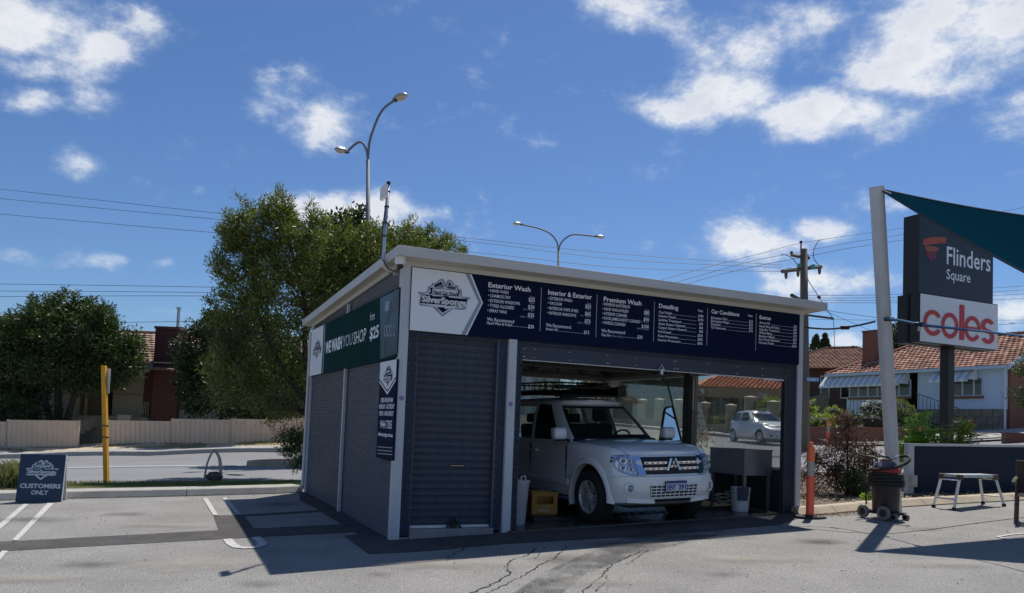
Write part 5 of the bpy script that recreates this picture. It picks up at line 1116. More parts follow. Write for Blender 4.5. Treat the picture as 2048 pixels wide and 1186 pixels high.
# ---- small white hatchback on the road
hb_ = P(1524, 888, 36.2); hz0 = h1(hb_.x, hb_.y)
hatch = thing('hatchback', 'small white hatchback driving along the road seen through the bay window', 'car', (hb_.x + .35, hb_.y - .8, hz0 + .02))
hatch.rotation_euler = (0, 0, rad(-78)); 
hp = dict(plan=[(.72, 0), (.71, .30), (.66, .52), (.55, .70), (.35, .80), (0, .83), (-.6, .835), (-1.6, .835), (-2.3, .83), (-2.75, .80), (-2.98, .66), (-3.05, .35), (-3.06, 0)],
          levels=[('a', .20, -.12, .90), ('a', .26, -.02, .97), ('a', .38, 0, 1.0), ('a', .52, -.005, 1.0), ('r', .12, -.03, .995), ('r', .5, -.10, .98), ('r', .82, -.20, .95), ('r', 1.0, -.32, .90)],
          zs=.58, ztx=[-3.1, -.55, -.2, .3, .6, .75], ztz=[1.02, .98, .95, .86, .78, .74], fx0=.0, fx1=.70, rx0=-2.6, rdx=.05, hw=.83, axles=(0, -2.46), wr=.30, well=.345, crown=.8)
m_silver = mat('car_paint_silver_white', (.72, .74, .76), .25, var=.01, coat=.8, metal=.1)
body2, bvh2 = car_body('body', hp, hatch, m_silver)
gh2 = [((-.42, 0), (-1.20, 0), 'windscreen'), ((-.46, .32), (-1.22, .26), 'windscreen'), ((-.58, .62), (-1.30, .50), None), ((-.74, .76), (-1.42, .58), 'side_window:front'), ((-1.75, .78), (-1.85, .60), None), ((-1.85, .78), (-1.93, .60), 'side_window:rear'), ((-2.60, .74), (-2.50, .56), None), ((-2.85, .62), (-2.68, .48), 'rear_window'), ((-2.95, .3), (-2.76, .25), 'rear_window'), ((-2.98, 0), (-2.78, 0), None)]
hp['gh'] = gh2; hp['gz'] = (lambda x: float(np.interp(x, [-3, -.8, -.4], [1.0, .98, 1.0])), lambda x: float(np.interp(x, [-2.8, -2, -1.2], [1.40, 1.455, 1.43]))); hp['glass'] = {k: m_darkglass for k in ('windscreen', 'rear_window')}
greenhouse(hp, hatch, m_silver)
for x in (0, -2.46):
    for s in (-1, 1): make_wheel(hatch, x, s * .735, .30, .18, .20, 5, -s)
def xf2(y, z, off=0): r = bvh2.ray_cast(Vector((3, y, z)), Vector((-1, 0, 0))); return (r[0].x if r[0] else .5) + off
for s in (-1, 1):
    b = MB(); b.sheet([(xf2(s * y, z, .012), s * y, z) for y, z in ((.40, .60), (.62, .60), (.68, .74), (.46, .70))][::s]); b.build('headlight', m_lampclear, hatch)
    b = MB(); b.bevbox(-.66, -.54, s * .90 - .09, s * .90 + .09, .97, 1.10, .03); b.build('mirror', m_silver, hatch)
    b = MB(); b.sheet([(xf2(s * y, z, .01), s * y, z) for y, z in ((.52, .33), (.66, .33), (.66, .40), (.52, .40))][::s]); b.build('fog_recess', m_black, hatch)
b = MB(); b.sheet([(xf2(y, z, .01), y, z) for y, z in ((-.32, .56), (.32, .56), (.36, .63), (-.36, .63))]); b.build('grille', m_black, hatch)
b = MB(); b.sheet([(xf2(y, z, .01), y, z) for y, z in ((-.38, .29), (.38, .29), (.36, .40), (-.36, .40))]); b.build('lower_intake', m_black, hatch)
b = MB(); b.box(xf2(0, .47, .01), xf2(0, .47, .02), -.18, .18, .42, .53); b.build('number_plate', m_plate, hatch)
# ------------------------------------------------------------------ THINGS ROUND THE SHED
def at(px, py, dz=0): x, y = G(px, py); return Vector((x, y, plane_z(x, y) + dz))
# inside the bay
p = at(1046, 1046); u, v = 1.93, .45; q = UV(u, v); bz = plane_z(q.x, q.y) + .03
o = thing('tall_bin', 'tall white plastic tub standing just inside the bay behind the column', 'bin', (q.x, q.y, bz), RZ_U)
mb = MB(); mb.lathe([(.13, 0), (.145, .02), (.185, .58), (.20, .60), (.20, .63), (.185, .63), (.175, .58), (.13, .04), (0, .04)], 28, cap=False); mb.build('tub', mat('tub_white', (.50, .50, .52), .5, var=.06, vscale=6), o, ang=40)
mb = MB(); mb.tube([(-.02, -.19, .62), (-.02, -.20, .68), (.04, -.20, .70), (.06, -.19, .63)], .010, 6); mb.build('handle', m_white, o)
cA, cB = at(1057, 1036), at(1112, 1035); cd = (cB - cA); o = thing('yellow_crate', 'yellow plastic crate on the bay floor behind the front wheel', 'crate', tuple((cA + cB) / 2 + Vector((0, .18, .03))), math.atan2(cd.y, cd.x))
m_crate = mat('crate_yellow', (.50, .23, .03), .5, var=.12, vscale=6)
W_, D_, H_ = .40, .34, .36
def crate(b):
    t = .015
    b.box(-W_ / 2, W_ / 2, -D_ / 2, -D_ / 2 + t, 0, H_ * .50); b.box(-W_ / 2, -W_ * .30, -D_ / 2, -D_ / 2 + t, H_ * .50, H_ * .82); b.box(W_ * .34, W_ / 2, -D_ / 2, -D_ / 2 + t, H_ * .50, H_ * .82); b.box(-W_ / 2, W_ / 2, -D_ / 2, -D_ / 2 + t, H_ * .82, H_)
    b.box(-W_ / 2, -W_ / 2 + t, -D_ / 2 + t, D_ / 2, 0, H_); b.box(W_ / 2 - t, W_ / 2, -D_ / 2 + t, D_ / 2, 0, H_); b.box(-W_ / 2 + t, W_ / 2 - t, D_ / 2 - t, D_ / 2, 0, H_); b.box(-W_ / 2 + t, W_ / 2 - t, -D_ / 2 + t, D_ / 2 - t, 0, t)
part(crate, 'crate_shell', m_crate, o); part(lambda b: b.bevbox(-W_ / 2 - .012, W_ / 2 + .012, -D_ / 2 - .012, -D_ / 2 + .0, H_ - .03, H_ + .0, .004), 'rim', m_crate, o)
part(lambda b: (b.box(-.05, .06, -D_ / 2 - .002, -D_ / 2, .13, .145), b.box(-.10, .08, -D_ / 2 - .002, -D_ / 2, .06, .10)), 'worn_print', mat('print_cream', (.5, .42, .22), .6, var=.4, vscale=80), o)
# steel wash basin
bF = at(1545, 1030); ux, uz = 6.0, 0
def vb(px, py, u): o_ = ORG + AX_U * u; v_, z_ = hit(px, py, o_, AX_V, AX_U); return v_, z_
fu0, fz0 = F(1455, 955, .9); 
q = UV(6.18, .9); tz = plane_z(q.x, q.y) + .03
tb = thing('steel_basin', 'dark stainless steel wash basin on four legs below the bay window', 'basin', (q.x, q.y, tz), RZ_U)
m_basin = mat('basin_steel', (.20, .21, .215), .35, metal=.5, var=.15, vscale=3)
def basin(b):
    x0, x1, y0, y1, z0, z1 = -.22, .36, -.52, .34, .56, .98; t = .02
    b.box(x0, x1, y0, y0 + t, z0, z1); b.box(x0, x1, y1 - t, y1, z0, z1); b.box(x0, x0 + t, y0 + t, y1 - t, z0, z1); b.box(x1 - t, x1, y0 + t, y1 - t, z0, z1); b.box(x0 + t, x1 - t, y0 + t, y1 - t, z0, z0 + t)
    b.box(x0 - .012, x1 + .012, y0 - .012, y0, z1 - .02, z1 + .004); b.box(x0 - .012, x0, y0, y1, z1 - .02, z1 + .004)
part(basin, 'bowl', m_basin, tb)
for x in (-.20, .31):
    for y in (-.50, .29): part(lambda b: b.box(x, x + .045, y, y + .045, 0, .56), 'leg', m_basin, tb)
# bucket with a towel
q = at(1480, 1026, .03); bk = thing('white_bucket', 'white plastic bucket with a dark cloth over its rim beside the basin', 'bucket', tuple(q), RZ_U)
mb = MB(); mb.lathe([(.125, 0), (.13, .01), (.150, .33), (.158, .33), (.158, .345), (.152, .345), (.152, .37), (.160, .37), (.160, .385), (.142, .385), (.125, .03), (0, .03)], 28, cap=False); mb.build('bucket_shell', mat('bucket_white', (.58, .58, .57), .5, var=.12, vscale=9), bk, ang=35)
mb = MB(); cl = []
for i in range(8):
    for j in range(7): a = rad(-150 + i * 10); zz = .395 - j * .036; rr = .170 - .012 * j * .3 + .006 * math.sin(i * 1.7 + j); cl.append((rr * math.cos(a), rr * math.sin(a), zz))
mb.add(cl, [(i * 7 + j, i * 7 + j + 1, (i + 1) * 7 + j + 1, (i + 1) * 7 + j) for i in range(7) for j in range(6)]); tag(mb.build('cleaning_cloth', mat('cloth_slate', (.06, .065, .09), .9, var=.2, vscale=10), loc=tuple(q), rz=RZ_U, smooth=True), 'dark slate cleaning cloth draped over the rim of the white bucket', 'cloth')
mb = MB(); q = at(1452, 1018, .05); pts = []
for k in range(60): a = k * .45; r_ = .16 + .03 * math.sin(k * .7); pts.append((q.x - .02 + r_ * math.cos(a), q.y + r_ * math.sin(a) * .8, q.z + .03 + k * .0032 + .02 * math.sin(k)))
mb.tube(pts, .010, 6); tag(mb.build('coiled_hose', mat('hose_pale', (.42, .42, .30), .5), smooth=True), 'pale coiled garden hose lying behind the white bucket', 'hose')
# ---- bollards
def bollard(loc, label, sc=1.0, base=True, group='orange bollards'):
    o = thing('traffic_bollard', label, 'bollard', tuple(loc), 0, group)
    if base:
        mb = MB(); mb.prism([(.20 * math.cos(a) * (1.35 if abs(math.cos(a)) > .5 else 1.15), .20 * math.sin(a)) for a in np.linspace(0, 2 * math.pi, 8, endpoint=False) + math.pi / 8], .035); mb.build('base', m_rubber, o)
        mb = MB(); mb.lathe([(.115, .035), (.105, .055), (.06, .06)], 24, cap=False); mb.build('base_collar', m_rubber, o, smooth=True)
    k = 1.0
    mb = MB(); mb.lathe([(.064, .04), (.064, .10), (.060, .70)], 24, cap=False); mb.build('post', m_orange, o, smooth=True)
    mb = MB(); mb.lathe([(.0605, .70), (.0595, .94)], 24, cap=False); mb.build('reflective_band', m_reflect, o, smooth=True)
    mb = MB(); mb.lathe([(.061, .94), (.064, .95), (.063, 1.10), (.064, 1.16), (.055, 1.185), (.025, 1.19), (.022, 1.205), (.040, 1.215), (.045, 1.235), (.035, 1.255), (.0, 1.26)], 24, cap=False); mb.build('top', m_orangetop, o, ang=50)
    o.scale = (sc,) * 3; return o
q = at(1622, 1037); o = bollard(q + Vector((0, .05, 0)), 'tall orange bollard with grey band and black base beside the right shed column', .93)
def far_pt(px, py, Y): p_ = P(px, py, Y); return Vector((p_.x, p_.y, h1(p_.x, p_.y)))
bollard(far_pt(1656, 889, 33.5), 'small distant orange bollard behind the dark red shrub', 1.0, False); bollard(far_pt(1840, 900, 33.0), 'small distant orange bollard seen over the low navy wall', .8, False)
# ---- vacuum cleaner
q = (at(1735, 1035) + at(1797, 1045)) / 2; va_ = at(1797, 1047) - at(1737, 1036)
vac = thing('vacuum_cleaner', 'large black wet and dry vacuum on wheels with red collar and wound hose', 'vacuum cleaner', (q.x + .10, q.y + .12, plane_z(q.x, q.y)), math.atan2(va_.y, va_.x) + .15)
vac.scale = (.93, .93, .93)
m_vred = mat('vac_red', (.45, .035, .025), .4, var=.08); m_vgrey = mat('vac_grey', (.10, .10, .115), .4, var=.08)
mb = MB(); mb.lathe([(.0, .12), (.19, .12), (.205, .16), (.215, .50), (.235, .56), (.235, .60), (.22, .62)], 36, cap=False); mb.build('tank', m_black, vac, ang=50)
mb = MB()
for k, (r_, z_) in enumerate(((.255, .56), (.265, .605), (.262, .655), (.255, .70), (.248, .745))): mb.tube([((r_ + .006 * math.sin(a * 3 + k)) * math.cos(a), (r_ + .006 * math.cos(a * 2 + k)) * math.sin(a), z_ + .008 * math.sin(a * 2 + k)) for a in np.linspace(0, 2 * math.pi, 30)], .026, 8, cap=False)
mb.build('wound_hose', m_rubber, vac, smooth=True)
mb = MB(); mb.lathe([(.20, .72), (.225, .76), (.228, .82), (.205, .86)], 36, cap=False); mb.build('red_collar', m_vred, vac, ang=50)
mb = MB(); mb.lathe([(.208, .855), (.205, .875), (.18, .925), (.12, .955), (0, .965)], 36, cap=False); mb.build('motor_head', m_vgrey, vac, smooth=True)
mb = MB(); mb.bevbox(-.07, .05, -.06, .06, .95, .985, .012); mb.build('head_handle', m_vred, vac); mb = MB(); mb.box(.02, .07, -.22, -.19, .87, .94); mb.build('latch', mat('latch_white', (.5, .5, .48), .5), vac)
mb = MB(); mb.tube([Vector(x) for x in resample([(-.18, -.20, .80), (.05, -.26, .82), (.30, -.12, .88), (.40, .02, .98), (.32, .10, 1.06), (.18, .05, 1.04)], 26)], .024, 9); mb.build('suction_hose', m_rubber, vac, smooth=True)
mb = MB(); mb.tube([(.20, .06, 1.045), (.08, 0, 1.01)], .026, 9); mb.build('hose_cuff', m_galv, vac)
for y in (-.17, .17): mb = MB(); mb.tube([(-.24, y, .22), (-.26, y, .50), (-.36, y, .70), (-.42, y, 1.0), (-.38, y, 1.03), (-.10, y, 1.02), (-.03, y, .95)], .014, 7); mb.build('push_handle', m_black, vac, smooth=True)
mb = MB(); mb.tube([(-.42, -.17, 1.0), (-.42, .17, 1.0)], .014, 7); mb.build('handle_bar', m_black, vac); mb = MB(); mb.box(-.26, .24, -.2, -.17, .09, .13); mb.box(-.26, .24, .17, .2, .09, .13); mb.box(-.26, -.2, -.17, .17, .09, .13); mb.box(.18, .24, -.17, .17, .09, .13); mb.build('trolley_frame', m_black, vac)
for x, r_, ys in ((-.25, .11, (-.23, .23)), (.16, .12, (-.25, )), (.27, .06, (-.14, .14))):
    for y in ys:
        mb = MB(); T = Matrix.Translation((x, y, r_)) @ Matrix.Rotation(rad(90), 4, 'X'); mb.lathe([(r_ * .55, -.022), (r_ * .92, -.024), (r_, -.012), (r_, .012), (r_ * .92, .024), (r_ * .55, .022)], 28, T, cap=False); wo = mb.build('wheel', mat('wheel_grey', (.16, .17, .17), .7, var=.1), vac, ang=40)
        mb = MB(); mb.lathe([(0.001, -.018), (r_ * .56, -.018), (r_ * .56, .018), (.001, .018)], 20, T, cap=False); mb.build('wheel_hub', m_black, wo)
        for k in range(6): pass
# ---- shade post
pb = at(1790, 1024) ; pt_ = Vector((5.42, 11.75, 5.32))
pb = Vector((6.36, 12.95, plane_z(6.36, 12.95)))
po = thing('shade_post', 'thick leaning grey steel post that holds the shade sail', 'post', tuple(pb))
mb = MB(); mb.tube([(0, 0, -.05), tuple(pt_ - pb)], .105, 28); mb.build('pole', m_grey, po, ang=50)
mb = MB(); dn = (pt_ - pb).normalized(); mb.tube([tuple(pt_ - pb), tuple(pt_ - pb + dn * .012)], .109, 28); mb.build('cap', m_fascia, po)
# sail with slack edges
sA = P(1757, 377, 11.72); 
eU = P(2048, 428, 12.9); eL = P(2048, 545, 10.2)
cU = sA + (eU - sA) * 2.1 + Vector((0, 0, .15)); cL = sA + (eL - sA) * 1.9 + Vector((0, 0, .2)); cF = cU + (cL - sA) * .8
sail = thing('shade_sail', 'dark teal mesh shade sail stretched from the leaning post', 'shade sail', tuple(sA))
mU = P(1900, 408, 12.3); mL = P(1985, 497, 10.7); 
def edge(a, b, via, tvia):
    s = (via - (a + (b - a) * tvia)); return lambda t: a + (b - a) * t + s * (4 * t * (1 - t)) / (4 * tvia * (1 - tvia))
eu = edge(sA, cU, P(1900, 407, 12.32), .245); el = edge(sA, cL, P(1900, 463, 10.95), .27)
eu2 = lambda t: sA + (cU - sA) * t + Vector((0, 0, -.42)) * (t * (1 - t)) * 1.2; 
V = []; NN = 22
for i in range(NN + 1):
    for j in range(NN + 1):
        s_, t_ = i / NN, j / NN
        a = eu(s_); b = el(t_); p_ = sA + (eu(s_) - sA) + (el(t_) - sA) + (cF - cU - cL + sA) * s_ * t_ + Vector((0, 0, -.35 * 16 * s_ * (1 - s_) * t_ * (1 - t_) * .5)); V.append(p_ - sA)
def sailmat():
    m = bpy.data.materials.new('shade_mesh'); m.use_nodes = True; nt = m.node_tree; L = nt.links; b = nt.nodes.new('ShaderNodeBsdfDiffuse'); b.inputs[0].default_value = (.003, .028, .048, 1)
    t = nt.nodes.new('ShaderNodeBsdfTranslucent'); t.inputs[0].default_value = (.012, .12, .155, 1); mx = nt.nodes.new('ShaderNodeMixShader'); mx.inputs[0].default_value = .35
    n = nt.nodes.new('ShaderNodeTexNoise'); n.inputs['Scale'].default_value = 60; n.inputs['Detail'].default_value = 3; tc = nt.nodes.new('ShaderNodeTexCoord'); mp = nt.nodes.new('ShaderNodeMapping'); mp.inputs['Scale'].default_value = (1, .12, 1); mp.inputs['Rotation'].default_value = (0, 0, .6); L.new(tc.outputs['Object'], mp.inputs[0]); L.new(mp.outputs[0], n.inputs['Vector'])
    r = nt.nodes.new('ShaderNodeMapRange'); r.inputs[1].default_value = .3; r.inputs[2].default_value = .7; r.inputs[3].default_value = .6; r.inputs[4].default_value = 1.5; L.new(n.outputs[0], r.inputs[0])
    sc_ = nt.nodes.new('ShaderNodeVectorMath'); sc_.operation = 'SCALE'; sc_.inputs[0].default_value = (.004, .044, .078); L.new(r.outputs[0], sc_.inputs['Scale']); L.new(sc_.outputs[0], t.inputs[0]); 
    o = nt.nodes['Material Output']; L.new(b.outputs[0], mx.inputs[1]); L.new(t.outputs[0], mx.inputs[2]); L.new(mx.outputs[0], o.inputs[0]); return m
mb = MB(); mb.add(V, [(i * (NN + 1) + j, (i + 1) * (NN + 1) + j, (i + 1) * (NN + 1) + j + 1, i * (NN + 1) + j + 1) for i in range(NN) for j in range(NN)]); mb.build('sail_cloth', sailmat(), sail, smooth=True)
mb = MB(); mb.tube([V[i * (NN + 1)] for i in range(NN + 1)], .014, 5); mb.tube([V[j] for j in range(NN + 1)], .014, 5); mb.build('edge_cable', m_wire, sail)
mb = MB(); mb.tube([tuple(pt_ - sA + Vector((.10, -.02, -.10))), (0, 0, 0), tuple((V[NN + 2]) * .5)], .014, 6)
for k in range(3): c_ = (pt_ + Vector((.12, 0, -.10)) - sA) * (k / 3.0); mb.tube([c_ + Vector((.03 * math.cos(a), 0, .03 * math.sin(a))) for a in np.linspace(0, 6.28, 10)], .007, 5)
mb.build('shackle', m_galv, sail)
# post is fixed in footing; far sail posts stand outside the frame, they carry the sail corners
for cpt, lb in ((cU, 'grey steel post holding the far corner of the shade sail'), (cL, 'grey steel post holding the near corner of the shade sail'), (cF, 'grey steel post holding the outer corner of the shade sail')):
    gz_ = plane_z(cpt.x, cpt.y); o = thing('shade_post', lb, 'post', (cpt.x, cpt.y, gz_)); mb = MB(); mb.tube([(.25, 0, -.05), (.02, 0, cpt.z - gz_ + .1)], .105, 16); mb.build('pole', m_grey, o)
# ---- low navy wall
wa, wb = at(1814, 998), at(2046, 991); wd = (wb - wa); wl_ = 6.0; ang = math.atan2(wd.y, wd.x)
lw = thing('low_wall', 'low navy corrugated steel wall in a grey frame behind the workbench', 'wall', (wa.x, wa.y, wa.z), ang)
slope = .036
def lwall(b):
    k = 120; V = []; pitch = .032; n = int(.90 / (pitch / 4))
    for i in range(n + 1):
        z = .10 + .90 * i / n; d = .0065 * math.sin(math.pi / 2 * i); V += [(.10, -.01 - d, z), (wl_ - .0, -.01 - d, z + slope * wl_ * .6)]
    b.add(V, [(2 * i, 2 * i + 1, 2 * i + 3, 2 * i + 2) for i in range(n)])
part(lwall, 'corrugated_sheet', mat('navy_sheet_matt', (.022, .034, .062), .5, var=.12, vscale=2, spec=.15), lw, smooth=True)
part(lambda b: b.bevbox(-.03, .10, -.06, .06, .02, 1.05, .005), 'end_post', m_grey, lw)
def rail(b, z): b.add([(x, y, z + dz + slope * .6 * x) for x in (.10, wl_) for y in (-.035, .035) for dz in (0, .045)], [(0, 1, 3, 2), (4, 6, 7, 5), (0, 4, 5, 1), (2, 3, 7, 6), (0, 2, 6, 4), (1, 5, 7, 3)])
part(lambda b: rail(b, 1.0), 'top_rail', m_grey, lw); part(lambda b: rail(b, .06), 'bottom_rail', m_grey, lw)
part(lambda b: b.bevbox(2.0, 2.14, -.05, .05, -.1, .10, .01), 'footing', m_kerbtan, lw)
q = P(1826, 962, wa.y - .12); mb = MB(); mb.bevbox(-.06, .06, -.05, .05, -.11, .11, .008); ob = tag(mb.build('power_outlet', mat('outlet_grey', (.42, .42, .40), .5), loc=tuple(q), rz=ang), 'pale grey weatherproof power outlet on the end of the low wall', 'power outlet')
# ---- workbench
bp = [at(1867, 1015), at(1908, 1021), at(2008, 1013), at(1966, 1008)]
cbx = sum(bp, Vector()) / 4; bz_ = plane_z(cbx.x, cbx.y); H_ = .50
bench = thing('work_platform', 'weathered aluminium work platform with folding legs by the low navy wall', 'workbench', (cbx.x, cbx.y, bz_))
topz = P(1900, 947, cbx.y).z - bz_
tp = [P(1882, 950, bp[0].y - .02), P(1919, 953, bp[1].y + .1), P(1992, 950, bp[2].y + .1), P(1960, 946, bp[3].y)]
tp = [Vector((t.x - cbx.x, t.y - cbx.y, .0)) for t in tp]; fz_ = [0] * 4
def top_(b):
    V = [(t.x, t.y, topz - .05) for t in tp] + [(t.x, t.y, topz) for t in tp]; b.add(V, [(3, 2, 1, 0), (4, 5, 6, 7), (0, 1, 5, 4), (1, 2, 6, 5), (2, 3, 7, 6), (3, 0, 4, 7)])
part(top_, 'platform', mat('worn_alu', (.42, .45, .47), .4, metal=.6, var=.25, vscale=8), bench)
for i in range(4):
    g_ = bp[i] - Vector((cbx.x, cbx.y, bz_)); a = tp[i] * .97 + Vector((0, 0, topz - .03))
    lg = part(lambda b: b.tube([tuple(a), tuple(g_ + Vector((0, 0, .03)))], .026, 4), 'leg', m_alu, bench)
    part(lambda b: b.tube([tuple(g_ + Vector((0, 0, .05))), tuple(g_)], .032, 6), 'foot', m_rubber, lg)
    part(lambda b: b.bevbox(a.x - .04, a.x + .04, a.y - .04, a.y + .04, topz - .09, topz + .004, .01), 'hinge', mat('hinge_rust', (.13, .09, .06), .6, metal=.4, var=.3, vscale=20), bench)
for i, j in ((0, 1), (2, 3)):
    for f_ in (.15, .70):
        A_ = (tp[i] * .97 + Vector((0, 0, topz))).lerp(bp[i] - Vector((cbx.x, cbx.y, bz_)), f_); B_ = (tp[j] * .97 + Vector((0, 0, topz))).lerp(bp[j] - Vector((cbx.x, cbx.y, bz_)), f_)
        part(lambda b: b.tube([tuple(A_), tuple(B_)], .014, 5), 'brace', m_alu, bench)
# ---- wicker chair on the frame edge
cq = at(2062, 1050); ch = thing('wicker_chair', 'brown woven wicker armchair at the right edge beside the work platform', 'chair', (cq.x + .18, cq.y + .1, plane_z(cq.x, cq.y)), rad(-35))
m_wick = mat('wicker_brown', (.13, .10, .075), .8, var=.3, vscale=60, bump=.8, bscale=160)
def weave(b, p00, p10, p01, n=14):
    p00, p10, p01 = Vector(p00), Vector(p10), Vector(p01)
    for k in range(n + 1): t = k / n; a = p00 + (p01 - p00) * t; b.tube([a + Vector((0, 0, 0)), a + (p10 - p00) * .5 + Vector((.006, .006, 0)) * (1 if k % 2 else -1), a + (p10 - p00)], .012, 5)
    for k in range(9): t = k / 8; a = p00 + (p10 - p00) * t; b.tube([a, a + (p01 - p00)], .010, 5)
part(lambda b: weave(b, (-.27, -.28, .42), (.27, -.28, .42), (-.27, .26, .44), 18), 'seat', m_wick, ch)
part(lambda b: weave(b, (-.28, .27, .42), (.28, .27, .42), (-.30, .36, .92), 20), 'backrest', m_wick, ch)
for s in (-1, 1):
    part(lambda b: weave(b, (s * .28, -.26, .12), (s * .28, .27, .12), (s * .28, -.26, .60), 16), 'side_panel', m_wick, ch)
    part(lambda b: b.tube([(s * .29, .32, .66), (s * .30, -.20, .64), (s * .30, -.28, .60)], .028, 8), 'armrest', m_wick, ch)
    for y in (-.25, .25): part(lambda b: b.tube([(s * .27, y, .44), (s * .28, y * 1.05, 0)], .022, 8), 'leg', m_wick, ch)
# ---- A frame sign on the left
aL, aR = at(30, 1006), at(122, 1004); d_ = aR - aL; aw = d_.length; th_ = math.atan2(d_.y, d_.x)
af = thing('sandwich_board', 'navy sandwich board with white emblem standing on the car park by the left edge', 'sign', tuple((aL + aR) / 2), th_)
zt = P(85, 910, (aL.y + aR.y) / 2 + .12).z - aL.z; Tt = Matrix.Rotation(rad(-8), 4, 'X'); Tb = Matrix.Translation((0, .30, 0)) @ Matrix.Rotation(rad(10), 4, 'X')
m_anavy = mat('aframe_navy', (.016, .032, .075), .35, var=.05)
part(lambda b: b.bevbox(-aw / 2, aw / 2, 0, .018, .0, zt * 1.01, .004, Tt), 'front_panel', m_anavy, af); part(lambda b: b.bevbox(-aw / 2, aw / 2, 0, .018, .0, zt * 1.0, .004, Tb), 'rear_panel', m_white, af)
part(lambda b: b.box(aw / 2, aw / 2 + .012, -.004, .022, 0, zt * 1.01, Tt), 'edge_strip', m_white, af)
part(lambda b: b.box(-.05, .05, .13, .17, zt - .03, zt), 'hinge', m_galv, af)
m_al = mat('aframe_lettering', (.55, .62, .68), .5, var=0)
logo(af, Tt @ Matrix.Translation((-aw * .36, -.002, zt * .655)) @ Matrix.Diagonal((aw * .74, 1, aw * .74, 1)), cols=(m_al, m_anavy, m_al))
lt = MB(); put_text(lt, 'CUSTOMERS', -aw * .44, aw * .46, zt * .30, zt * .088, -.004, off=.004, T=Tt); put_text(lt, 'ONLY', -aw * .18, aw * .20, zt * .165, zt * .088, -.004, off=.004, T=Tt); lt.build('lettering', m_al, af)
# ---- yellow post
yb = G(213, 966); yb = Vector((yb[0], yb[1], plane_z(*yb) + .08)); yt = P(208, 731, yb.y - .05)
yp = thing('yellow_post', 'tall yellow timber post on the grass strip with a small white plate', 'post', tuple(yb))
q = yt - yb
def ypole(b):
    a = Vector((-.052, -.045, 0)); V = []
    for t in (0, 1):
        for dx, dy in ((-.044, -.045), (.044, -.045), (.044, .045), (-.044, .045)): V.append((q.x * t + dx, q.y * t + dy, q.z * t - (0.1 if t == 0 else 0)))
    b.add(V, [(0, 1, 5, 4), (1, 2, 6, 5), (2, 3, 7, 6), (3, 0, 4, 7), (4, 5, 6, 7)])
part(ypole, 'post_shaft', mat('yellow_paint', (.72, .36, .02), .55, var=.10, vscale=4), yp)
part(lambda b: [b.box(q.x * t - .047, q.x * t + .047, q.y * t - .048, q.y * t + .048, q.z * t - .012, q.z * t + .012) for t in (.37, .47)], 'band', m_black, yp)
part(lambda b: b.box(q.x - .02, q.x + .12, q.y + .055, q.y + .065, q.z - .60, q.z - .06), 'plate', m_white, yp)
# ---- hoop and dark rock
ha, hb2_ = G(408, 963), G(441, 962); ha = Vector((ha[0], ha[1], plane_z(*ha) + .06)); hb2_ = Vector((hb2_[0], hb2_[1], plane_z(*hb2_) + .06)); ht = P(428, 899, ha.y + .12)
hoop = thing('pointed_hoop', 'pale curved timber hoop meeting in a point on the grass strip', 'hoop', tuple(ha))
part(lambda b: b.tube([Vector(x) for x in resample([(0, 0, -.05), (.05, 0, .35), tuple((ht - ha) + Vector((-.01, 0, 0)))], 12)], .022, 6), 'thin_strip', mat('pale_timber', (.42, .41, .36), .7, var=.15, vscale=8), hoop)
pr = [Vector(x) for x in resample([tuple(hb2_ - ha + Vector((0, 0, -.05))), tuple((hb2_ - ha) * .86 + Vector((0, 0, .42))), tuple(ht - ha)], 14)]
def flatstrip(b):
    V = []
    for p_ in pr: V += [p_ + Vector((-.045, .03, 0)), p_ + Vector((.045, -.03, 0)), p_ + Vector((.05, -.015, 0)), p_ + Vector((-.04, .045, 0))]
    b.add(V, [(i * 4 + j, i * 4 + (j + 1) % 4, (i + 1) * 4 + (j + 1) % 4, (i + 1) * 4 + j) for i in range(len(pr) - 1) for j in range(4)])
part(flatstrip, 'wide_strip', mat('pale_timber', (.42, .41, .36), .7), hoop)
def rockmesh(b, r=(.20, .15, .14)):
    bm = bmesh.new(); bmesh.ops.create_icosphere(bm, subdivisions=3, radius=1)
    for v in bm.verts: k = 1 + .35 * noise.noise(v.co * 1.6 + Vector((4, 1, 0))); v.co = Vector((v.co.x * r[0] * k, v.co.y * r[1] * k, v.co.z * r[2] * k))
    b.addbm(bm)
mb = MB(); rockmesh(mb, (.19, .14, .10)); q = at(428, 962); tag(mb.build('dark_rock', mat('rock_dark', (.09, .085, .08), .9, var=.3, vscale=8, bump=.8, bscale=30), loc=(q.x, q.y, q.z + .10)), 'dark rough rock lying between the feet of the pointed hoop', 'rock')
# strappy plant at the left edge behind the sandwich board
def strappy():
    L_ = at(18, 985); return L_.x + random.gauss(0, .25), L_.y + .25 + random.gauss(0, .12), L_.z + .08
tufts('strappy_plant', 900, strappy, 'clump of strappy green and straw leaves at the left edge behind the sandwich board', (.10, .14, .04), (.38, .36, .20), .48, .010, 1.1, cat='plant', kind='')
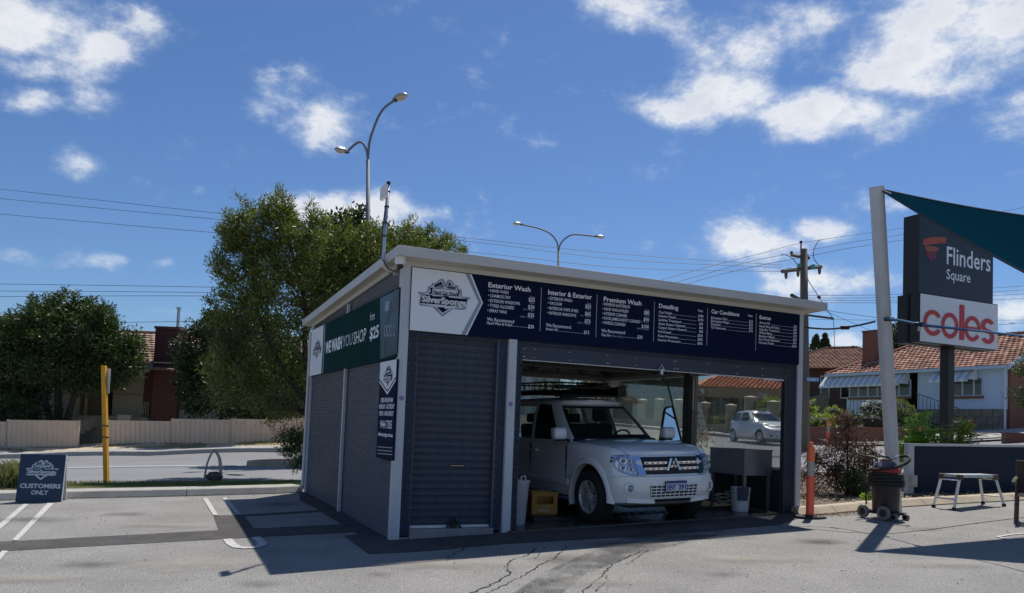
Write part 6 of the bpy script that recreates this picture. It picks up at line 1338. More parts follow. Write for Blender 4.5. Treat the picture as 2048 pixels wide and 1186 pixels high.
# ------------------------------------------------------------------ VEGETATION
rng = np.random.default_rng(11)
def leafcloud(cl, per, spread, L, Wd, droop=.3, updir=0.0, outward=None):
    """cl: (n,3) cluster centres; gives quads as numpy verts"""
    n = len(cl) * per; c = np.repeat(cl, per, 0); off = rng.normal(0, 1, (n, 3)); off /= np.linalg.norm(off, axis=1)[:, None]; off *= (rng.random((n, 1)) ** .6) * spread * np.array([1, 1, .85])
    c = c + off; d = rng.normal(0, 1, (n, 3)) + off / spread * 1.2; d[:, 2] += updir - droop; d /= np.linalg.norm(d, axis=1)[:, None]
    r = rng.normal(0, 1, (n, 3)); w = np.cross(d, r); w /= np.linalg.norm(w, axis=1)[:, None] + 1e-9
    l = L * rng.uniform(.6, 1.3, (n, 1)); ww = Wd * rng.uniform(.7, 1.2, (n, 1))
    V = np.stack([c, c + d * l * .5 + w * ww, c + d * l, c + d * l * .5 - w * ww], 1).reshape(-1, 3); return V
def mesh_quads(name, V, m, parent):
    n = len(V) // 4; me = bpy.data.meshes.new(name); me.vertices.add(len(V)); me.vertices.foreach_set('co', V.astype('f').ravel())
    me.loops.add(n * 4); me.loops.foreach_set('vertex_index', np.arange(n * 4, dtype='i')); me.polygons.add(n); me.polygons.foreach_set('loop_start', np.arange(0, n * 4, 4, dtype='i'))
    try: me.polygons.foreach_set('loop_total', np.full(n, 4, 'i'))
    except Exception: pass
    me.materials.append(m); me.update(calc_edges=True); me.validate(); o = bpy.data.objects.new(name, me); COL.objects.link(o); o.parent = parent; return o
def clusters(blobs, n, shell=.55):
    out = []; wts = np.array([b[3] * b[4] * b[5] for b in blobs]) ** .7; wts /= wts.sum()
    for k, b in enumerate(blobs):
        m_ = max(3, int(n * wts[k])); d = rng.normal(0, 1, (m_, 3)); d /= np.linalg.norm(d, axis=1)[:, None]; r = shell + (1 - shell) * rng.random((m_, 1)) ** .7
        lump = np.array([1 + .28 * noise.noise(Vector(tuple(q * 1.7 + k * 3.1))) for q in d])[:, None]
        out.append(np.array(b[:3]) + d * r * lump * np.array(b[3:6]))
    return np.concatenate(out)
def tree(name, label, cat, base, blobs, ncl, per, spread, L, Wd, lm, bark, stems, group=None, droop=.3, twigs=40, shell=.55, r0=.14, tw=.012, crown='crown', updir=0, spikes=0):
    """blobs in coordinates relative to base; stems: list of polylines relative to base"""
    o = thing(name, label, cat, tuple(base), 0, group); cl = clusters(blobs, ncl, shell)
    mesh_quads(crown, leafcloud(cl, per, spread, L, Wd, droop, updir), lm, o)
    if spikes:
        c0_ = cl.mean(0); ex = []
        for c_ in clusters(blobs, spikes, .92):
            d_ = c_ - c0_; d_ /= np.linalg.norm(d_) + 1e-6
            if d_[2] < -.3: continue
            d_ = d_ * .8 + np.array([0, 0, .45]) + rng.normal(0, .2, 3); L_ = rng.uniform(.15, .6)
            for t in np.linspace(0, 1, 8): ex.append(c_ + d_ * L_ * t)
        mesh_quads('outer_sprays', leafcloud(np.array(ex), 18, .2, L, Wd, -.3, .4), lm, o)
    mb = MB(); tips = []
    for st in stems:
        pts = [Vector(q) for q in resample(st, 10)]; k = len(pts); mb.tube(pts, [r0 * (1 - .75 * i / (k - 1)) for i in range(k)], 8); tips += pts[4:]
    for i in range(twigs):
        c = Vector(cl[rng.integers(len(cl))]); s_ = min(tips, key=lambda t: (t - c).length + (0 if t.z < c.z else .8)); md = (s_ + c) / 2 + Vector(rng.normal(0, .12, 3)) + Vector((0, 0, -.1)); L_ = (c - s_).length
        mb.tube([Vector(q) for q in resample([s_, md, c], 6)], [max(.006, (tw + .012 * L_) * (1 - .12 * q)) for q in range(7)], 5, cap=False)
    mb.build('trunk', bark, o, smooth=True); return o
m_bark = mat('bark_grey', (.12, .10, .08), .9, var=.25, vscale=5, bump=1, bscale=25); m_barkd = mat('bark_dark', (.05, .04, .032), .9, var=.25, vscale=5, bump=1, bscale=25)
lf_olive = leafmat('leaf_olive', (.032, .052, .013), (.24, .27, .055), trans=.28); lf_dark = leafmat('leaf_dark', (.015, .030, .010), (.055, .085, .024), trans=.2); lf_mid = leafmat('leaf_mid', (.022, .045, .012), (.085, .125, .03), trans=.22)
lf_brown = leafmat('leaf_twiggy', (.06, .06, .03), (.16, .15, .08)); lf_bright = leafmat('leaf_bright', (.14, .30, .04), (.36, .50, .08), trans=.45); lf_red = leafmat('leaf_purple', (.055, .022, .022), (.15, .07, .055)); lf_yel = leafmat('leaf_yellowgreen', (.14, .22, .03), (.34, .40, .06))
def rel(px, py, Y, base): return tuple(P(px, py, Y) - Vector(base))
def blob(px, py, Y, base, rx, ry, rz_=None): c = rel(px, py, Y, base); s = Y / CAM_F; return (c[0], c[1], c[2], rx * s, (rx * s) * (rz_ or .8), ry * s)
# big bottlebrush tree left of the shed
bx_, by_ = -4.0, 17.7; TB_ = (bx_, by_, h1(bx_, by_) + .05); YT = 18.6
bl = [blob(x, y, YT + dy, TB_, rx, ry) for x, y, dy, rx, ry in ((545, 455, 0, 58, 46), (500, 540, .4, 78, 70), (640, 515, 0, 80, 66), (740, 505, .6, 78, 52), (590, 600, -.2, 95, 75), (460, 640, 0, 48, 62), (690, 590, .5, 80, 70), (820, 500, .8, 65, 45), (885, 500, 1, 36, 26), (470, 740, .3, 68, 70), (560, 760, 0, 75, 85), (480, 470, .2, 38, 45), (550, 418, 0, 20, 26), (635, 450, 0, 26, 26))]
st = [[(0, 0, -.2), rel(645, 850, YT - .4, TB_), rel(580, 760, YT - .2, TB_), rel(520, 640, YT, TB_), rel(500, 500, YT, TB_)], [(0, 0, -.2), rel(650, 840, YT - .2, TB_), rel(610, 720, YT, TB_), rel(610, 600, YT, TB_), rel(555, 410, YT, TB_)],
      [(0.1, 0, -.2), rel(640, 800, YT + .2, TB_), rel(680, 650, YT + .3, TB_), rel(720, 520, YT + .4, TB_)], [(0.1, 0.1, -.2), rel(660, 780, YT + .3, TB_), rel(760, 620, YT + .6, TB_), rel(860, 510, YT + .9, TB_)], [(0, 0, -.2), rel(640, 850, YT - .3, TB_), rel(540, 790, YT, TB_), rel(450, 700, YT, TB_)]]
big = tree('feathery_tree', 'large feathery olive green tree growing just left of and behind the wash shed', 'tree', TB_, bl, 900, 66, .25, .13, .015, lf_olive, m_barkd, st, twigs=260, droop=.1, shell=.5, r0=.11, tw=.008, updir=.5)
cl = clusters([blob(490, 700, YT - .5, TB_, 75, 60), blob(560, 800, YT - .6, TB_, 70, 50), blob(450, 790, YT, TB_, 50, 45)], 120, .3); mesh_quads('lower_twigs', leafcloud(cl, 40, .42, .14, .006, .3), lf_brown, big)
cl = clusters([blob(590, 880, YT - 1.6, TB_, 30, 26), blob(600, 920, YT - 1.8, TB_, 16, 16)], 34, .3); mesh_quads('low_spray', leafcloud(cl, 60, .2, .12, .011, .2), lf_mid, big)
spr = MB(); 
# feathery leading shoots that break the outline
ends = [(555, 375, 30), (478, 395, 30), (452, 430, 26), (620, 405, 20), (445, 455, 22), (905, 490, 22), (920, 510, 20), (870, 475, 18), (420, 640, 22), (415, 600, 20), (425, 700, 18), (700, 420, 18), (800, 465, 16), (590, 430, 18), (520, 415, 20), (430, 540, 20)]
cl = []
cr_ = clusters(bl, 260, .9); ctr_ = np.array(rel(620, 640, YT, TB_))
for c_ in cr_:
    dv_ = c_ - ctr_; dv_ /= np.linalg.norm(dv_) + 1e-6
    if dv_[2] < -.1 or rng.random() < .35: continue
    dv_ = dv_ * .7 + np.array([0, 0, .3]) + rng.normal(0, .18, 3); L_ = rng.uniform(.1, .38)
    for t in np.linspace(0, 1, 9): cl.append(c_ + dv_ * L_ * t)
for (x, y, k) in ends:
    a = np.array(rel(x, y, YT, TB_)); b_ = np.array(rel(x + (640 - x) * .35, y + 75, YT, TB_)); spr.tube([tuple(b_), tuple((a + b_) / 2 + np.array([0, 0, .1])), tuple(a)], [.012, .009, .004], 5)
    for t in np.linspace(0, 1, k): cl.append(b_ + (a - b_) * t + rng.normal(0, .03, 3))
mesh_quads('leading_shoots', leafcloud(np.array(cl), 16, .13, .12, .010, -.5, .6), lf_olive, big); spr.build('shoots', m_barkd, big)['kind'] = 'stuff'
# dark broad leaf tree behind it
b0 = P(700, 860, 25.5); TB2 = (b0.x, b0.y, h1(b0.x, b0.y)); tree('broadleaf_tree', 'dark green broadleaf tree whose top shows behind the feathery tree', 'tree', TB2, [blob(x, y, 25.5, TB2, rx, ry) for x, y, rx, ry in ((700, 470, 60, 52), (745, 500, 55, 45), (640, 520, 60, 50), (850, 500, 26, 24), (790, 540, 70, 45), (700, 600, 90, 90))], 420, 40, .36, .17, .05, lf_dark, m_bark, [[(0, 0, -.2), (0, 0, 2.5), rel(700, 560, 25.5, TB2)]], twigs=40)
# tree behind the fence, far left
b0 = P(118, 870, 35.5); TB3 = (b0.x, b0.y, h1(b0.x, b0.y)); tree('spreading_tree', 'wide dark green spreading tree behind the beige fence at the left edge', 'tree', TB3, [blob(x, y, 35.5 + dy, TB3, rx, ry) for x, y, dy, rx, ry in ((60, 690, 0, 80, 70), (140, 670, 0, 90, 62), (205, 700, 0, 66, 52), (60, 640, 0, 42, 32), (130, 620, .5, 55, 28), (185, 640, 0, 48, 32), (250, 735, -.5, 28, 30), (10, 740, 0, 60, 60), (110, 740, 0, 90, 50), (200, 755, -.5, 45, 28), (-30, 690, 0, 60, 60), (30, 800, 0, 55, 35), (240, 690, 0, 45, 32))], 950, 60, .40, .19, .03, lf_mid, m_barkd,
    [[(0, 0, -.2), rel(100, 840, 35.5, TB3), rel(85, 780, 35.5, TB3), rel(60, 690, 35.5, TB3)], [(.3, 0, -.2), rel(135, 840, 35.4, TB3), rel(150, 790, 35.4, TB3), rel(190, 700, 35.4, TB3)], [(.1, 0, -.2), rel(115, 760, 35.6, TB3), rel(120, 650, 35.6, TB3)]], twigs=110, r0=.22, droop=.2, updir=.4, spikes=110)
b0 = P(10, 870, 34.2); tree('shrub', 'low leafy dark shrub behind the left end of the beige fence', 'shrub', (b0.x, b0.y, h1(b0.x, b0.y)), [(0, 0, 1.3, 1.5, .8, .9), (1.5, .2, 1.1, 1.0, .7, .8)], 90, 50, .3, .12, .03, lf_dark, m_barkd, [[(0, 0, 0), (0, 0, 1.2)]], twigs=14, r0=.05)
# dense bush behind the fence left of the shed
b0 = P(440, 870, 35); TB4 = (b0.x, b0.y, h1(b0.x, b0.y)); tree('dense_bush', 'dense dark rounded bush behind the beige fence left of the shed', 'bush', TB4, [blob(x, y, 35, TB4, rx, ry) for x, y, rx, ry in ((410, 750, 52, 62), (400, 700, 45, 52), (470, 780, 62, 55), (540, 790, 60, 50), (590, 770, 50, 60), (440, 660, 50, 45), (395, 790, 40, 40), (520, 700, 80, 70))], 850, 60, .42, .17, .034, lf_dark, m_barkd, [[(0, 0, 0), (0, 0, 2)]], twigs=40, r0=.15)
# red-leaved shrub and its neighbours in the planter
def shrub(name, label, px, py, bl_, ncl, per, sp, L, Wd, lm, stems=None, cat='shrub', twigs=60, r0=.02, Y=None, **k):
    x, y = (G(px, py) if Y is None else (P(px, py, Y).x, P(px, py, Y).y)); b = (x, y, h1(x, y) + .08); Yb = y
    return tree(name, label, cat, b, [blob(a, c, Yb + dy, b, rx, ry) for a, c, dy, rx, ry in bl_], ncl, per, sp, L, Wd, lm, m_barkd, stems or [[(0, 0, 0), (0, 0, .5), (.05, 0, 1.1)]], twigs=twigs, r0=r0, tw=.003, **k)
shrub('purple_shrub', 'wispy dark purple leaved shrub with arching twigs in the planter right of the shed', 1694, 1000, [(1670, 905, 0, 50, 32), (1720, 905, 0, 40, 30), (1690, 860, 0, 32, 34), (1640, 960, 0, 42, 30), (1700, 950, .1, 50, 36), (1675, 830, 0, 18, 16), (1745, 890, 0, 20, 14), (1625, 915, 0, 22, 20)], 150, 36, .15, .09, .0075, lf_red, [[(0, 0, 0), (0, 0, .9), (.03, 0, 1.5)], [(0, 0, 0), (-.3, 0, .5), (-.6, 0, .7)], [(0, 0, 0), (.3, .1, .5), (.5, .1, .8)]], twigs=170, droop=.5)
shrub('green_shrub', 'low dark green rounded shrub at the front of the planter right of the shed', 1706, 1003, [(1700, 965, 0, 28, 26), (1720, 975, -.1, 22, 20)], 46, 55, .13, .05, .012, lf_mid)
shrub('seedling', 'tiny bright green weed on the mulch beside the vacuum cleaner', 1736, 1012, [(1737, 998, 0, 10, 11)], 8, 30, .06, .05, .014, lf_bright, twigs=4, r0=.006, cat='plant')
shrub('grey_shrub', 'fine grey green wispy plant behind the dark purple shrub', 1728, 985, [(1725, 935, 0, 20, 34)], 26, 30, .12, .10, .006, leafmat('leaf_greygreen', (.12, .15, .09), (.24, .27, .17)), twigs=16)
shrub('window_shrub', 'wispy reddish shrub seen through the bay side window', 1398, 925, [(1398, 850, 0, 24, 30), (1405, 885, 0, 20, 30), (1390, 830, 0, 18, 16)], 34, 16, .14, .10, .008, lf_red, Y=15.2, twigs=40)
# fern-like young tree with compound fronds, both sides of the sign pole
def fronds(name, label, base, tips_, lm, leaf=.12):
    o = thing(name, label, 'plant', tuple(base)); V = []; mb = MB()
    for tp_, n in tips_:
        a = Vector((0, 0, 0)); b = Vector(tp_); 
        for k in range(n):
            s_ = a.lerp(b, rng.uniform(.45, 1)); dr = Vector((rng.normal(0, 1), rng.normal(0, .7), rng.uniform(-.1, .8))).normalized(); L_ = rng.uniform(.35, .62)
            pts = [s_ + dr * L_ * t + Vector((0, 0, -.22 * L_ * t * t)) for t in np.linspace(0, 1, 9)]; mb.tube(pts, .004, 4, cap=False)
            for i in range(1, 9):
                for sg in (-1, 1):
                    sd_ = dr.cross(Vector((0, 0, 1))).normalized() * sg; q = pts[i]; d = (sd_ + dr * .35 + Vector((0, 0, -.15))).normalized(); w = dr * leaf * .22; e = leaf * (1.1 - abs(i - 4) * .1)
                    V += [q, q + d * e * .5 + w, q + d * e, q + d * e * .5 - w]
        mb.tube([a, a.lerp(b, .5) + Vector((rng.normal(0, .04), 0, 0)), b], [.016, .012, .006], 6)
    mesh_quads('fronds', np.array([tuple(v) for v in V]), lm, o)
    cl = np.array([tuple(Vector(tp_) * f_) for tp_, n in tips_ for f_ in (.6, .75, .85, .93, 1.0)]) + rng.normal(0, .05, (len(tips_) * 5, 3)); mesh_quads('leaves', leafcloud(cl, 46, .20, .10, .014, .3), lm, o); mb.build('stems', m_bark, o); return o
b1 = Vector((P(1862, 960, 17.0).x, 17.0, 0)); b1.z = h1(b1.x, b1.y) + .05
fronds('feathery_sapling', 'bright green young sapling with feathery fronds behind the low wall left of the sign pole', b1, [(rel(x, y, 17, b1), n) for x, y, n in ((1840, 830, 13), (1822, 850, 10), (1870, 862, 12), (1850, 880, 12), (1815, 885, 9), (1880, 890, 8), (1835, 870, 8))], lf_bright)
b2 = Vector((P(1925, 960, 16.8).x, 16.8, 0)); b2.z = h1(b2.x, b2.y) + .05
fronds('feathery_sapling', 'yellow green young sapling with drooping fronds right of the sign pole', b2, [(rel(x, y, 16.8, b2), n) for x, y, n in ((1925, 850, 9), (1915, 870, 9), (1940, 870, 8), (1935, 890, 7))], lf_yel)
b3 = Vector((P(1797, 960, 17.2).x, 17.2, 0)); b3.z = h1(b3.x, b3.y) + .05
fronds('feathery_sapling', 'small light green sapling peeping out behind the foot of the leaning post', b3, [(rel(x, y, 17.2, b3), n) for x, y, n in ((1800, 885, 6), (1806, 895, 6))], lf_bright)
# ------------------------------------------------------------------ LEFT HOUSE AND FENCE
m_fence = mat('fence_beige', (.70, .52, .365), .6, var=.06, vscale=2)
fence = thing('beige_fence', 'low beige ribbed steel fence stepping along the far side of the left road', 'fence', tuple(P(0, 888, 33)))
FO = P(0, 888, 33)
def fz(px): return float(np.interp(px, [-120, 0, 158, 159, 217, 218, 345, 346, 460, 461, 560, 561, 700], [892, 889, 889, 0, 0, 884, 886, 882, 884, 881, 883, 879, 880]))
pan = [(-300, -130, 848, 894), (-128, 12, 842, 891), (14, 156, 840, 887.5), (214, 341, 841, 884.5), (343, 460, 838, 883.5), (462, 564, 838, 882), (566, 660, 836, 880), (662, 760, 834, 879), (762, 900, 832, 876), (902, 1060, 829, 874)]
for (a, b_, yt_, yb_) in pan:
    p0, p1 = P(a, yb_ + 1.5, 33), P(b_, yb_ + .5, 33); t0, t1 = P(a, yt_ - .5, 33), P(b_, yt_ + 1.5, 33); n = int((p1 - p0).length / .20); V = []
    for i in range(n * 3 + 1):
        t = i / (n * 3); q = p0.lerp(p1, t) - FO; r_ = t0.lerp(t1, t) - FO; d = (0, -.04, -.04)[i % 3]; V += [(q.x, q.y + d, q.z - .1), (r_.x, r_.y + d, r_.z - .02)]
    mb = MB(); mb.add(V, [(2 * i, 2 * i + 2, 2 * i + 3, 2 * i + 1) for i in range(n * 3)]); mb.build('fence_panel', m_fence, fence)
    def rails(b):
        for u_, w_ in ((t0 - FO, t1 - FO),): b.add([(q.x, q.y + dy, q.z + dz) for q in (u_, w_) for dy in (-.035, .03) for dz in (-.05, 0.0)], [(0, 1, 3, 2), (4, 6, 7, 5), (0, 4, 5, 1), (2, 3, 7, 6), (0, 2, 6, 4), (1, 5, 7, 3)])
    part(rails, 'fence_rail', m_fence, fence)
    for u_, w_ in ((p0, t0), (p1, t1)): part(lambda b: b.box(u_.x - FO.x - .03, u_.x - FO.x + .03, -.045, .035, u_.z - FO.z - .15, w_.z - FO.z + .02), 'fence_post', m_fence, fence)
m_cream = mat('render_cream', (.40, .36, .27), .8, var=.06, vscale=.7); m_cream2 = mat('render_bluegrey', (.36, .37, .34), .8, var=.06, vscale=.7)
def brickmat(name, c1, c2, mortar, scale=1.0, axis='xz'):
    if name in MATS: return MATS[name]
    m = bpy.data.materials.new(name); m.use_nodes = True; nt = m.node_tree; L = nt.links; b = nt.nodes['Principled BSDF']; b.inputs['Roughness'].default_value = .9
    tc = nt.nodes.new('ShaderNodeTexCoord'); se = nt.nodes.new('ShaderNodeSeparateXYZ'); co = nt.nodes.new('ShaderNodeCombineXYZ'); L.new(tc.outputs['Object'], se.inputs[0]); ad = nt.nodes.new('ShaderNodeMath'); L.new(se.outputs[0], ad.inputs[0]); L.new(se.outputs[1], ad.inputs[1]); L.new(ad.outputs[0], co.inputs[0]); L.new(se.outputs[2], co.inputs[1])
    t = nt.nodes.new('ShaderNodeTexBrick'); t.inputs['Color1'].default_value = (*c1, 1); t.inputs['Color2'].default_value = (*c2, 1); t.inputs['Mortar'].default_value = (*mortar, 1); t.inputs['Scale'].default_value = 1; t.inputs['Brick Width'].default_value = .24 * scale; t.inputs['Row Height'].default_value = .086 * scale; t.inputs['Mortar Size'].default_value = .009 * scale
    L.new(co.outputs[0], t.inputs['Vector']); L.new(t.outputs[0], b.inputs['Base Color']); bp_ = nt.nodes.new('ShaderNodeBump'); bp_.inputs['Strength'].default_value = .6; bp_.inputs['Distance'].default_value = .01; bp_.invert = True; L.new(t.outputs['Fac'], bp_.inputs['Height']); L.new(bp_.outputs[0], b.inputs['Normal']); MATS[name] = m; return m
m_brick = brickmat('brick_dark_red', (.16, .05, .035), (.11, .035, .028), (.15, .12, .10)); m_brick2 = brickmat('brick_red', (.24, .075, .045), (.18, .055, .035), (.20, .16, .13))
def roof_tiles(root, o, ax, ay, up_len, wid, pitch_v, m, lw=.30, lh=.30, cut=None, name='roof_tiles', thick=.06):
    """real overlapping tiles over one slope: o lower left corner, ax along the eave, ay up the slope (unit, 3d)"""
    o, ax, ay = Vector(o), Vector(ax).normalized(), Vector(ay).normalized(); n = ax.cross(ay).normalized()
    V = []; Fc = []; rows = int(up_len / lh); colsn = int(wid / lw)
    for r in range(rows):
        for c in range(-1, colsn + 1):
            x0 = c * lw + (r % 2) * lw * .5; y0 = r * lh
            if cut:
                a, b = cut(y0 + lh / 2)
                if x0 + lw * .5 < a or x0 + lw * .5 > b: continue
            elif x0 < -.02 or x0 + lw > wid + .02: continue
            j = random.uniform(-.006, .006); k = len(V); t = thick + j
            for x, y, z in ((x0 + .01, y0, t), (x0 + lw * .5, y0 - .01, t + .028), (x0 + lw - .01, y0, t), (x0 + lw - .01, y0 + lh + .02, .004), (x0 + lw * .5, y0 + lh + .02, .03), (x0 + .01, y0 + lh + .02, .004), (x0 + .01, y0, 0), (x0 + lw * .5, y0 - .01, 0), (x0 + lw - .01, y0, 0)): V.append(o + ax * x + ay * y + n * z)
            Fc += [(k, k + 1, k + 4, k + 5), (k + 1, k + 2, k + 3, k + 4), (k + 6, k + 7, k + 1, k), (k + 7, k + 8, k + 2, k + 1)]
    mb = MB(); mb.add(V, Fc); ob = mb.build(name, m, root); ob['kind'] = 'stuff'; return ob
def tilemat(name, c1, c2):
    m = leafmat(name, c1, c2, .85, 0); return m
tm_l = tilemat('tiles_pale_brown', (.27, .17, .125), (.40, .28, .21)); tm_r = tilemat('tiles_terracotta', (.14, .05, .033), (.46, .25, .175)); tm_b = tilemat('tiles_brown', (.11, .045, .028), (.22, .10, .06))
YH = 38.0; HO = P(300, 870, YH); HO.z = h1(HO.x, YH)
lh = thing('left_house', 'cream single storey house with brown tiled roof behind the beige fence', 'house', tuple(HO))
def R_(px, py, dy=0): q = P(px, py, YH + dy); return q - HO
ez = R_(286, 738).z; 
def hb(name, px0, px1, py_t, m, y0=0, y1=.25, zt=None, zb=-.4, par=lh):
    a, b_ = R_(px0, 800, y0).x, R_(px1, 800, y0).x; z = R_((px0 + px1) / 2, py_t, y0).z if zt is None else zt; return part(lambda b: b.box(a, b_, y0, y1, zb, z), name, m, par)
XL = R_(-260, 800).x; XR = R_(620, 800).x
part(lambda b: b.box(XL, R_(155, 800).x, .0, .3, -.5, ez), 'wall', m_cream2, lh); part(lambda b: b.box(R_(155, 800).x - 2.5, R_(222, 800).x + .5, 1.6, 1.9, -.5, ez), 'wall', m_cream, lh)
part(lambda b: b.box(R_(222, 800).x, R_(283, 800).x, .15, .45, -.5, ez), 'wall', m_cream, lh); part(lambda b: b.box(R_(360, 800).x, XR, .0, .3, -.5, ez), 'wall', m_cream2, lh)
part(lambda b: b.box(R_(283, 800).x, R_(306, 800).x, .25, .5, -.5, ez), 'brick_wall', m_brick, lh)
part(lambda b: b.box(R_(310, 800).x, R_(360, 800).x, -.35, .3, -.5, ez + .2), 'brick_wall', m_brick, lh)
part(lambda b: b.box(R_(309, 800).x, R_(363, 800).x, -.36, .4, ez + .28, ez + .36), 'brick_corbel', mat('cream_trim', (.42, .36, .24), .7), lh)
cx0, cx1 = R_(316, 700, .3).x, R_(361, 700, .3).x; cz = R_(340, 655, .3).z
ch_ = part(lambda b: b.box(cx0, cx1, -.1, .9, ez, cz - .12), 'chimney', brickmat('brick_soot', (.10, .032, .026), (.07, .025, .022), (.08, .06, .05)), lh); part(lambda b: b.box(cx0 - .05, cx1 + .05, -.15, .95, cz - .12, cz), 'chimney_cap', m_brick, ch_)
fx_ = R_(357.5, 650, .3).x; part(lambda b: (b.tube([(fx_, .2, cz), (fx_, .2, R_(357, 617, .3).z)], .075, 10), b.tube([(fx_, .2, R_(357, 619, .3).z), (fx_, .2, R_(357, 615, .3).z)], .11, 10)), 'flue_pipe', m_galv, lh)
dr = part(lambda b: b.box(R_(176, 800).x, R_(208, 800).x, 1.55, 1.6, .3, ez - .3), 'front_door', mat('door_dark', (.035, .03, .025), .6), lh)
for px_a in (157, 172, 209): part(lambda b: b.box(R_(px_a, 800).x - .05, R_(px_a, 800).x + .05, .0, .1, -.2, ez), 'porch_post', mat('cream_trim', (.42, .36, .24), .7), lh)
part(lambda b: b.box(R_(150, 800).x, R_(306, 800).x, -.5, 1.6, -.5, R_(250, 833).z), 'porch_floor', m_cream, lh)
part(lambda b: b.box(R_(222, 800).x, R_(284, 800).x, .135, .15, R_(250, 788).z - .02, R_(250, 788).z), 'wall_seam', m_dark, lh)
part(lambda b: b.tube([(R_(305, 800).x, .1, R_(305, 833).z), (R_(305, 800).x, .1, ez)], .06, 8), 'downpipe', mat('cream_trim', (.42, .36, .24), .7), lh)
def railing(b):
    x0, x1 = R_(286, 800).x, R_(303, 800).x; z0, z1 = R_(295, 833).z, R_(295, 806).z
    for x in np.linspace(x0, x1, 5): b.tube([(x, -.3, z0), (x, -.3, z1)], .018, 5)
    b.tube([(x0, -.3, z1), (x1, -.3, z1)], .02, 5); b.tube([((x0 + x1) / 2 + .12 * math.cos(a), -.3, (z0 + z1) / 2 + .12 * math.sin(a)) for a in np.linspace(0, 6.28, 14)], .015, 5)
part(railing, 'porch_railing', mat('cream_trim', (.42, .36, .24), .7), lh)
for wpx in ((40, 95), (480, 560)):
    w = part(lambda b: b.box(R_(wpx[0], 800).x, R_(wpx[1], 800).x, -.05, .0, .9, 2.2), 'window', mat('frame_cream', (.45, .43, .37), .6), lh); part(lambda b: b.box(R_(wpx[0], 800).x + .08, R_(wpx[1], 800).x - .08, -.058, -.05, 1.0, 2.1), 'pane', m_darkglass, w)
for i in range(7):
    z = R_(185, 833).z * (1 - i / 7.0) + (-.15) * i / 7; y = -.5 - i * .45
    part(lambda b: b.box(R_(157, 800, 0).x - i * .02, R_(208, 800).x - i * .02, y - .45, y, z - .5, z), 'step', mat('step_cream', (.55, .46, .32), .8, var=.1, vscale=2), lh)
rz0, rzt = ez - .06, R_(330, 668, 4.2).z; 
rl = math.hypot(4.8, rzt - rz0); part(lambda b: b.add([(XL - .4, -.6, rz0), (XR + .4, -.6, rz0), (XR + .4, 4.2, rzt), (XL - .4, 4.2, rzt), (XR + .4, 9, rz0), (XL - .4, 9, rz0)], [(0, 1, 2, 3), (3, 2, 4, 5), (0, 3, 5), (1, 4, 2)]), 'roof', tm_l, lh)
roof_tiles(lh, (XL - .4, -.6, rz0 + .01), (1, 0, 0), (0, 4.8, rzt - rz0), rl, XR - XL + .8, 0, tm_l, lw=.33, lh=.34)
part(lambda b: b.tube([(XL - .4, 4.2, rzt + .05), (XR + .4, 4.2, rzt + .05)], .09, 8), 'ridge_capping', tm_l, lh)
part(lambda b: (b.box(XL - .4, R_(283, 800).x + .6, -.72, -.6, rz0 - .12, rz0 + .02), b.box(R_(362, 800).x, XR + .4, -.72, -.6, rz0 - .12, rz0 + .02)), 'gutter', mat('cream_trim', (.42, .36, .24), .7), lh)
q = P(251, 833, 36.5); q.z = P(251, 838, 36.5).z; bo = thing('porch_bench', 'small cream box seat on the porch edge behind the beige fence', 'box', tuple(q)); part(lambda b: b.bevbox(-.32, .30, -.15, .15, -.02, .17, .02), 'box_shell', m_cream, bo); part(lambda b: b.bevbox(-.34, .32, -.17, .17, .15, .19, .01), 'lid', m_cream, bo)
part(lambda b: b.box(-.28, .26, -.1, .1, -1.2, -.02), 'stand', m_cream, bo)
# ------------------------------------------------------------------ RIGHT HOUSE (pale blue), e1 runs back-left along the facade, e2 to the back right
QC = P(2009, 856, 40.0); QC.z = 2.2; RX = AX_V; RYv = AX_U
RB = thing('blue_house', 'pale blue weatherboard house with tiled roof and striped awnings on the right', 'house', tuple(QC), math.atan2(RX[1], RX[0]))
# local: x = along facade away to the left, y = -AX_U?  keep right handed: x=V, y=-U (outwards to the road is +? ) 
def LH(px, py, off=0):       # point on the facade plane, off metres in front of it (towards the road, -U)
    o_ = np.array(QC) - AX_U * off; s, z = hit(px, py, o_, AX_V, AX_U); return s, z - QC.z
# local y axis = z cross x = -AX_U ... so +y is in front of the facade
m_blue = mat('weatherboard_blue', (.46, .58, .78), .6, var=.04, vscale=1); m_bluetrim = mat('trim_blue', (.42, .52, .66), .5, var=.03); m_block = mat('stone_block', (.20, .18, .155), .9, var=.25, vscale=2.5, bump=.6, bscale=15)
EZ = LH(1990, 733)[1]; FL = LH(1668, 800)[0]; BZ = LH(1960, 818)[1]
sx0, sx1 = LH(1835, 800)[0], LH(1697, 800)[0]
part(lambda b: b.box(0, sx0, -.25, 0, BZ, EZ), 'wall', m_blue, RB)
part(lambda b: b.box(sx0 + .9, sx1, -.10, .15, LH(1760, 812, .1)[1] - .6, LH(1760, 794)[1]), 'wall', mat('panel_blue', (.46, .58, .78), .6), RB)
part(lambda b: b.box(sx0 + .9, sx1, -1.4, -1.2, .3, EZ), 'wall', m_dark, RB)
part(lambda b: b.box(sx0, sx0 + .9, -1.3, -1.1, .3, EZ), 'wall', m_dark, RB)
part(lambda b: b.box(0, sx1 + .2, -.24, -.04, -.6, BZ), 'foundation', m_block, RB)
first_b = None
for r in range(4):
    for c in range(14):
        x = c * .62 + (r % 2) * .31; z = BZ - (r + 1) * .42
        if x > sx0 + .6: continue
        if first_b is None:
            first_b = MB().bevbox(.015, .605, -.05, .02, .012, .408, .015).build('stone', m_block, RB); first_b.location = (x, 0, z)
        else: c_ = first_b.copy(); c_.location = (x, random.uniform(-.008, .008), z); COL.objects.link(c_)
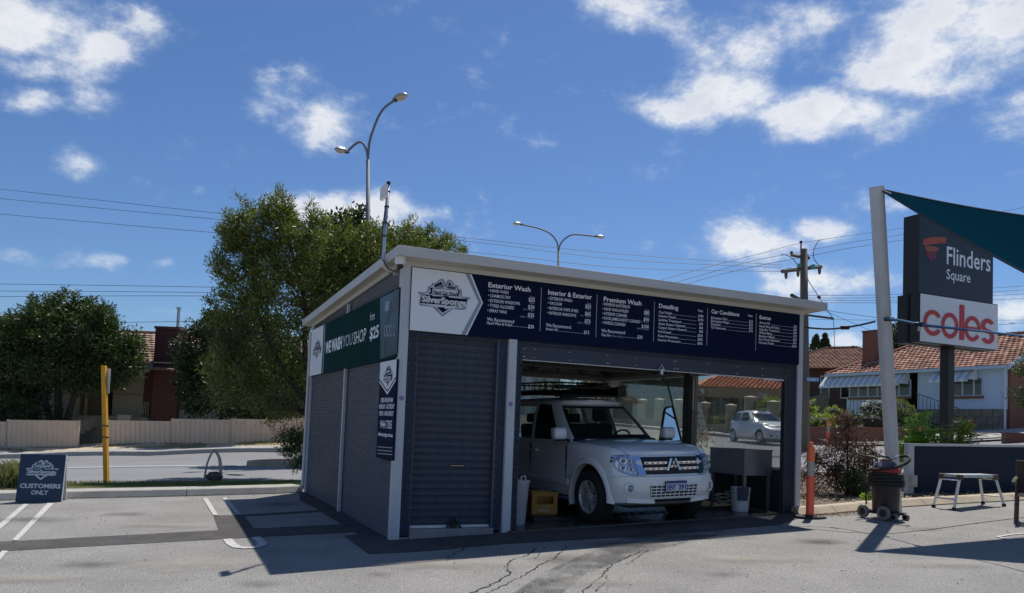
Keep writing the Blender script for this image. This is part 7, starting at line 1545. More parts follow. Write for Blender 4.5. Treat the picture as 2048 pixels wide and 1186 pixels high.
m_curt = mat('curtained_glass', (.085, .095, .10), .12, var=.5, vscale=6, stretch=(3, 3, .15))
def win(px0, px1, pyt, pyb, off, ms=()):
    x1, zt_w = LH(px0, pyt, off); x0, zb_w = LH(px1, pyb, off)
    w = part(lambda b: b.box(x0, x1, off - .02, off + .04, zb_w, zt_w), 'window', m_bluetrim, RB); n = len(ms) + 1; ed = [x0] + [LH(m_, pyt, off)[0] for m_ in ms][::-1] + [x1]
    for i in range(n): part(lambda b: b.box(ed[i] + .06, ed[i + 1] - .06, off + .042, off + .05, zb_w + .07, zt_w - .06), 'pane', m_curt, w)
    part(lambda b: b.box(x0 - .05, x1 + .05, off, off + .12, zb_w - .13, zb_w), 'sill', m_brick2, w); return w
win(1907, 1966, 757, 792, 0, (1926, 1949))
win(1700, 1822, 764, 793, .15, (1718, 1737, 1756, 1780, 1799))
# grooves of the panelling below the sunroom windows
for k in range(14): x = sx0 + 1.1 + k * (sx1 - sx0 - 1.1) / 14; part(lambda b: b.box(x - .012, x + .012, .15, .156, LH(1760, 812, .1)[1] - .6, LH(1760, 794)[1] - .02), 'groove', m_dark, RB) if k % 1 == 0 else None
part(lambda b: b.box(sx0 + .10, sx0 + .72, -1.1, -1.05, BZ - .2, EZ - .35), 'front_door', mat('door_dark', (.035, .03, .025), .6), RB)
def wrap(b):
    b.tube([(-.06, .06, EZ - .1), (-.06, .06, -.3), (-.0, .2, -.42)], .05, 8)
part(wrap, 'downpipe', mat('pipe_white', (.6, .64, .68), .5), RB)
# brick gable end facing right (towards +U, local -y)
part(lambda b: b.box(-.12, 0.02, -8.0, -.25, -.5, EZ + .1), 'brick_wall', m_brick2, RB)
part(lambda b: b.add([(-.06, -.2, EZ + .1), (-.06, -8.0, EZ + .1), (-.06, -4.1, EZ + 2.05)], [(0, 1, 2), (2, 1, 0)]), 'gable', m_blue, RB)
RZT = EZ + 2.15; y_e = .55; run = 4.6; slope_ = (RZT - EZ) / run; XE = FL + .2
hipx = XE - 3.4
part(lambda b: b.add([(-.5, y_e, EZ - .02), (XE, y_e, EZ - .02), (hipx, y_e - run, RZT), (-.5, y_e - run, RZT), (XE, y_e - 2 * run, EZ), (-.5, y_e - 2 * run, EZ)], [(0, 1, 2, 3), (1, 4, 2), (3, 2, 4, 5), (0, 3, 5)]), 'roof', tm_r, RB)
sl_ = math.hypot(run, RZT - EZ)
roof_tiles(RB, (XE, y_e, EZ - .01), (-1, 0, 0), (0, -run, RZT - EZ), sl_, XE + .5, 0, tm_r, lw=.31, lh=.33, cut=lambda y: (y / sl_ * 3.4, XE + .5))
roof_tiles(RB, (XE, y_e - 2 * run, EZ - .01), (0, 1, 0), (-3.4, 0, RZT - EZ), math.hypot(3.4, RZT - EZ), 2 * run, 0, tm_r, lw=.31, lh=.33, cut=lambda y: (y / math.hypot(3.4, RZT - EZ) * run, 2 * run - y / math.hypot(3.4, RZT - EZ) * run))
rc_ = MB()
for k in range(24): x = -.5 + k * (hipx + .5) / 24; rc_.tube([(x, y_e - run, RZT + .04), (x + (hipx + .5) / 24 * .97, y_e - run, RZT + .07)], .10, 8)
rc_.build('ridge_capping', tm_r, RB)
part(lambda b: b.tube([(XE, y_e, EZ + .03), (hipx, y_e - run, RZT + .06)], .10, 8), 'hip_capping', tm_r, RB)
part(lambda b: b.box(-.5, XE, y_e - .02, y_e + .10, EZ - .16, EZ + .0), 'gutter', m_bluetrim, RB); part(lambda b: b.box(-.45, XE - .05, .0, y_e, EZ - .05, EZ - .03), 'soffit', m_bluetrim, RB)
def barge(b): b.add([(x, y, z + dz) for x in (-.56, -.50) for (y, z) in ((y_e, EZ - .02), (y_e - run, RZT)) for dz in (-.22, .04)], [(0, 1, 3, 2), (4, 6, 7, 5), (0, 4, 5, 1), (2, 3, 7, 6), (0, 2, 6, 4), (1, 5, 7, 3)])
part(barge, 'barge_board', m_bluetrim, RB)
cA_, cB_ = LH(1727, 700, -1.2), LH(1753, 700, -1.2); ctop = LH(1740, 661, -1.2)[1]
chm = part(lambda b: b.box(cB_[0], cA_[0], -1.9, -1.1, EZ - .5, ctop - .1), 'chimney', m_brick2, RB); part(lambda b: b.box(cB_[0] - .04, cA_[0] + .04, -1.94, -1.06, ctop - .1, ctop), 'chimney_cap', m_brick, chm)
def awning(px0, px1, pyt, pyb, off, name='awning', drop=.75):
    x1, zt_a = LH(px0, pyt, off * .3); x0, _ = LH(px1, pyt, off * .3); z0 = zt_a; zl = LH((px0 + px1) / 2, pyb, off)[1]; root_ = bpy.data.objects.new(name, None); COL.objects.link(root_); root_.parent = RB
    n = int((x1 - x0) / .22); m1, m2 = mat('awning_white', (.66, .68, .70), .5, var=.03), mat('awning_grey', (.44, .49, .55), .5, var=.03)
    for i in range(n):
        a, c = x0 + i * (x1 - x0) / n, x0 + (i + 1) * (x1 - x0) / n; h_ = .02 if i % 2 else 0
        mb = MB(); mb.add([(a, .10, z0 + h_), (c, .10, z0 + h_), (c, off, zl + h_), (a, off, zl + h_), (c, off + .01, zl - .12), (a, off + .01, zl - .12), (a, .1, z0 + h_ - .02), (c, .1, z0 + h_ - .02), (c, off, zl + h_ - .02), (a, off, zl + h_ - .02)], [(0, 1, 2, 3), (3, 2, 4, 5), (9, 8, 7, 6)]); mb.build('slat', m1 if i % 2 else m2, root_)
    for xs_ in (x0, x1): part(lambda b: b.add([(xs_, .1, z0), (xs_, off, zl), (xs_, .1, zl)], [(0, 1, 2)]), 'awning_side', m1, root_)
awning(1872, 1951, 735, 759, .85); awning(1654, 1815, 743, 769, .95)
def handr(b):
    for off in (.15, ): 
        for i in range(12):
            px = 1838 + i * 7.8; x, z = LH(px, 790 + i * 3.4, .9); b.tube([(x, .9, z), (x, .9, z - .85)], .018, 5)
        a = LH(1832, 786, .9); c = LH(1925, 820, .9); e = LH(1941, 826, .9); f_ = LH(1941, 842, .9); b.tube([(a[0], .9, a[1]), (c[0], .9, c[1]), (e[0], .9, e[1] - .05), (f_[0], .9, f_[1])], .028, 6)
part(handr, 'stair_rail', mat('rail_iron', (.10, .11, .12), .5), RB)
for i in range(8):
    xa = sx0 + .9 - i * .33; part(lambda b: b.box(xa - .33, xa, .05, 1.2, -.6, (BZ - .2) * (1 - i / 8)), 'step', mat('step_dark', (.10, .09, .08), .9), RB)
# ---- brown house between the power pole and the blue house
YB = 62.0; BO = P(1655, 860, YB); BO.z = h1(BO.x, BO.y)
bh = thing('brown_house', 'dark brick house with brown hipped tile roof between the power pole and the blue house', 'house', tuple(BO), rad(-32))
hbz = P(1640, 738, YB).z - BO.z; hbt = P(1650, 696, YB).z - BO.z
part(lambda b: b.box(-4.2, 5, 0, 8, -1.5, hbz), 'wall', mat('house_brown', (.06, .04, .033), .8, var=.15), bh)
part(lambda b: b.add([(-5, -1.0, hbz), (6, -1.0, hbz), (6, 9, hbz), (-5, 9, hbz), (-.8, 4, hbt + .4), (1.5, 4, hbt + .4)], [(0, 1, 5, 4), (1, 2, 5), (2, 3, 4, 5), (3, 0, 4), (3, 2, 1, 0)]), 'roof', tm_b, bh)
roof_tiles(bh, (-5, -1.0, hbz + .02), (1, 0, 0), (0, 5, hbt + .4 - hbz), math.hypot(5, hbt + .4 - hbz), 11, 0, tm_b, lw=.34, lh=.34, cut=lambda y: (y / 5.4 * 4.2, 11 - y / 5.4 * 4.5))
part(lambda b: (b.tube([(-5, -1, hbz + .05), (-.8, 4, hbt + .45)], .12, 6), b.tube([(6, -1, hbz + .05), (1.5, 4, hbt + .45)], .12, 6), b.tube([(-.8, 4, hbt + .45), (1.5, 4, hbt + .45)], .12, 6)), 'hip_capping', tm_b, bh)
for k in range(4):
    w = part(lambda b: b.box(-3.6 + k * 1.5, -2.9 + k * 1.5, -.06, 0, hbz - 2.3, hbz - .5), 'window', mat('frame_cream', (.45, .43, .37), .6), bh); part(lambda b: b.box(-3.52 + k * 1.5, -2.98 + k * 1.5, -.07, -.06, hbz - 2.2, hbz - .6), 'pane', m_darkglass, w)
part(lambda b: b.tube([(2.9, 4, hbt - .6), (2.9, 4, hbt + .9)], .12, 8), 'vent_pipe', mat('vent_red', (.25, .05, .04), .6), bh)
# ---- fence beside it
q0, q1 = far_pt(1612, 0, 44), far_pt(1660, 0, 47); gf = thing('paling_fence', 'weathered grey paling fence sloping up between the two right houses', 'fence', tuple(far_pt(1625, 880, 45)))
GO = far_pt(1625, 880, 45)
for i in range(16):
    px = 1613 + i * 2.9; zt_f = np.interp(px, [1613, 1652, 1665], [797, 786, 786]); a = P(px, zt_f, 45 + i * .05); 
    part(lambda b: b.box(a.x - GO.x - .04, a.x - GO.x + .035, a.y - GO.y, a.y - GO.y + .02, -2.2, a.z - GO.z), 'paling', m_timber, gf)
# ---- red brick garden wall, hedges and garden of the blue house
wp_ = [P(1608, 893, 37.6), P(1700, 893, 38.2), P(1800, 893, 37.9), P(1850, 894, 37.4)]
gw = thing('garden_wall', 'low red brick retaining wall along the footpath in front of the blue house', 'wall', tuple(wp_[0]))
for i in range(3):
    a, b_ = wp_[i] - wp_[0], wp_[i + 1] - wp_[0]; t = (b_ - a); t.z = 0; tl = t.length; T = Matrix.Translation(a) @ Matrix.Rotation(math.atan2(t.y, t.x), 4, 'Z')
    part(lambda b: (b.box(0, tl, 0, .22, -.9, .92, T)), 'brick_wall', m_brick2, gw); part(lambda b: b.box(-.02, tl + .02, -.03, .25, .92, .985, T), 'coping', mat('coping_dark', (.20, .09, .065), .9, var=.1), gw)
V = []
gx = np.arange(12.5, 32, 1.0)
gd = MB()
for x in gx:
    for y in np.arange(38.3, 52, 1.0): V.append((x, y + .0, float(np.interp(y, [38.3, 52], [1.95, 2.6])) if x < 20.2 else h1(x, y) + .02))
ny_ = len(np.arange(38.3, 52, 1.0)); gd.add(V, [(i * ny_ + j, (i + 1) * ny_ + j, (i + 1) * ny_ + j + 1, i * ny_ + j + 1) for i in range(len(gx) - 1) for j in range(ny_ - 1)]); gd.build('garden_bed', m_lawn, kind='structure')
# driveway in front of the blue house
dv = MB(); V = []; dxs = np.arange(19.5, 34, .75)
for x in dxs:
    for j in range(9): y = far_y(x) + .2 + (40.4 - far_y(x)) * j / 8; V.append((x, y, h1(x, y) + .10))
dv.add(V, [(i * 9 + j, (i + 1) * 9 + j, (i + 1) * 9 + j + 1, i * 9 + j + 1) for i in range(len(dxs) - 1) for j in range(8)]); dv.build('driveway', mat('driveway_concrete', (.36, .34, .30), .9, var=.10, vscale=1), kind='structure', smooth=True)
kb = thing('driveway_planter', 'low red brick planter box beside the driveway at the right edge', 'planter', tuple(far_pt(2032, 886, 34.5)), .1); part(lambda b: b.box(-.5, 2.5, 0, .25, -.3, .38), 'brick_wall', m_brick2, kb); part(lambda b: b.box(-.55, 2.5, -.03, .28, .38, .44), 'coping', mat('coping_dark', (.20, .09, .065), .9), kb)
def hedge(label, px0, px1, pyt, pyb, Y, lm, nm='clipped_hedge', cat='hedge', dens=1.0, depth=1.0, dome=False):
    a, b_ = P(px0, pyb, Y), P(px1, pyb, Y); zt_h = P((px0 + px1) / 2, pyt, Y).z; base = ((a.x + b_.x) / 2, Y + depth / 2, min(a.z, b_.z) - .1); hx, hzv = (b_.x - a.x) / 2, (zt_h - base[2])
    n = int(150 * dens * hx * max(hzv, .8)); 
    if dome: d = rng.normal(0, 1, (n, 3)); d /= np.linalg.norm(d, axis=1)[:, None]; cl = d * np.array([hx, depth / 2, hzv * .5]) * (.9 + .1 * rng.random((n, 1))) + np.array([0, 0, hzv * .5])
    else:
        cl = rng.uniform(-1, 1, (n, 3)); ax_ = rng.integers(0, 3, n); cl[np.arange(n), ax_] = np.sign(cl[np.arange(n), ax_]) * (1 - .06 * rng.random(n)); cl = cl * np.array([hx, depth / 2, hzv / 2]) + np.array([0, 0, hzv / 2])
    o = thing(nm, label, cat, base); mesh_quads('foliage', leafcloud(cl, 26, .13, .07, .022, 0), lm, o)
    mb = MB(); bm = bmesh.new(); bmesh.ops.create_icosphere(bm, subdivisions=2, radius=1)
    for v in bm.verts: v.co = Vector((np.clip(v.co.x * (1 if dome else 1.5), -1, 1) * hx * .88, v.co.y * depth * .42, hzv * .48 + v.co.z * hzv * .42))
    mb.addbm(bm); mb.build('branches', m_barkd, o); return o
hedge('long low clipped hedge with bright yellow green top above the brick wall', 1612, 1668, 829, 856, 38.8, lf_yel); hedge('bushy light green shrub at the left end of the garden hedge', 1612, 1640, 795, 830, 40.5, lf_bright, 'shrub', 'shrub', .5, 1.2, True)
hedge('square dark clipped hedge block beside the leaning post', 1736, 1772, 826, 858, 38.7, lf_dark); hedge('dark clipped bush between the purple shrub and the leaning post', 1692, 1730, 822, 858, 38.9, lf_mid, 'shrub', 'shrub', .8, 1.2, True)
hedge('big dome shaped dark green bush right of the leaning post', 1780, 1848, 797, 862, 39.2, leafmat('leaf_dome', (.06, .09, .018), (.18, .22, .05)), 'dome_bush', 'bush', 1.2, 2.4, True); hedge('low dark hedge under the dome shaped bush', 1776, 1830, 850, 866, 38.6, lf_dark)
hedge('yellow green bush below the blue house corner panel', 1655, 1695, 812, 836, 41, lf_yel, 'shrub', 'shrub', .5, 1.0, True)
fb = hedge('bush covered with white flowers in front of the blue house', 1734, 1790, 800, 838, 40.4, lf_dark, 'flowering_bush', 'bush', .6, 1.4, True)
cl = rng.normal(0, 1, (240, 3)); cl /= np.linalg.norm(cl, axis=1)[:, None]; cl = cl * np.array([.7, .7, .55]) + np.array([0, 0, .55]); cl = cl[cl[:, 1] < .3]; mesh_quads('white_flowers', leafcloud(cl, 5, .06, .07, .03, 0), mat('petal_white', (.75, .75, .72), .6, var=0), fb)
hedge('dark red flowering plants along the foot of the blue house', 1905, 1960, 838, 858, 38.9, lf_red, 'flower_bed', 'plant', .5, .8, True)
b0 = far_pt(2075, 860, 33.5); tree('edge_tree', 'dark olive tree leaning in at the right edge in front of the brick gable', 'tree', tuple(b0), [blob(x, y, 33.5, tuple(b0), rx, ry) for x, y, rx, ry in ((2045, 770, 26, 46), (2075, 740, 40, 50), (2070, 810, 40, 30), (2100, 780, 50, 60))], 120, 60, .3, .10, .018, lf_mid, m_bark, [[(0, 0, 0), (0, 0, 1.2), (0.1, 0, 2.2)]], twigs=30)
def cypress(px, pyt, pyb, Y, w, label): 
    a, b_ = P(px, pyb, Y), P(px, pyt, Y); H__ = b_.z - a.z; n = 90; t = rng.random((n, 1)) ** .8; r_ = w * (1 - t) * .9 + .05; an = rng.uniform(0, 6.28, (n, 1)); cl = np.concatenate([r_ * np.cos(an), r_ * np.sin(an), t * H__], 1)
    o = thing('cypress', label, 'tree', (a.x, a.y, a.z), 0, 'cypress tops behind the brown house'); mesh_quads('crown', leafcloud(cl, 34, .14, .2, .05, -1.5, 1.5), lf_dark, o); mb = MB(); mb.tube([(0, 0, -4), (0, 0, H__ * .8)], [.3, .05], 8); mb.build('trunk', m_bark, o)
cypress(1631, 672, 705, 75, .6, 'pointed cypress top above the left end of the brown roof'); cypress(1649, 670, 700, 75, .5, 'narrow cypress top above the ridge of the brown roof'); cypress(1706, 696, 715, 78, .3, 'tiny cypress top between the brown roof and the brick chimney')
b0 = P(1792, 760, 60); tree('distant_tree', 'green tree top showing behind the blue house roof left of the supermarket sign', 'tree', tuple(b0), [blob(x, y, 60, tuple(b0), rx, ry) for x, y, rx, ry in ((1790, 680, 22, 22), (1800, 655, 14, 20), (1815, 690, 26, 26))], 60, 40, .5, .3, .08, lf_mid, m_bark, [[(0, 0, -2), (0, 0, 2)]], twigs=10)
# ------------------------------------------------------------------ SEEN THROUGH THE BAY WINDOWS
m_sand = mat('limestone_pillar', (.42, .35, .25), .85, var=.12, vscale=3)
pfl = [(1283, 797, 1.05), (1317, 796, 1.0), (1356, 797, 1.2), (1409, 803, 1.0), (1461, 807, 1.0), (1499, 791, 1.1), (1545, 800, 1.0), (1180, 790, 1), (1130, 788, 1)]
pf = []
for k, (px, pyt, w) in enumerate(pfl):
    Yp = np.interp(px, [1130, 1226, 1395, 1480, 1560], [56, 54.5, 47.5, 44, 41.5]); a = far_pt(px, 860, Yp); zt_p = P(px, pyt, Yp).z; pf.append((px, a, zt_p, w))
pf.sort()
pfence = thing('pillar_fence', 'sandstone coloured brick pillar fence with dark infill across the road behind the bay', 'fence', tuple(pf[0][1]))
for i, (px, a, zt_p, w) in enumerate(pf):
    r = a - pf[0][1]; H__ = zt_p - a.z
    pl_ = part(lambda b: b.box(r.x - .25 * w, r.x + .25 * w, r.y - .25, r.y + .25, r.z - .5, r.z + H__ - .10), 'pillar', m_sand, pfence)
    part(lambda b: b.add([(r.x - .32 * w, r.y - .3, r.z + H__ - .10), (r.x + .32 * w, r.y - .3, r.z + H__ - .10), (r.x + .32 * w, r.y + .3, r.z + H__ - .10), (r.x - .32 * w, r.y + .3, r.z + H__ - .10), (r.x, r.y, r.z + H__)], [(0, 1, 4), (1, 2, 4), (2, 3, 4), (3, 0, 4), (3, 2, 1, 0)]), 'pillar_cap', mat('cap_pale', (.55, .48, .36), .8), pl_)
    if i < len(pf) - 1:
        r2 = pf[i + 1][1] - pf[0][1]; T = Matrix.Translation(r) @ Matrix.Rotation(math.atan2(r2.y - r.y, r2.x - r.x), 4, 'Z'); L_ = math.hypot(r2.x - r.x, r2.y - r.y)
        part(lambda b: b.box(.25, L_ - .25, -.08, .08, -.6, .40, T), 'base_wall', m_sand, pfence); part(lambda b: [b.box(.3 + k * .13, .34 + k * .13, -.015, .015, .40, H__ - .35, T) for k in range(int((L_ - .6) / .13))], 'railing', m_dark, pfence)
YO = 60; OO = far_pt(1480, 860, YO); oh = thing('orange_roof_house', 'house with bright orange tiled roof and dark verandah seen through the bay side window', 'house', tuple(OO))
def RO(px, py, dy=0): return P(px, py, YO + dy) - OO
a, c = RO(1380, 776), RO(1600, 780); ez_ = RO(1500, 779).z; tz_ = RO(1470, 735).z
part(lambda b: b.add([(a.x, -1.5, ez_), (c.x, -1.5, ez_), (c.x - 3, 5, tz_), (a.x + 4, 5, tz_), (c.x, 11, ez_), (a.x, 11, ez_)], [(0, 1, 2, 3), (1, 4, 2), (3, 2, 4, 5), (0, 3, 5)]), 'roof', tilemat('tiles_orange', (.50, .19, .09), (.62, .28, .15)), oh)
roof_tiles(oh, (a.x, -1.5, ez_ + .02), (1, 0, 0), (0, 6.5, tz_ - ez_), math.hypot(6.5, tz_ - ez_), c.x - a.x, 0, MATS['tiles_orange'], lw=.34, lh=.36, cut=lambda y: (y / 6.8 * 4, c.x - a.x - y / 6.8 * 3))
part(lambda b: b.box(a.x + .2, c.x - .2, -1.5, -1.35, ez_ - .75, ez_ - .02), 'verandah_beam', mat('beam_tan', (.34, .24, .15), .7, var=.1), oh)
part(lambda b: b.box(a.x + 1, c.x - 1, 1.5, 1.8, -1, ez_), 'wall', mat('house_brown', (.08, .055, .045), .8, var=.15), oh)
for k in range(6): x = a.x + .6 + k * (c.x - a.x - 1.2) / 5; part(lambda b: b.box(x - .12, x + .12, -1.4, -1.2, -1, ez_ - .7), 'verandah_post', mat('post_slate', (.14, .17, .2), .7), oh)
for k in range(3): x = a.x + 2.2 + k * 2.6; w = part(lambda b: b.box(x, x + 1.2, 1.44, 1.5, .6, 2.1), 'window', mat('frame_cream', (.45, .43, .37), .6), oh); part(lambda b: b.box(x + .08, x + 1.12, 1.43, 1.44, .7, 2.0), 'pane', m_darkglass, w)
# houses behind the rear window of the bay
YW = 64
WO = far_pt(1180, 860, YW); wh = thing('rendered_house', 'pale sandy rendered house seen through the rear window of the bay', 'house', tuple(WO))
def RW(px, py): return P(px, py, YW) - WO
a, c = RW(1178, 778), RW(1228, 768)
part(lambda b: b.box(a.x, c.x + 1.2, 0, 6, -1, RW(1200, 764).z), 'wall', mat('render_sand', (.45, .36, .25), .8, var=.06), wh); part(lambda b: b.box(a.x - .3, c.x + 1.5, -.3, 6.3, RW(1200, 764).z, RW(1200, 762).z + .15), 'roof_edge', mat('render_sand2', (.35, .3, .22), .8), wh)
part(lambda b: b.box(a.x + .8, c.x - .2, -.05, 0, RW(1200, 781).z, RW(1200, 776).z), 'window_head', m_dark, wh)
gbo = far_pt(1075, 860, 62); gb = thing('blue_grey_building', 'tall pale blue grey building behind the roof basket of the four-wheel drive', 'building', tuple(gbo)); q0, q1 = P(1020, 740, 62) - gbo, P(1115, 748, 62) - gbo
part(lambda b: b.box(q0.x - 3, q1.x, 0, 6, -1, P(1075, 738, 62).z - gbo.z), 'wall', mat('wall_bluegrey', (.36, .44, .52), .7, var=.05), gb)
part(lambda b: [b.box(q0.x + k * .9, q0.x + .35 + k * .9, -.05, 0, 0, q0.z - .3) for k in (0, 1, 2)], 'pilaster', mat('wall_bluedark', (.22, .27, .32), .7), gb)
for k, (px, pyt, w, lm, lb) in enumerate(((1262, 742, .9, lf_mid, 'leftmost of the tall conifers behind the pillar fence'), (1290, 750, .8, lf_dark, 'second tall conifer behind the pillar fence'), (1318, 745, .8, lf_mid, 'third tall conifer behind the pillar fence'), (1345, 752, .9, lf_dark, 'rightmost of the tall conifers behind the pillar fence'))):
    Yc = 55; b_ = far_pt(px, 860, Yc); H__ = P(px, pyt - 12, Yc).z - b_.z; n = 220; t = rng.random((n, 1)); r_ = w * (1.25 - .9 * t) + .1; an = rng.uniform(0, 6.28, (n, 1)); cl = np.concatenate([r_ * np.cos(an), r_ * np.sin(an), t * H__], 1)
    o = thing('conifer', lb, 'tree', tuple(b_), 0, 'conifers behind the pillar fence'); mesh_quads('crown', leafcloud(cl, 34, .35, .2, .05, -.3, .5), lm, o); mb = MB(); mb.tube([(0, 0, -.3), (0, 0, H__ * .9)], [.2, .05], 8); mb.build('trunk', m_bark, o)
for px, pyt, pyb, Y, rx, lm, lb in ((1545, 800, 832, 46, 1.5, lf_yel, 'yellow green bush beside the hatchback seen through the bay window'), (1432, 838, 860, 47.5, 1.3, lf_yel, 'low yellow green hedge between two sandstone pillars'), (1150, 750, 790, 58, 3.2, lf_mid, 'leafy green tree behind the rear window of the bay')):
    b_ = far_pt(px, pyb, Y); zt_b = P(px, pyt, Y).z - b_.z; tree('garden_bush', lb, 'bush', tuple(b_), [(0, 0, zt_b * .55, rx, 1.0, zt_b * .5)], 110, 50, .3, .14, .03, lm, m_bark, [[(0, 0, 0), (0, 0, zt_b * .5)]], twigs=6, shell=.7)
# more trees far behind so the horizon is closed
for px, py, Y, rx, ry, lb in ((1000, 800, 75, 7, 3.2, 'far dark trees in the gap behind the shed'), (850, 810, 70, 7, 3, 'far dark trees left of the shed roof'), (1560, 800, 85, 7, 3.5, 'far dark trees behind the orange roof'), (-120, 800, 60, 7, 4, 'far dark trees beyond the left edge')):
    b_ = far_pt(px, py, Y); tree('distant_trees', lb, 'trees', tuple(b_), [(0, 0, ry * .6, rx, 2, ry * .6), (rx * .6, 0, ry * .5, rx * .6, 2, ry * .45)], 160, 40, .7, .35, .12, lf_dark, m_bark, [[(0, 0, -.5), (0, 0, ry * .6)]], twigs=10)
# ------------------------------------------------------------------ LAMPS, POLES, SIGN, WIRES
m_pole = mat('lamp_pole_grey', (.17, .19, .22), .65, metal=.1, var=.04)
def lantern(parent, p, d, s=1.0):
    d = Vector(d).normalized(); T = Matrix.Translation(p) @ frame((0, 0, 0), d, Vector((0, 0, 1)).cross(d).normalized(), d.cross(Vector((0, 0, 1)).cross(d)).normalized()) @ Matrix.Scale(s, 4)
    mb = MB(); bm = bmesh.new(); bmesh.ops.create_uvsphere(bm, u_segments=18, v_segments=10, radius=1)
    for v in bm.verts: v.co = Vector((v.co.x * .33 + .30, v.co.y * .17, max(v.co.z, -.10) * .13))
    mb.addbm(bm, T); h_ = mb.build('lantern', m_galv, parent, smooth=True); mb = MB(); bm = bmesh.new(); bmesh.ops.create_uvsphere(bm, u_segments=16, v_segments=8, radius=1)
    for v in bm.verts: v.co = Vector((v.co.x * .22 + .36, v.co.y * .14, -.012 + min(v.co.z, 0) * .11))
    mb.addbm(bm, T); mb.build('lens', mat('lens_amber', (.55, .48, .40), .15), h_, smooth=True); mb = MB(); mb.bevbox(-.06, .12, -.06, .06, -.05, .06, .01, T); mb.build('bracket', m_black, h_)
YL = 25.0; lb_ = far_pt(736, 870, YL)
l1 = thing('street_lamp', 'tall double armed grey street lamp rising behind the feathery tree', 'street lamp', tuple(lb_))
A = lambda px, py, Y: P(px, py, Y) - lb_
part(lambda b: b.tube([(0, 0, -.1), A(736, 600, YL), A(736, 320, YL)], [.11, .09, .06], 12), 'pole', m_pole, l1, smooth=True)
arm1 = resample([A(735, 400, YL), A(737, 300, YL), A(748, 255, YL), A(765, 220, YL), A(790, 200, YL)], 20); arm2 = resample([A(735.5, 345, YL), A(735, 310, YL), A(728, 289, YL), A(718, 284, YL + .1), A(706, 292, YL), A(694, 304, YL)], 20)
part(lambda b: b.tube([Vector(q) for q in arm1], .042, 8), 'arm', m_pole, l1, smooth=True); part(lambda b: b.tube([Vector(q) for q in arm2], .042, 8), 'arm', m_pole, l1, smooth=True)
lantern(l1, Vector(arm1[-1]), (.75, -.8, .0), 1.0); lantern(l1, Vector(arm2[-1]), (-.65, -1, -.15), .85)
Y2 = 46; lb2 = far_pt(1117, 870, Y2); l2 = thing('street_lamp', 'smaller distant double armed street lamp above the middle of the shed roof', 'street lamp', tuple(lb2)); B = lambda px, py: P(px, py, Y2) - lb2
part(lambda b: b.tube([(0, 0, -.1), B(1117, 500)], [.12, .07], 10), 'pole', m_pole, l2, smooth=True)
for arm, d in ((((1117, 510), (1114, 485), (1100, 467), (1075, 456), (1043, 449)), (-1, -.25, .05)), (((1117, 510), (1120, 490), (1132, 476), (1150, 469), (1192, 473)), (1, .1, -.05))):
    ar = resample([B(*q) for q in arm], 18); part(lambda b: b.tube([Vector(q) for q in ar], .05, 6), 'arm', m_pole, l2, smooth=True); lantern(l2, Vector(ar[-1]), d, .85)
# power pole
YP = 31.0; pb_ = far_pt(1611, 893, YP); pp_ = thing('power_pole', 'weathered timber power pole with crossarms and glass insulators behind the right shed column', 'power pole', tuple(pb_)); C_ = lambda px, py, dy=0: P(px, py, YP + dy) - pb_
part(lambda b: b.tube([(0, 0, -.3), C_(1609, 700), C_(1607.5, 498)], [.19, .17, .14], 14), 'pole', m_timber, pp_, smooth=True)
part(lambda b: b.tube([C_(1602, 498), C_(1602, 486)], .03, 6), 'pin', m_darksteel, pp_)
part(lambda b: b.tube([C_(1583, 510, -.3), C_(1618, 516, .3)], .07, 4), 'crossarm', m_timber, pp_)
part(lambda b: b.tube([C_(1563, 543, -.3), C_(1643, 533, .3)], .075, 4), 'crossarm', m_timber, pp_)
part(lambda b: b.tube([C_(1583, 590, -.8), C_(1600, 600, -.3), C_(1624, 607, .1)], .07, 6), 'crossarm', m_darksteel, pp_)
m_ins = mat('insulator_glass', (.10, .35, .33), .1, var=0)
for px, py in ((1577, 540), (1598, 531), (1624, 533)): part(lambda b: [b.tube([C_(px + k * 3.2, py - k * .6), C_(px + k * 3.2 + 1.8, py - k * .6)], .09, 10) for k in (-1, 0, 1)], 'insulator', m_ins, pp_)
for px, py in ((1572, 545), (1596, 541), (1639, 536)): part(lambda b: b.tube([C_(px, py), C_(px, py + 9), C_(px, py + 13)], [.07, .06, .03], 8), 'fuse_switch', mat('fuse_dark', (.12, .08, .08), .5), pp_)
for px, py in ((1583, 507), (1614, 513), (1617, 518), (1602, 486)): part(lambda b: b.tube([C_(px, py), C_(px, py - 4)], .06, 8), 'insulator', m_darksteel, pp_)
for k in range(6): part(lambda b: b.tube([C_(1584 + k * 7, 592 + k * 2.2, -.3), C_(1583 + k * 7, 602 + k * 2, -.5)], .05, 6), 'insulator', m_darksteel, pp_)
part(lambda b: b.tube([Vector(q) for q in resample([C_(1639, 532), C_(1628, 517), C_(1628, 500), C_(1636, 483), C_(1644, 479)], 16)], .015, 5), 'jumper_wire', m_wire, pp_)
part(lambda b: b.tube([Vector(q) for q in resample([C_(1594, 528), C_(1585, 517), C_(1572, 510), C_(1562, 509)], 12)], .015, 5), 'jumper_wire', m_wire, pp_)
part(lambda b: (b.tube([C_(1612, 546), C_(1617, 562), C_(1666, 637)], .015, 4), b.tube([C_(1612, 630), C_(1667, 637)], .045, 6), b.tube([C_(1667, 637), C_(1670, 707)], .012, 4), b.tube([C_(1636, 592), C_(1640, 597)], .06, 6)), 'guy_wire', m_wire, pp_)
ss = thing('street_name_sign', 'small blue street name sign fixed to the timber power pole', 'sign', tuple(P(1625, 759, YP - .3))); part(lambda b: b.box(-.25, .26, -.01, .01, -.085, .085, Matrix.Rotation(.03, 4, 'Y')), 'name_plate', mat('street_blue', (.04, .16, .35), .5), ss)
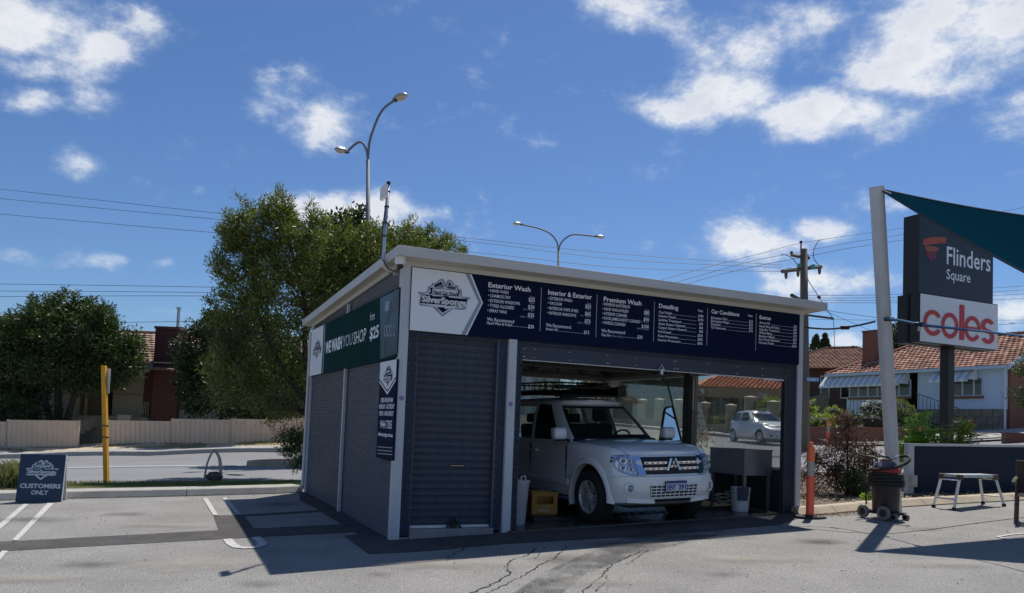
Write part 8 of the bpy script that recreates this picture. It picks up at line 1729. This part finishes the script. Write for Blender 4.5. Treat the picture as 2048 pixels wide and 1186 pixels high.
mb = MB(); put_text(mb, 'FLINDERS ST', -.20, .24, -.05, .10, -.013, off=.003); mb.build('lettering', m_letter, ss)
wires = []
def wire(pts, label, r=.009, sag=None):
    w = [P(*q) for q in pts]; o = w[0]; out = [Vector(q) for q in resample([tuple(p_ - o) for p_ in w], 30)]; mb = MB(); mb.tube(out, r, 4, cap=False); return tag(mb.build('power_line', m_wire, loc=tuple(o)), label, 'power line', 'overhead power lines')
wire([(-200, 358, 36), (0, 378, 35), (450, 428, 33), (905, 473, 32), (1240, 508, 31.5), (1563, 530, 31)], 'topmost of the three long lines from the left edge to the timber pole')
wire([(-200, 378, 36), (0, 397, 35), (450, 440, 33), (920, 481, 32), (1240, 519, 31.5), (1563, 535, 31)], 'middle one of the three long lines from the left edge to the timber pole')
wire([(-200, 410, 36), (0, 428, 35), (440, 466, 33), (920, 502, 32), (1240, 535, 31.5), (1563, 543, 31)], 'lowest of the three long lines from the left edge to the timber pole')
for y0, y1, lb in ((568, 574, 'uppermost of the level lines above the left house'), (582, 585, 'second of the level lines above the left house'), (593, 592, 'third of the level lines above the left house'), (650, 643, 'lowest of the level lines, just above the left house roof')):
    wire([(-200, y0 - 2, 40), (0, y0, 39), (405, y1, 37), (800, y1 + 10, 36), (1200, y1 + 20, 35), (1590, 600, YP)], lb, .011)
wire([(1235, 585, 29), (1400, 538, 30), (1540, 502, 30.6), (1602, 486, 31), (1707, 470, 33), (1806, 456, 35), (2048, 415, 40), (2300, 370, 44)], 'top line rising through the tip of the timber pole towards the right edge')
wire([(1280, 585, 29), (1400, 551, 30), (1500, 523, 30.5), (1583, 507, 31), (1707, 484, 33), (1806, 469, 35), (2048, 430, 40), (2300, 395, 44)], 'second line rising past the timber pole to behind the dark sign')
wire([(1310, 590, 29), (1400, 560, 30), (1500, 535, 30.5), (1617, 512, 31), (1707, 495, 33), (1806, 480, 35), (2048, 445, 40), (2300, 415, 44)], 'third line rising past the timber pole to behind the dark sign')
for y0, y1, y2, lb in ((591, 588, 572, 'highest of the four level lines right of the timber pole'), (596, 594, 580, 'second of the four level lines right of the timber pole'), (600, 600, 588, 'third of the four level lines right of the timber pole'), (605, 605, 597, 'lowest of the four level lines right of the timber pole')):
    wire([(1612, y0, 31), (1806, y1, 36), (2048, y2, 42), (2300, y2 - 14, 48)], lb)
wire([(1636, 618, 31), (1700, 628, 29), (1745, 634, 27.5), (1900, 655, 24)], 'thin service line sagging from the timber pole behind the leaning post'); wire([(1636, 616, 31), (1745, 663, 34), (1800, 690, 38)], 'thin service line dropping from the timber pole to the blue house chimney')
wire([(1612, 638, 33), (1745, 640, 36), (2048, 640, 44), (2300, 636, 50)], 'thin level line low over the brown roof'); wire([(1990, 649, 40), (2030, 648, 41), (2044, 646, 42), (2300, 655, 50)], 'short line at the right edge above the tiled roof')
# cable bundle from the shed to the post and on across the sign
cb = thing('cable_bundle', 'sagging black and blue cable from the shed to the leaning post and across the sign', 'cable', tuple(P(1609, 655, 12.6)))
CO = P(1609, 655, 12.6)
def cpt(*q): return tuple(P(*q) - CO)
part(lambda b: b.tube([Vector(q) for q in resample([cpt(1609, 655, 12.75), cpt(1655, 658, 12.7), cpt(1690, 655, 12.6), cpt(1720, 650, 12.4), cpt(1750, 643, 12.1)], 16)], .016, 6), 'cable', m_wire, cb)
part(lambda b: b.tube([Vector(q) for q in resample([cpt(1768, 636, 12.0), cpt(1800, 640, 11.6), cpt(1840, 648, 11.1), cpt(1900, 655, 10.5), cpt(1980, 664, 9.8), cpt(2048, 672, 9.2), cpt(2200, 690, 8.0)], 22)], .013, 6), 'cable', mat('cable_blue', (.06, .22, .42), .5), cb)
part(lambda b: b.tube([Vector(q) for q in resample([cpt(1768, 638, 12.0), cpt(1800, 642, 11.6), cpt(1840, 651, 11.1), cpt(1900, 657, 10.5), cpt(1980, 665, 9.8), cpt(2048, 674, 9.2), cpt(2200, 692, 8.0)], 22)], .010, 6), 'cable', m_wire, cb)
for x, y, Y in ((1690, 655, 12.6), (1778, 638, 11.95), (1839, 649, 11.1)): part(lambda b: b.tube([cpt(x - 8, y, Y + .05), cpt(x + 8, y, Y - .05)], .034, 8), 'clamp', m_black, cb)
part(lambda b: b.tube([cpt(1839, 650, 11.1), cpt(1838, 662, 11.1)], .02, 6), 'festoon_socket', mat('socket_pale', (.4, .4, .36), .4), cb)
# ---- pylon sign
YS = 18.6; SO = P(1893.5, 900, YS); sgz = h1(SO.x, SO.y) + .05
sg = thing('pylon_sign', 'tall dark pylon sign with white letters above a white panel with red letters', 'sign', (SO.x, SO.y, sgz), RZ_U)
so_ = np.array([SO.x, SO.y, 0])
def FS(px, py, off=0): u, z = hit(px, py, so_ + AX_V * off, AX_U, AX_V); return u, z - sgz
fp_ = -.32                                         # sign face stands in front of the pole axis
u0, zt0 = FS(1837, 426, fp_); u1, zb0 = FS(1986, 612, fp_); z_t = FS(1845, 429, fp_)[1]; z_m = FS(1842, 583, fp_)[1]; c0, c1u = FS(1838.5, 680, fp_ - .06)[0], FS(1995.5, 700, fp_ - .06)[0]; cbz = (FS(1838, 681.5, fp_ - .06)[1] + FS(1995, 703.5, fp_ - .06)[1]) / 2; ctz = (FS(1841.5, 583, fp_ - .06)[1] + FS(1995.7, 611, fp_ - .06)[1]) / 2
vd = 0
m_sgd = mat('sign_charcoal', (.014, .018, .024), .4, var=.05); m_sgb = mat('sign_case_black', (.016, .014, .013), .5, var=.05)
# depth of the case from the photograph: rear vertical edge
def SS(px, py, uo): v, z = hit(px, py, so_ + AX_U * uo, AX_V, AX_U); return v
dep = SS(1807, 440, u0) ; dep = max(dep, fp_ + .3)
part(lambda b: b.bevbox(u0, u1, fp_, dep, ctz, z_t, .01), 'upper_case', m_sgb, sg); part(lambda b: b.box(u0 + .03, u1 - .03, fp_ - .004, fp_, ctz + .02, z_t - .03), 'upper_face', m_sgd, sg)
part(lambda b: b.bevbox(c0, c1u, fp_ - .06, fp_ + .30, cbz, ctz, .008), 'lower_case', m_sgb, sg); part(lambda b: b.box(c0 + .02, c1u - .02, fp_ - .066, fp_ - .06, cbz + .02, ctz - .02), 'lower_face', mat('sign_face_white', (.82, .84, .85), .4, var=.02), sg)
dep2 = SS(1794, 650, c0); part(lambda b: b.bevbox(c0, c1u, dep2 - .36, dep2, cbz, ctz, .008), 'rear_case', m_sgb, sg)
part(lambda b: b.box(c0 + .08, c1u - .08, fp_ + .3, dep2 - .36, cbz + .03, ctz - .03), 'inner_frame', m_black, sg)
part(lambda b: b.bevbox(-.115, .115, -.10, .12, -.3, cbz, .01), 'pole', m_sgb, sg)
lt = MB()
def sgt(body, a, b, off, x=.0): (x0, z0), (x1, z1) = FS(*a, fp_ - .01), FS(*b, fp_ - .01); return x0, x1, (z0 + z1) / 2
x0, x1, z_ = sgt('Flinders', (1893.5, 525.5), (1981, 545), 0); hh = FS(1894, 490, fp_)[1] - FS(1894, 525.5, fp_)[1]; put_text(lt, 'Flinders', x0, x1, z_, hh, fp_ - .009, off=.006)
x0, x1, z_ = sgt('Square', (1893, 557), (1941, 566), 0); hh2 = FS(1894, 537, fp_)[1] - FS(1894, 557, fp_)[1]; put_text(lt, 'Square', x0, x1, z_, hh2, fp_ - .009, off=.003); lt.build('lettering', m_letter, sg)
def rib(name, pix, m, k): mb = MB(); mb.sheet([(FS(x, y, fp_)[0], fp_ - .008 - k * .002, FS(x, y, fp_)[1]) for x, y in pix]); o = mb.build(name, m, sg); bm = bmesh.new(); bm.from_mesh(o.data); bmesh.ops.triangulate(bm, faces=bm.faces[:]); bm.to_mesh(o.data); bm.free()
def d8(*p): return [(1780 + x / 3.954, 420 + y / 3.954) for x, y in p]
rib('ribbon', d8((258, 250), (265, 232), (300, 220), (370, 212), (443, 218), (440, 262), (380, 266), (320, 272), (275, 285), (256, 272)), mat('ribbon_orange', (.42, .07, .025), .4, var=.1), 0)
rib('ribbon', d8((272, 290), (310, 285), (360, 290), (388, 310), (370, 325), (320, 332), (285, 322)), mat('ribbon_orange2', (.36, .09, .035), .4), 0)
rib('ribbon', d8((283, 325), (320, 335), (365, 330), (358, 375), (325, 385), (290, 372)), mat('ribbon_red', (.20, .022, .035), .4), 1)
rib('ribbon', d8((300, 380), (330, 372), (355, 366), (364, 380), (352, 395), (330, 392), (326, 412), (308, 400)), mat('ribbon_magenta', (.17, .02, .06), .4), 2)
# red letters drawn as geometry: c o l e s
m_redl = mat('letter_red', (.60, .030, .030), .4, var=.02); TF = fp_ - .07
def d8u(x, y): return FS(1780 + x / 3.954, 420 + y / 3.954, TF)
def ringseg(mb, cx_, cz_, ro, ri, a0, a1, n=28, sx=1.0, h=.012):
    A_ = np.linspace(rad(a0), rad(a1), n); V = []
    for a in A_: V += [(cx_ + math.cos(a) * ro * sx, TF - h, cz_ + math.sin(a) * ro), (cx_ + math.cos(a) * ri * sx, TF - h, cz_ + math.sin(a) * ri)]
    mb.add(V, [(2 * i, 2 * i + 2, 2 * i + 3, 2 * i + 1) for i in range(n - 1)])
def letter(ch, xl, xr, yt, yb):
    (a, zt_a), (c, zb_a) = d8u(xl, yt), d8u(xr, yb); cz_ = (zt_a + zb_a) / 2; cx_ = (a + c) / 2; ro = abs(zt_a - zb_a) / 2; sx = abs(c - a) / 2 / ro; t = ro * .335; mb = MB()
    if ch == 'c': sx = abs(c - a) / (1.82 * ro) ; ringseg(mb, a + ro * sx, cz_, ro, ro - t, 36, 324, sx=sx)
    if ch == 'o': ringseg(mb, cx_, cz_, ro, ro - t, 0, 360, 40, sx)
    if ch == 'l': mb.box(a, c, TF - .012, TF, zb_a, zt_a)
    if ch == 'e': ringseg(mb, cx_, cz_, ro, ro - t, 0, 325, 40, sx); mb.box(cx_ - ro * sx * .8, cx_ + ro * sx * .99, TF - .012, TF, cz_ - t * .42, cz_ + t * .42)
    if ch == 's':
        r2 = (ro + t / 2) / 2; ringseg(mb, cx_, cz_ + ro - r2, r2, r2 - t, 25, 270, 24, abs(c - a) / 2 / r2); ringseg(mb, cx_, cz_ - ro + r2, r2, r2 - t, -155, 90, 24, abs(c - a) / 2 / r2)
    mb.build('letter', m_redl, sg)
letter('c', 264, 398, 780, 1003); letter('o', 406, 538, 803, 1025); letter('l', 551, 584, 748, 1030); letter('e', 588, 714, 830, 1048); letter('s', 720, 823, 852, 1066)
# the bed of low grass tufts that soften the planter, and weeds by the shed foot
def weeds():
    a = along(pk, random.uniform(.0, .5) * tot if False else random.uniform(.2, 9)); return a.x, a.y + .45 + random.random() * 2, h1(a.x, a.y + 1) + .08
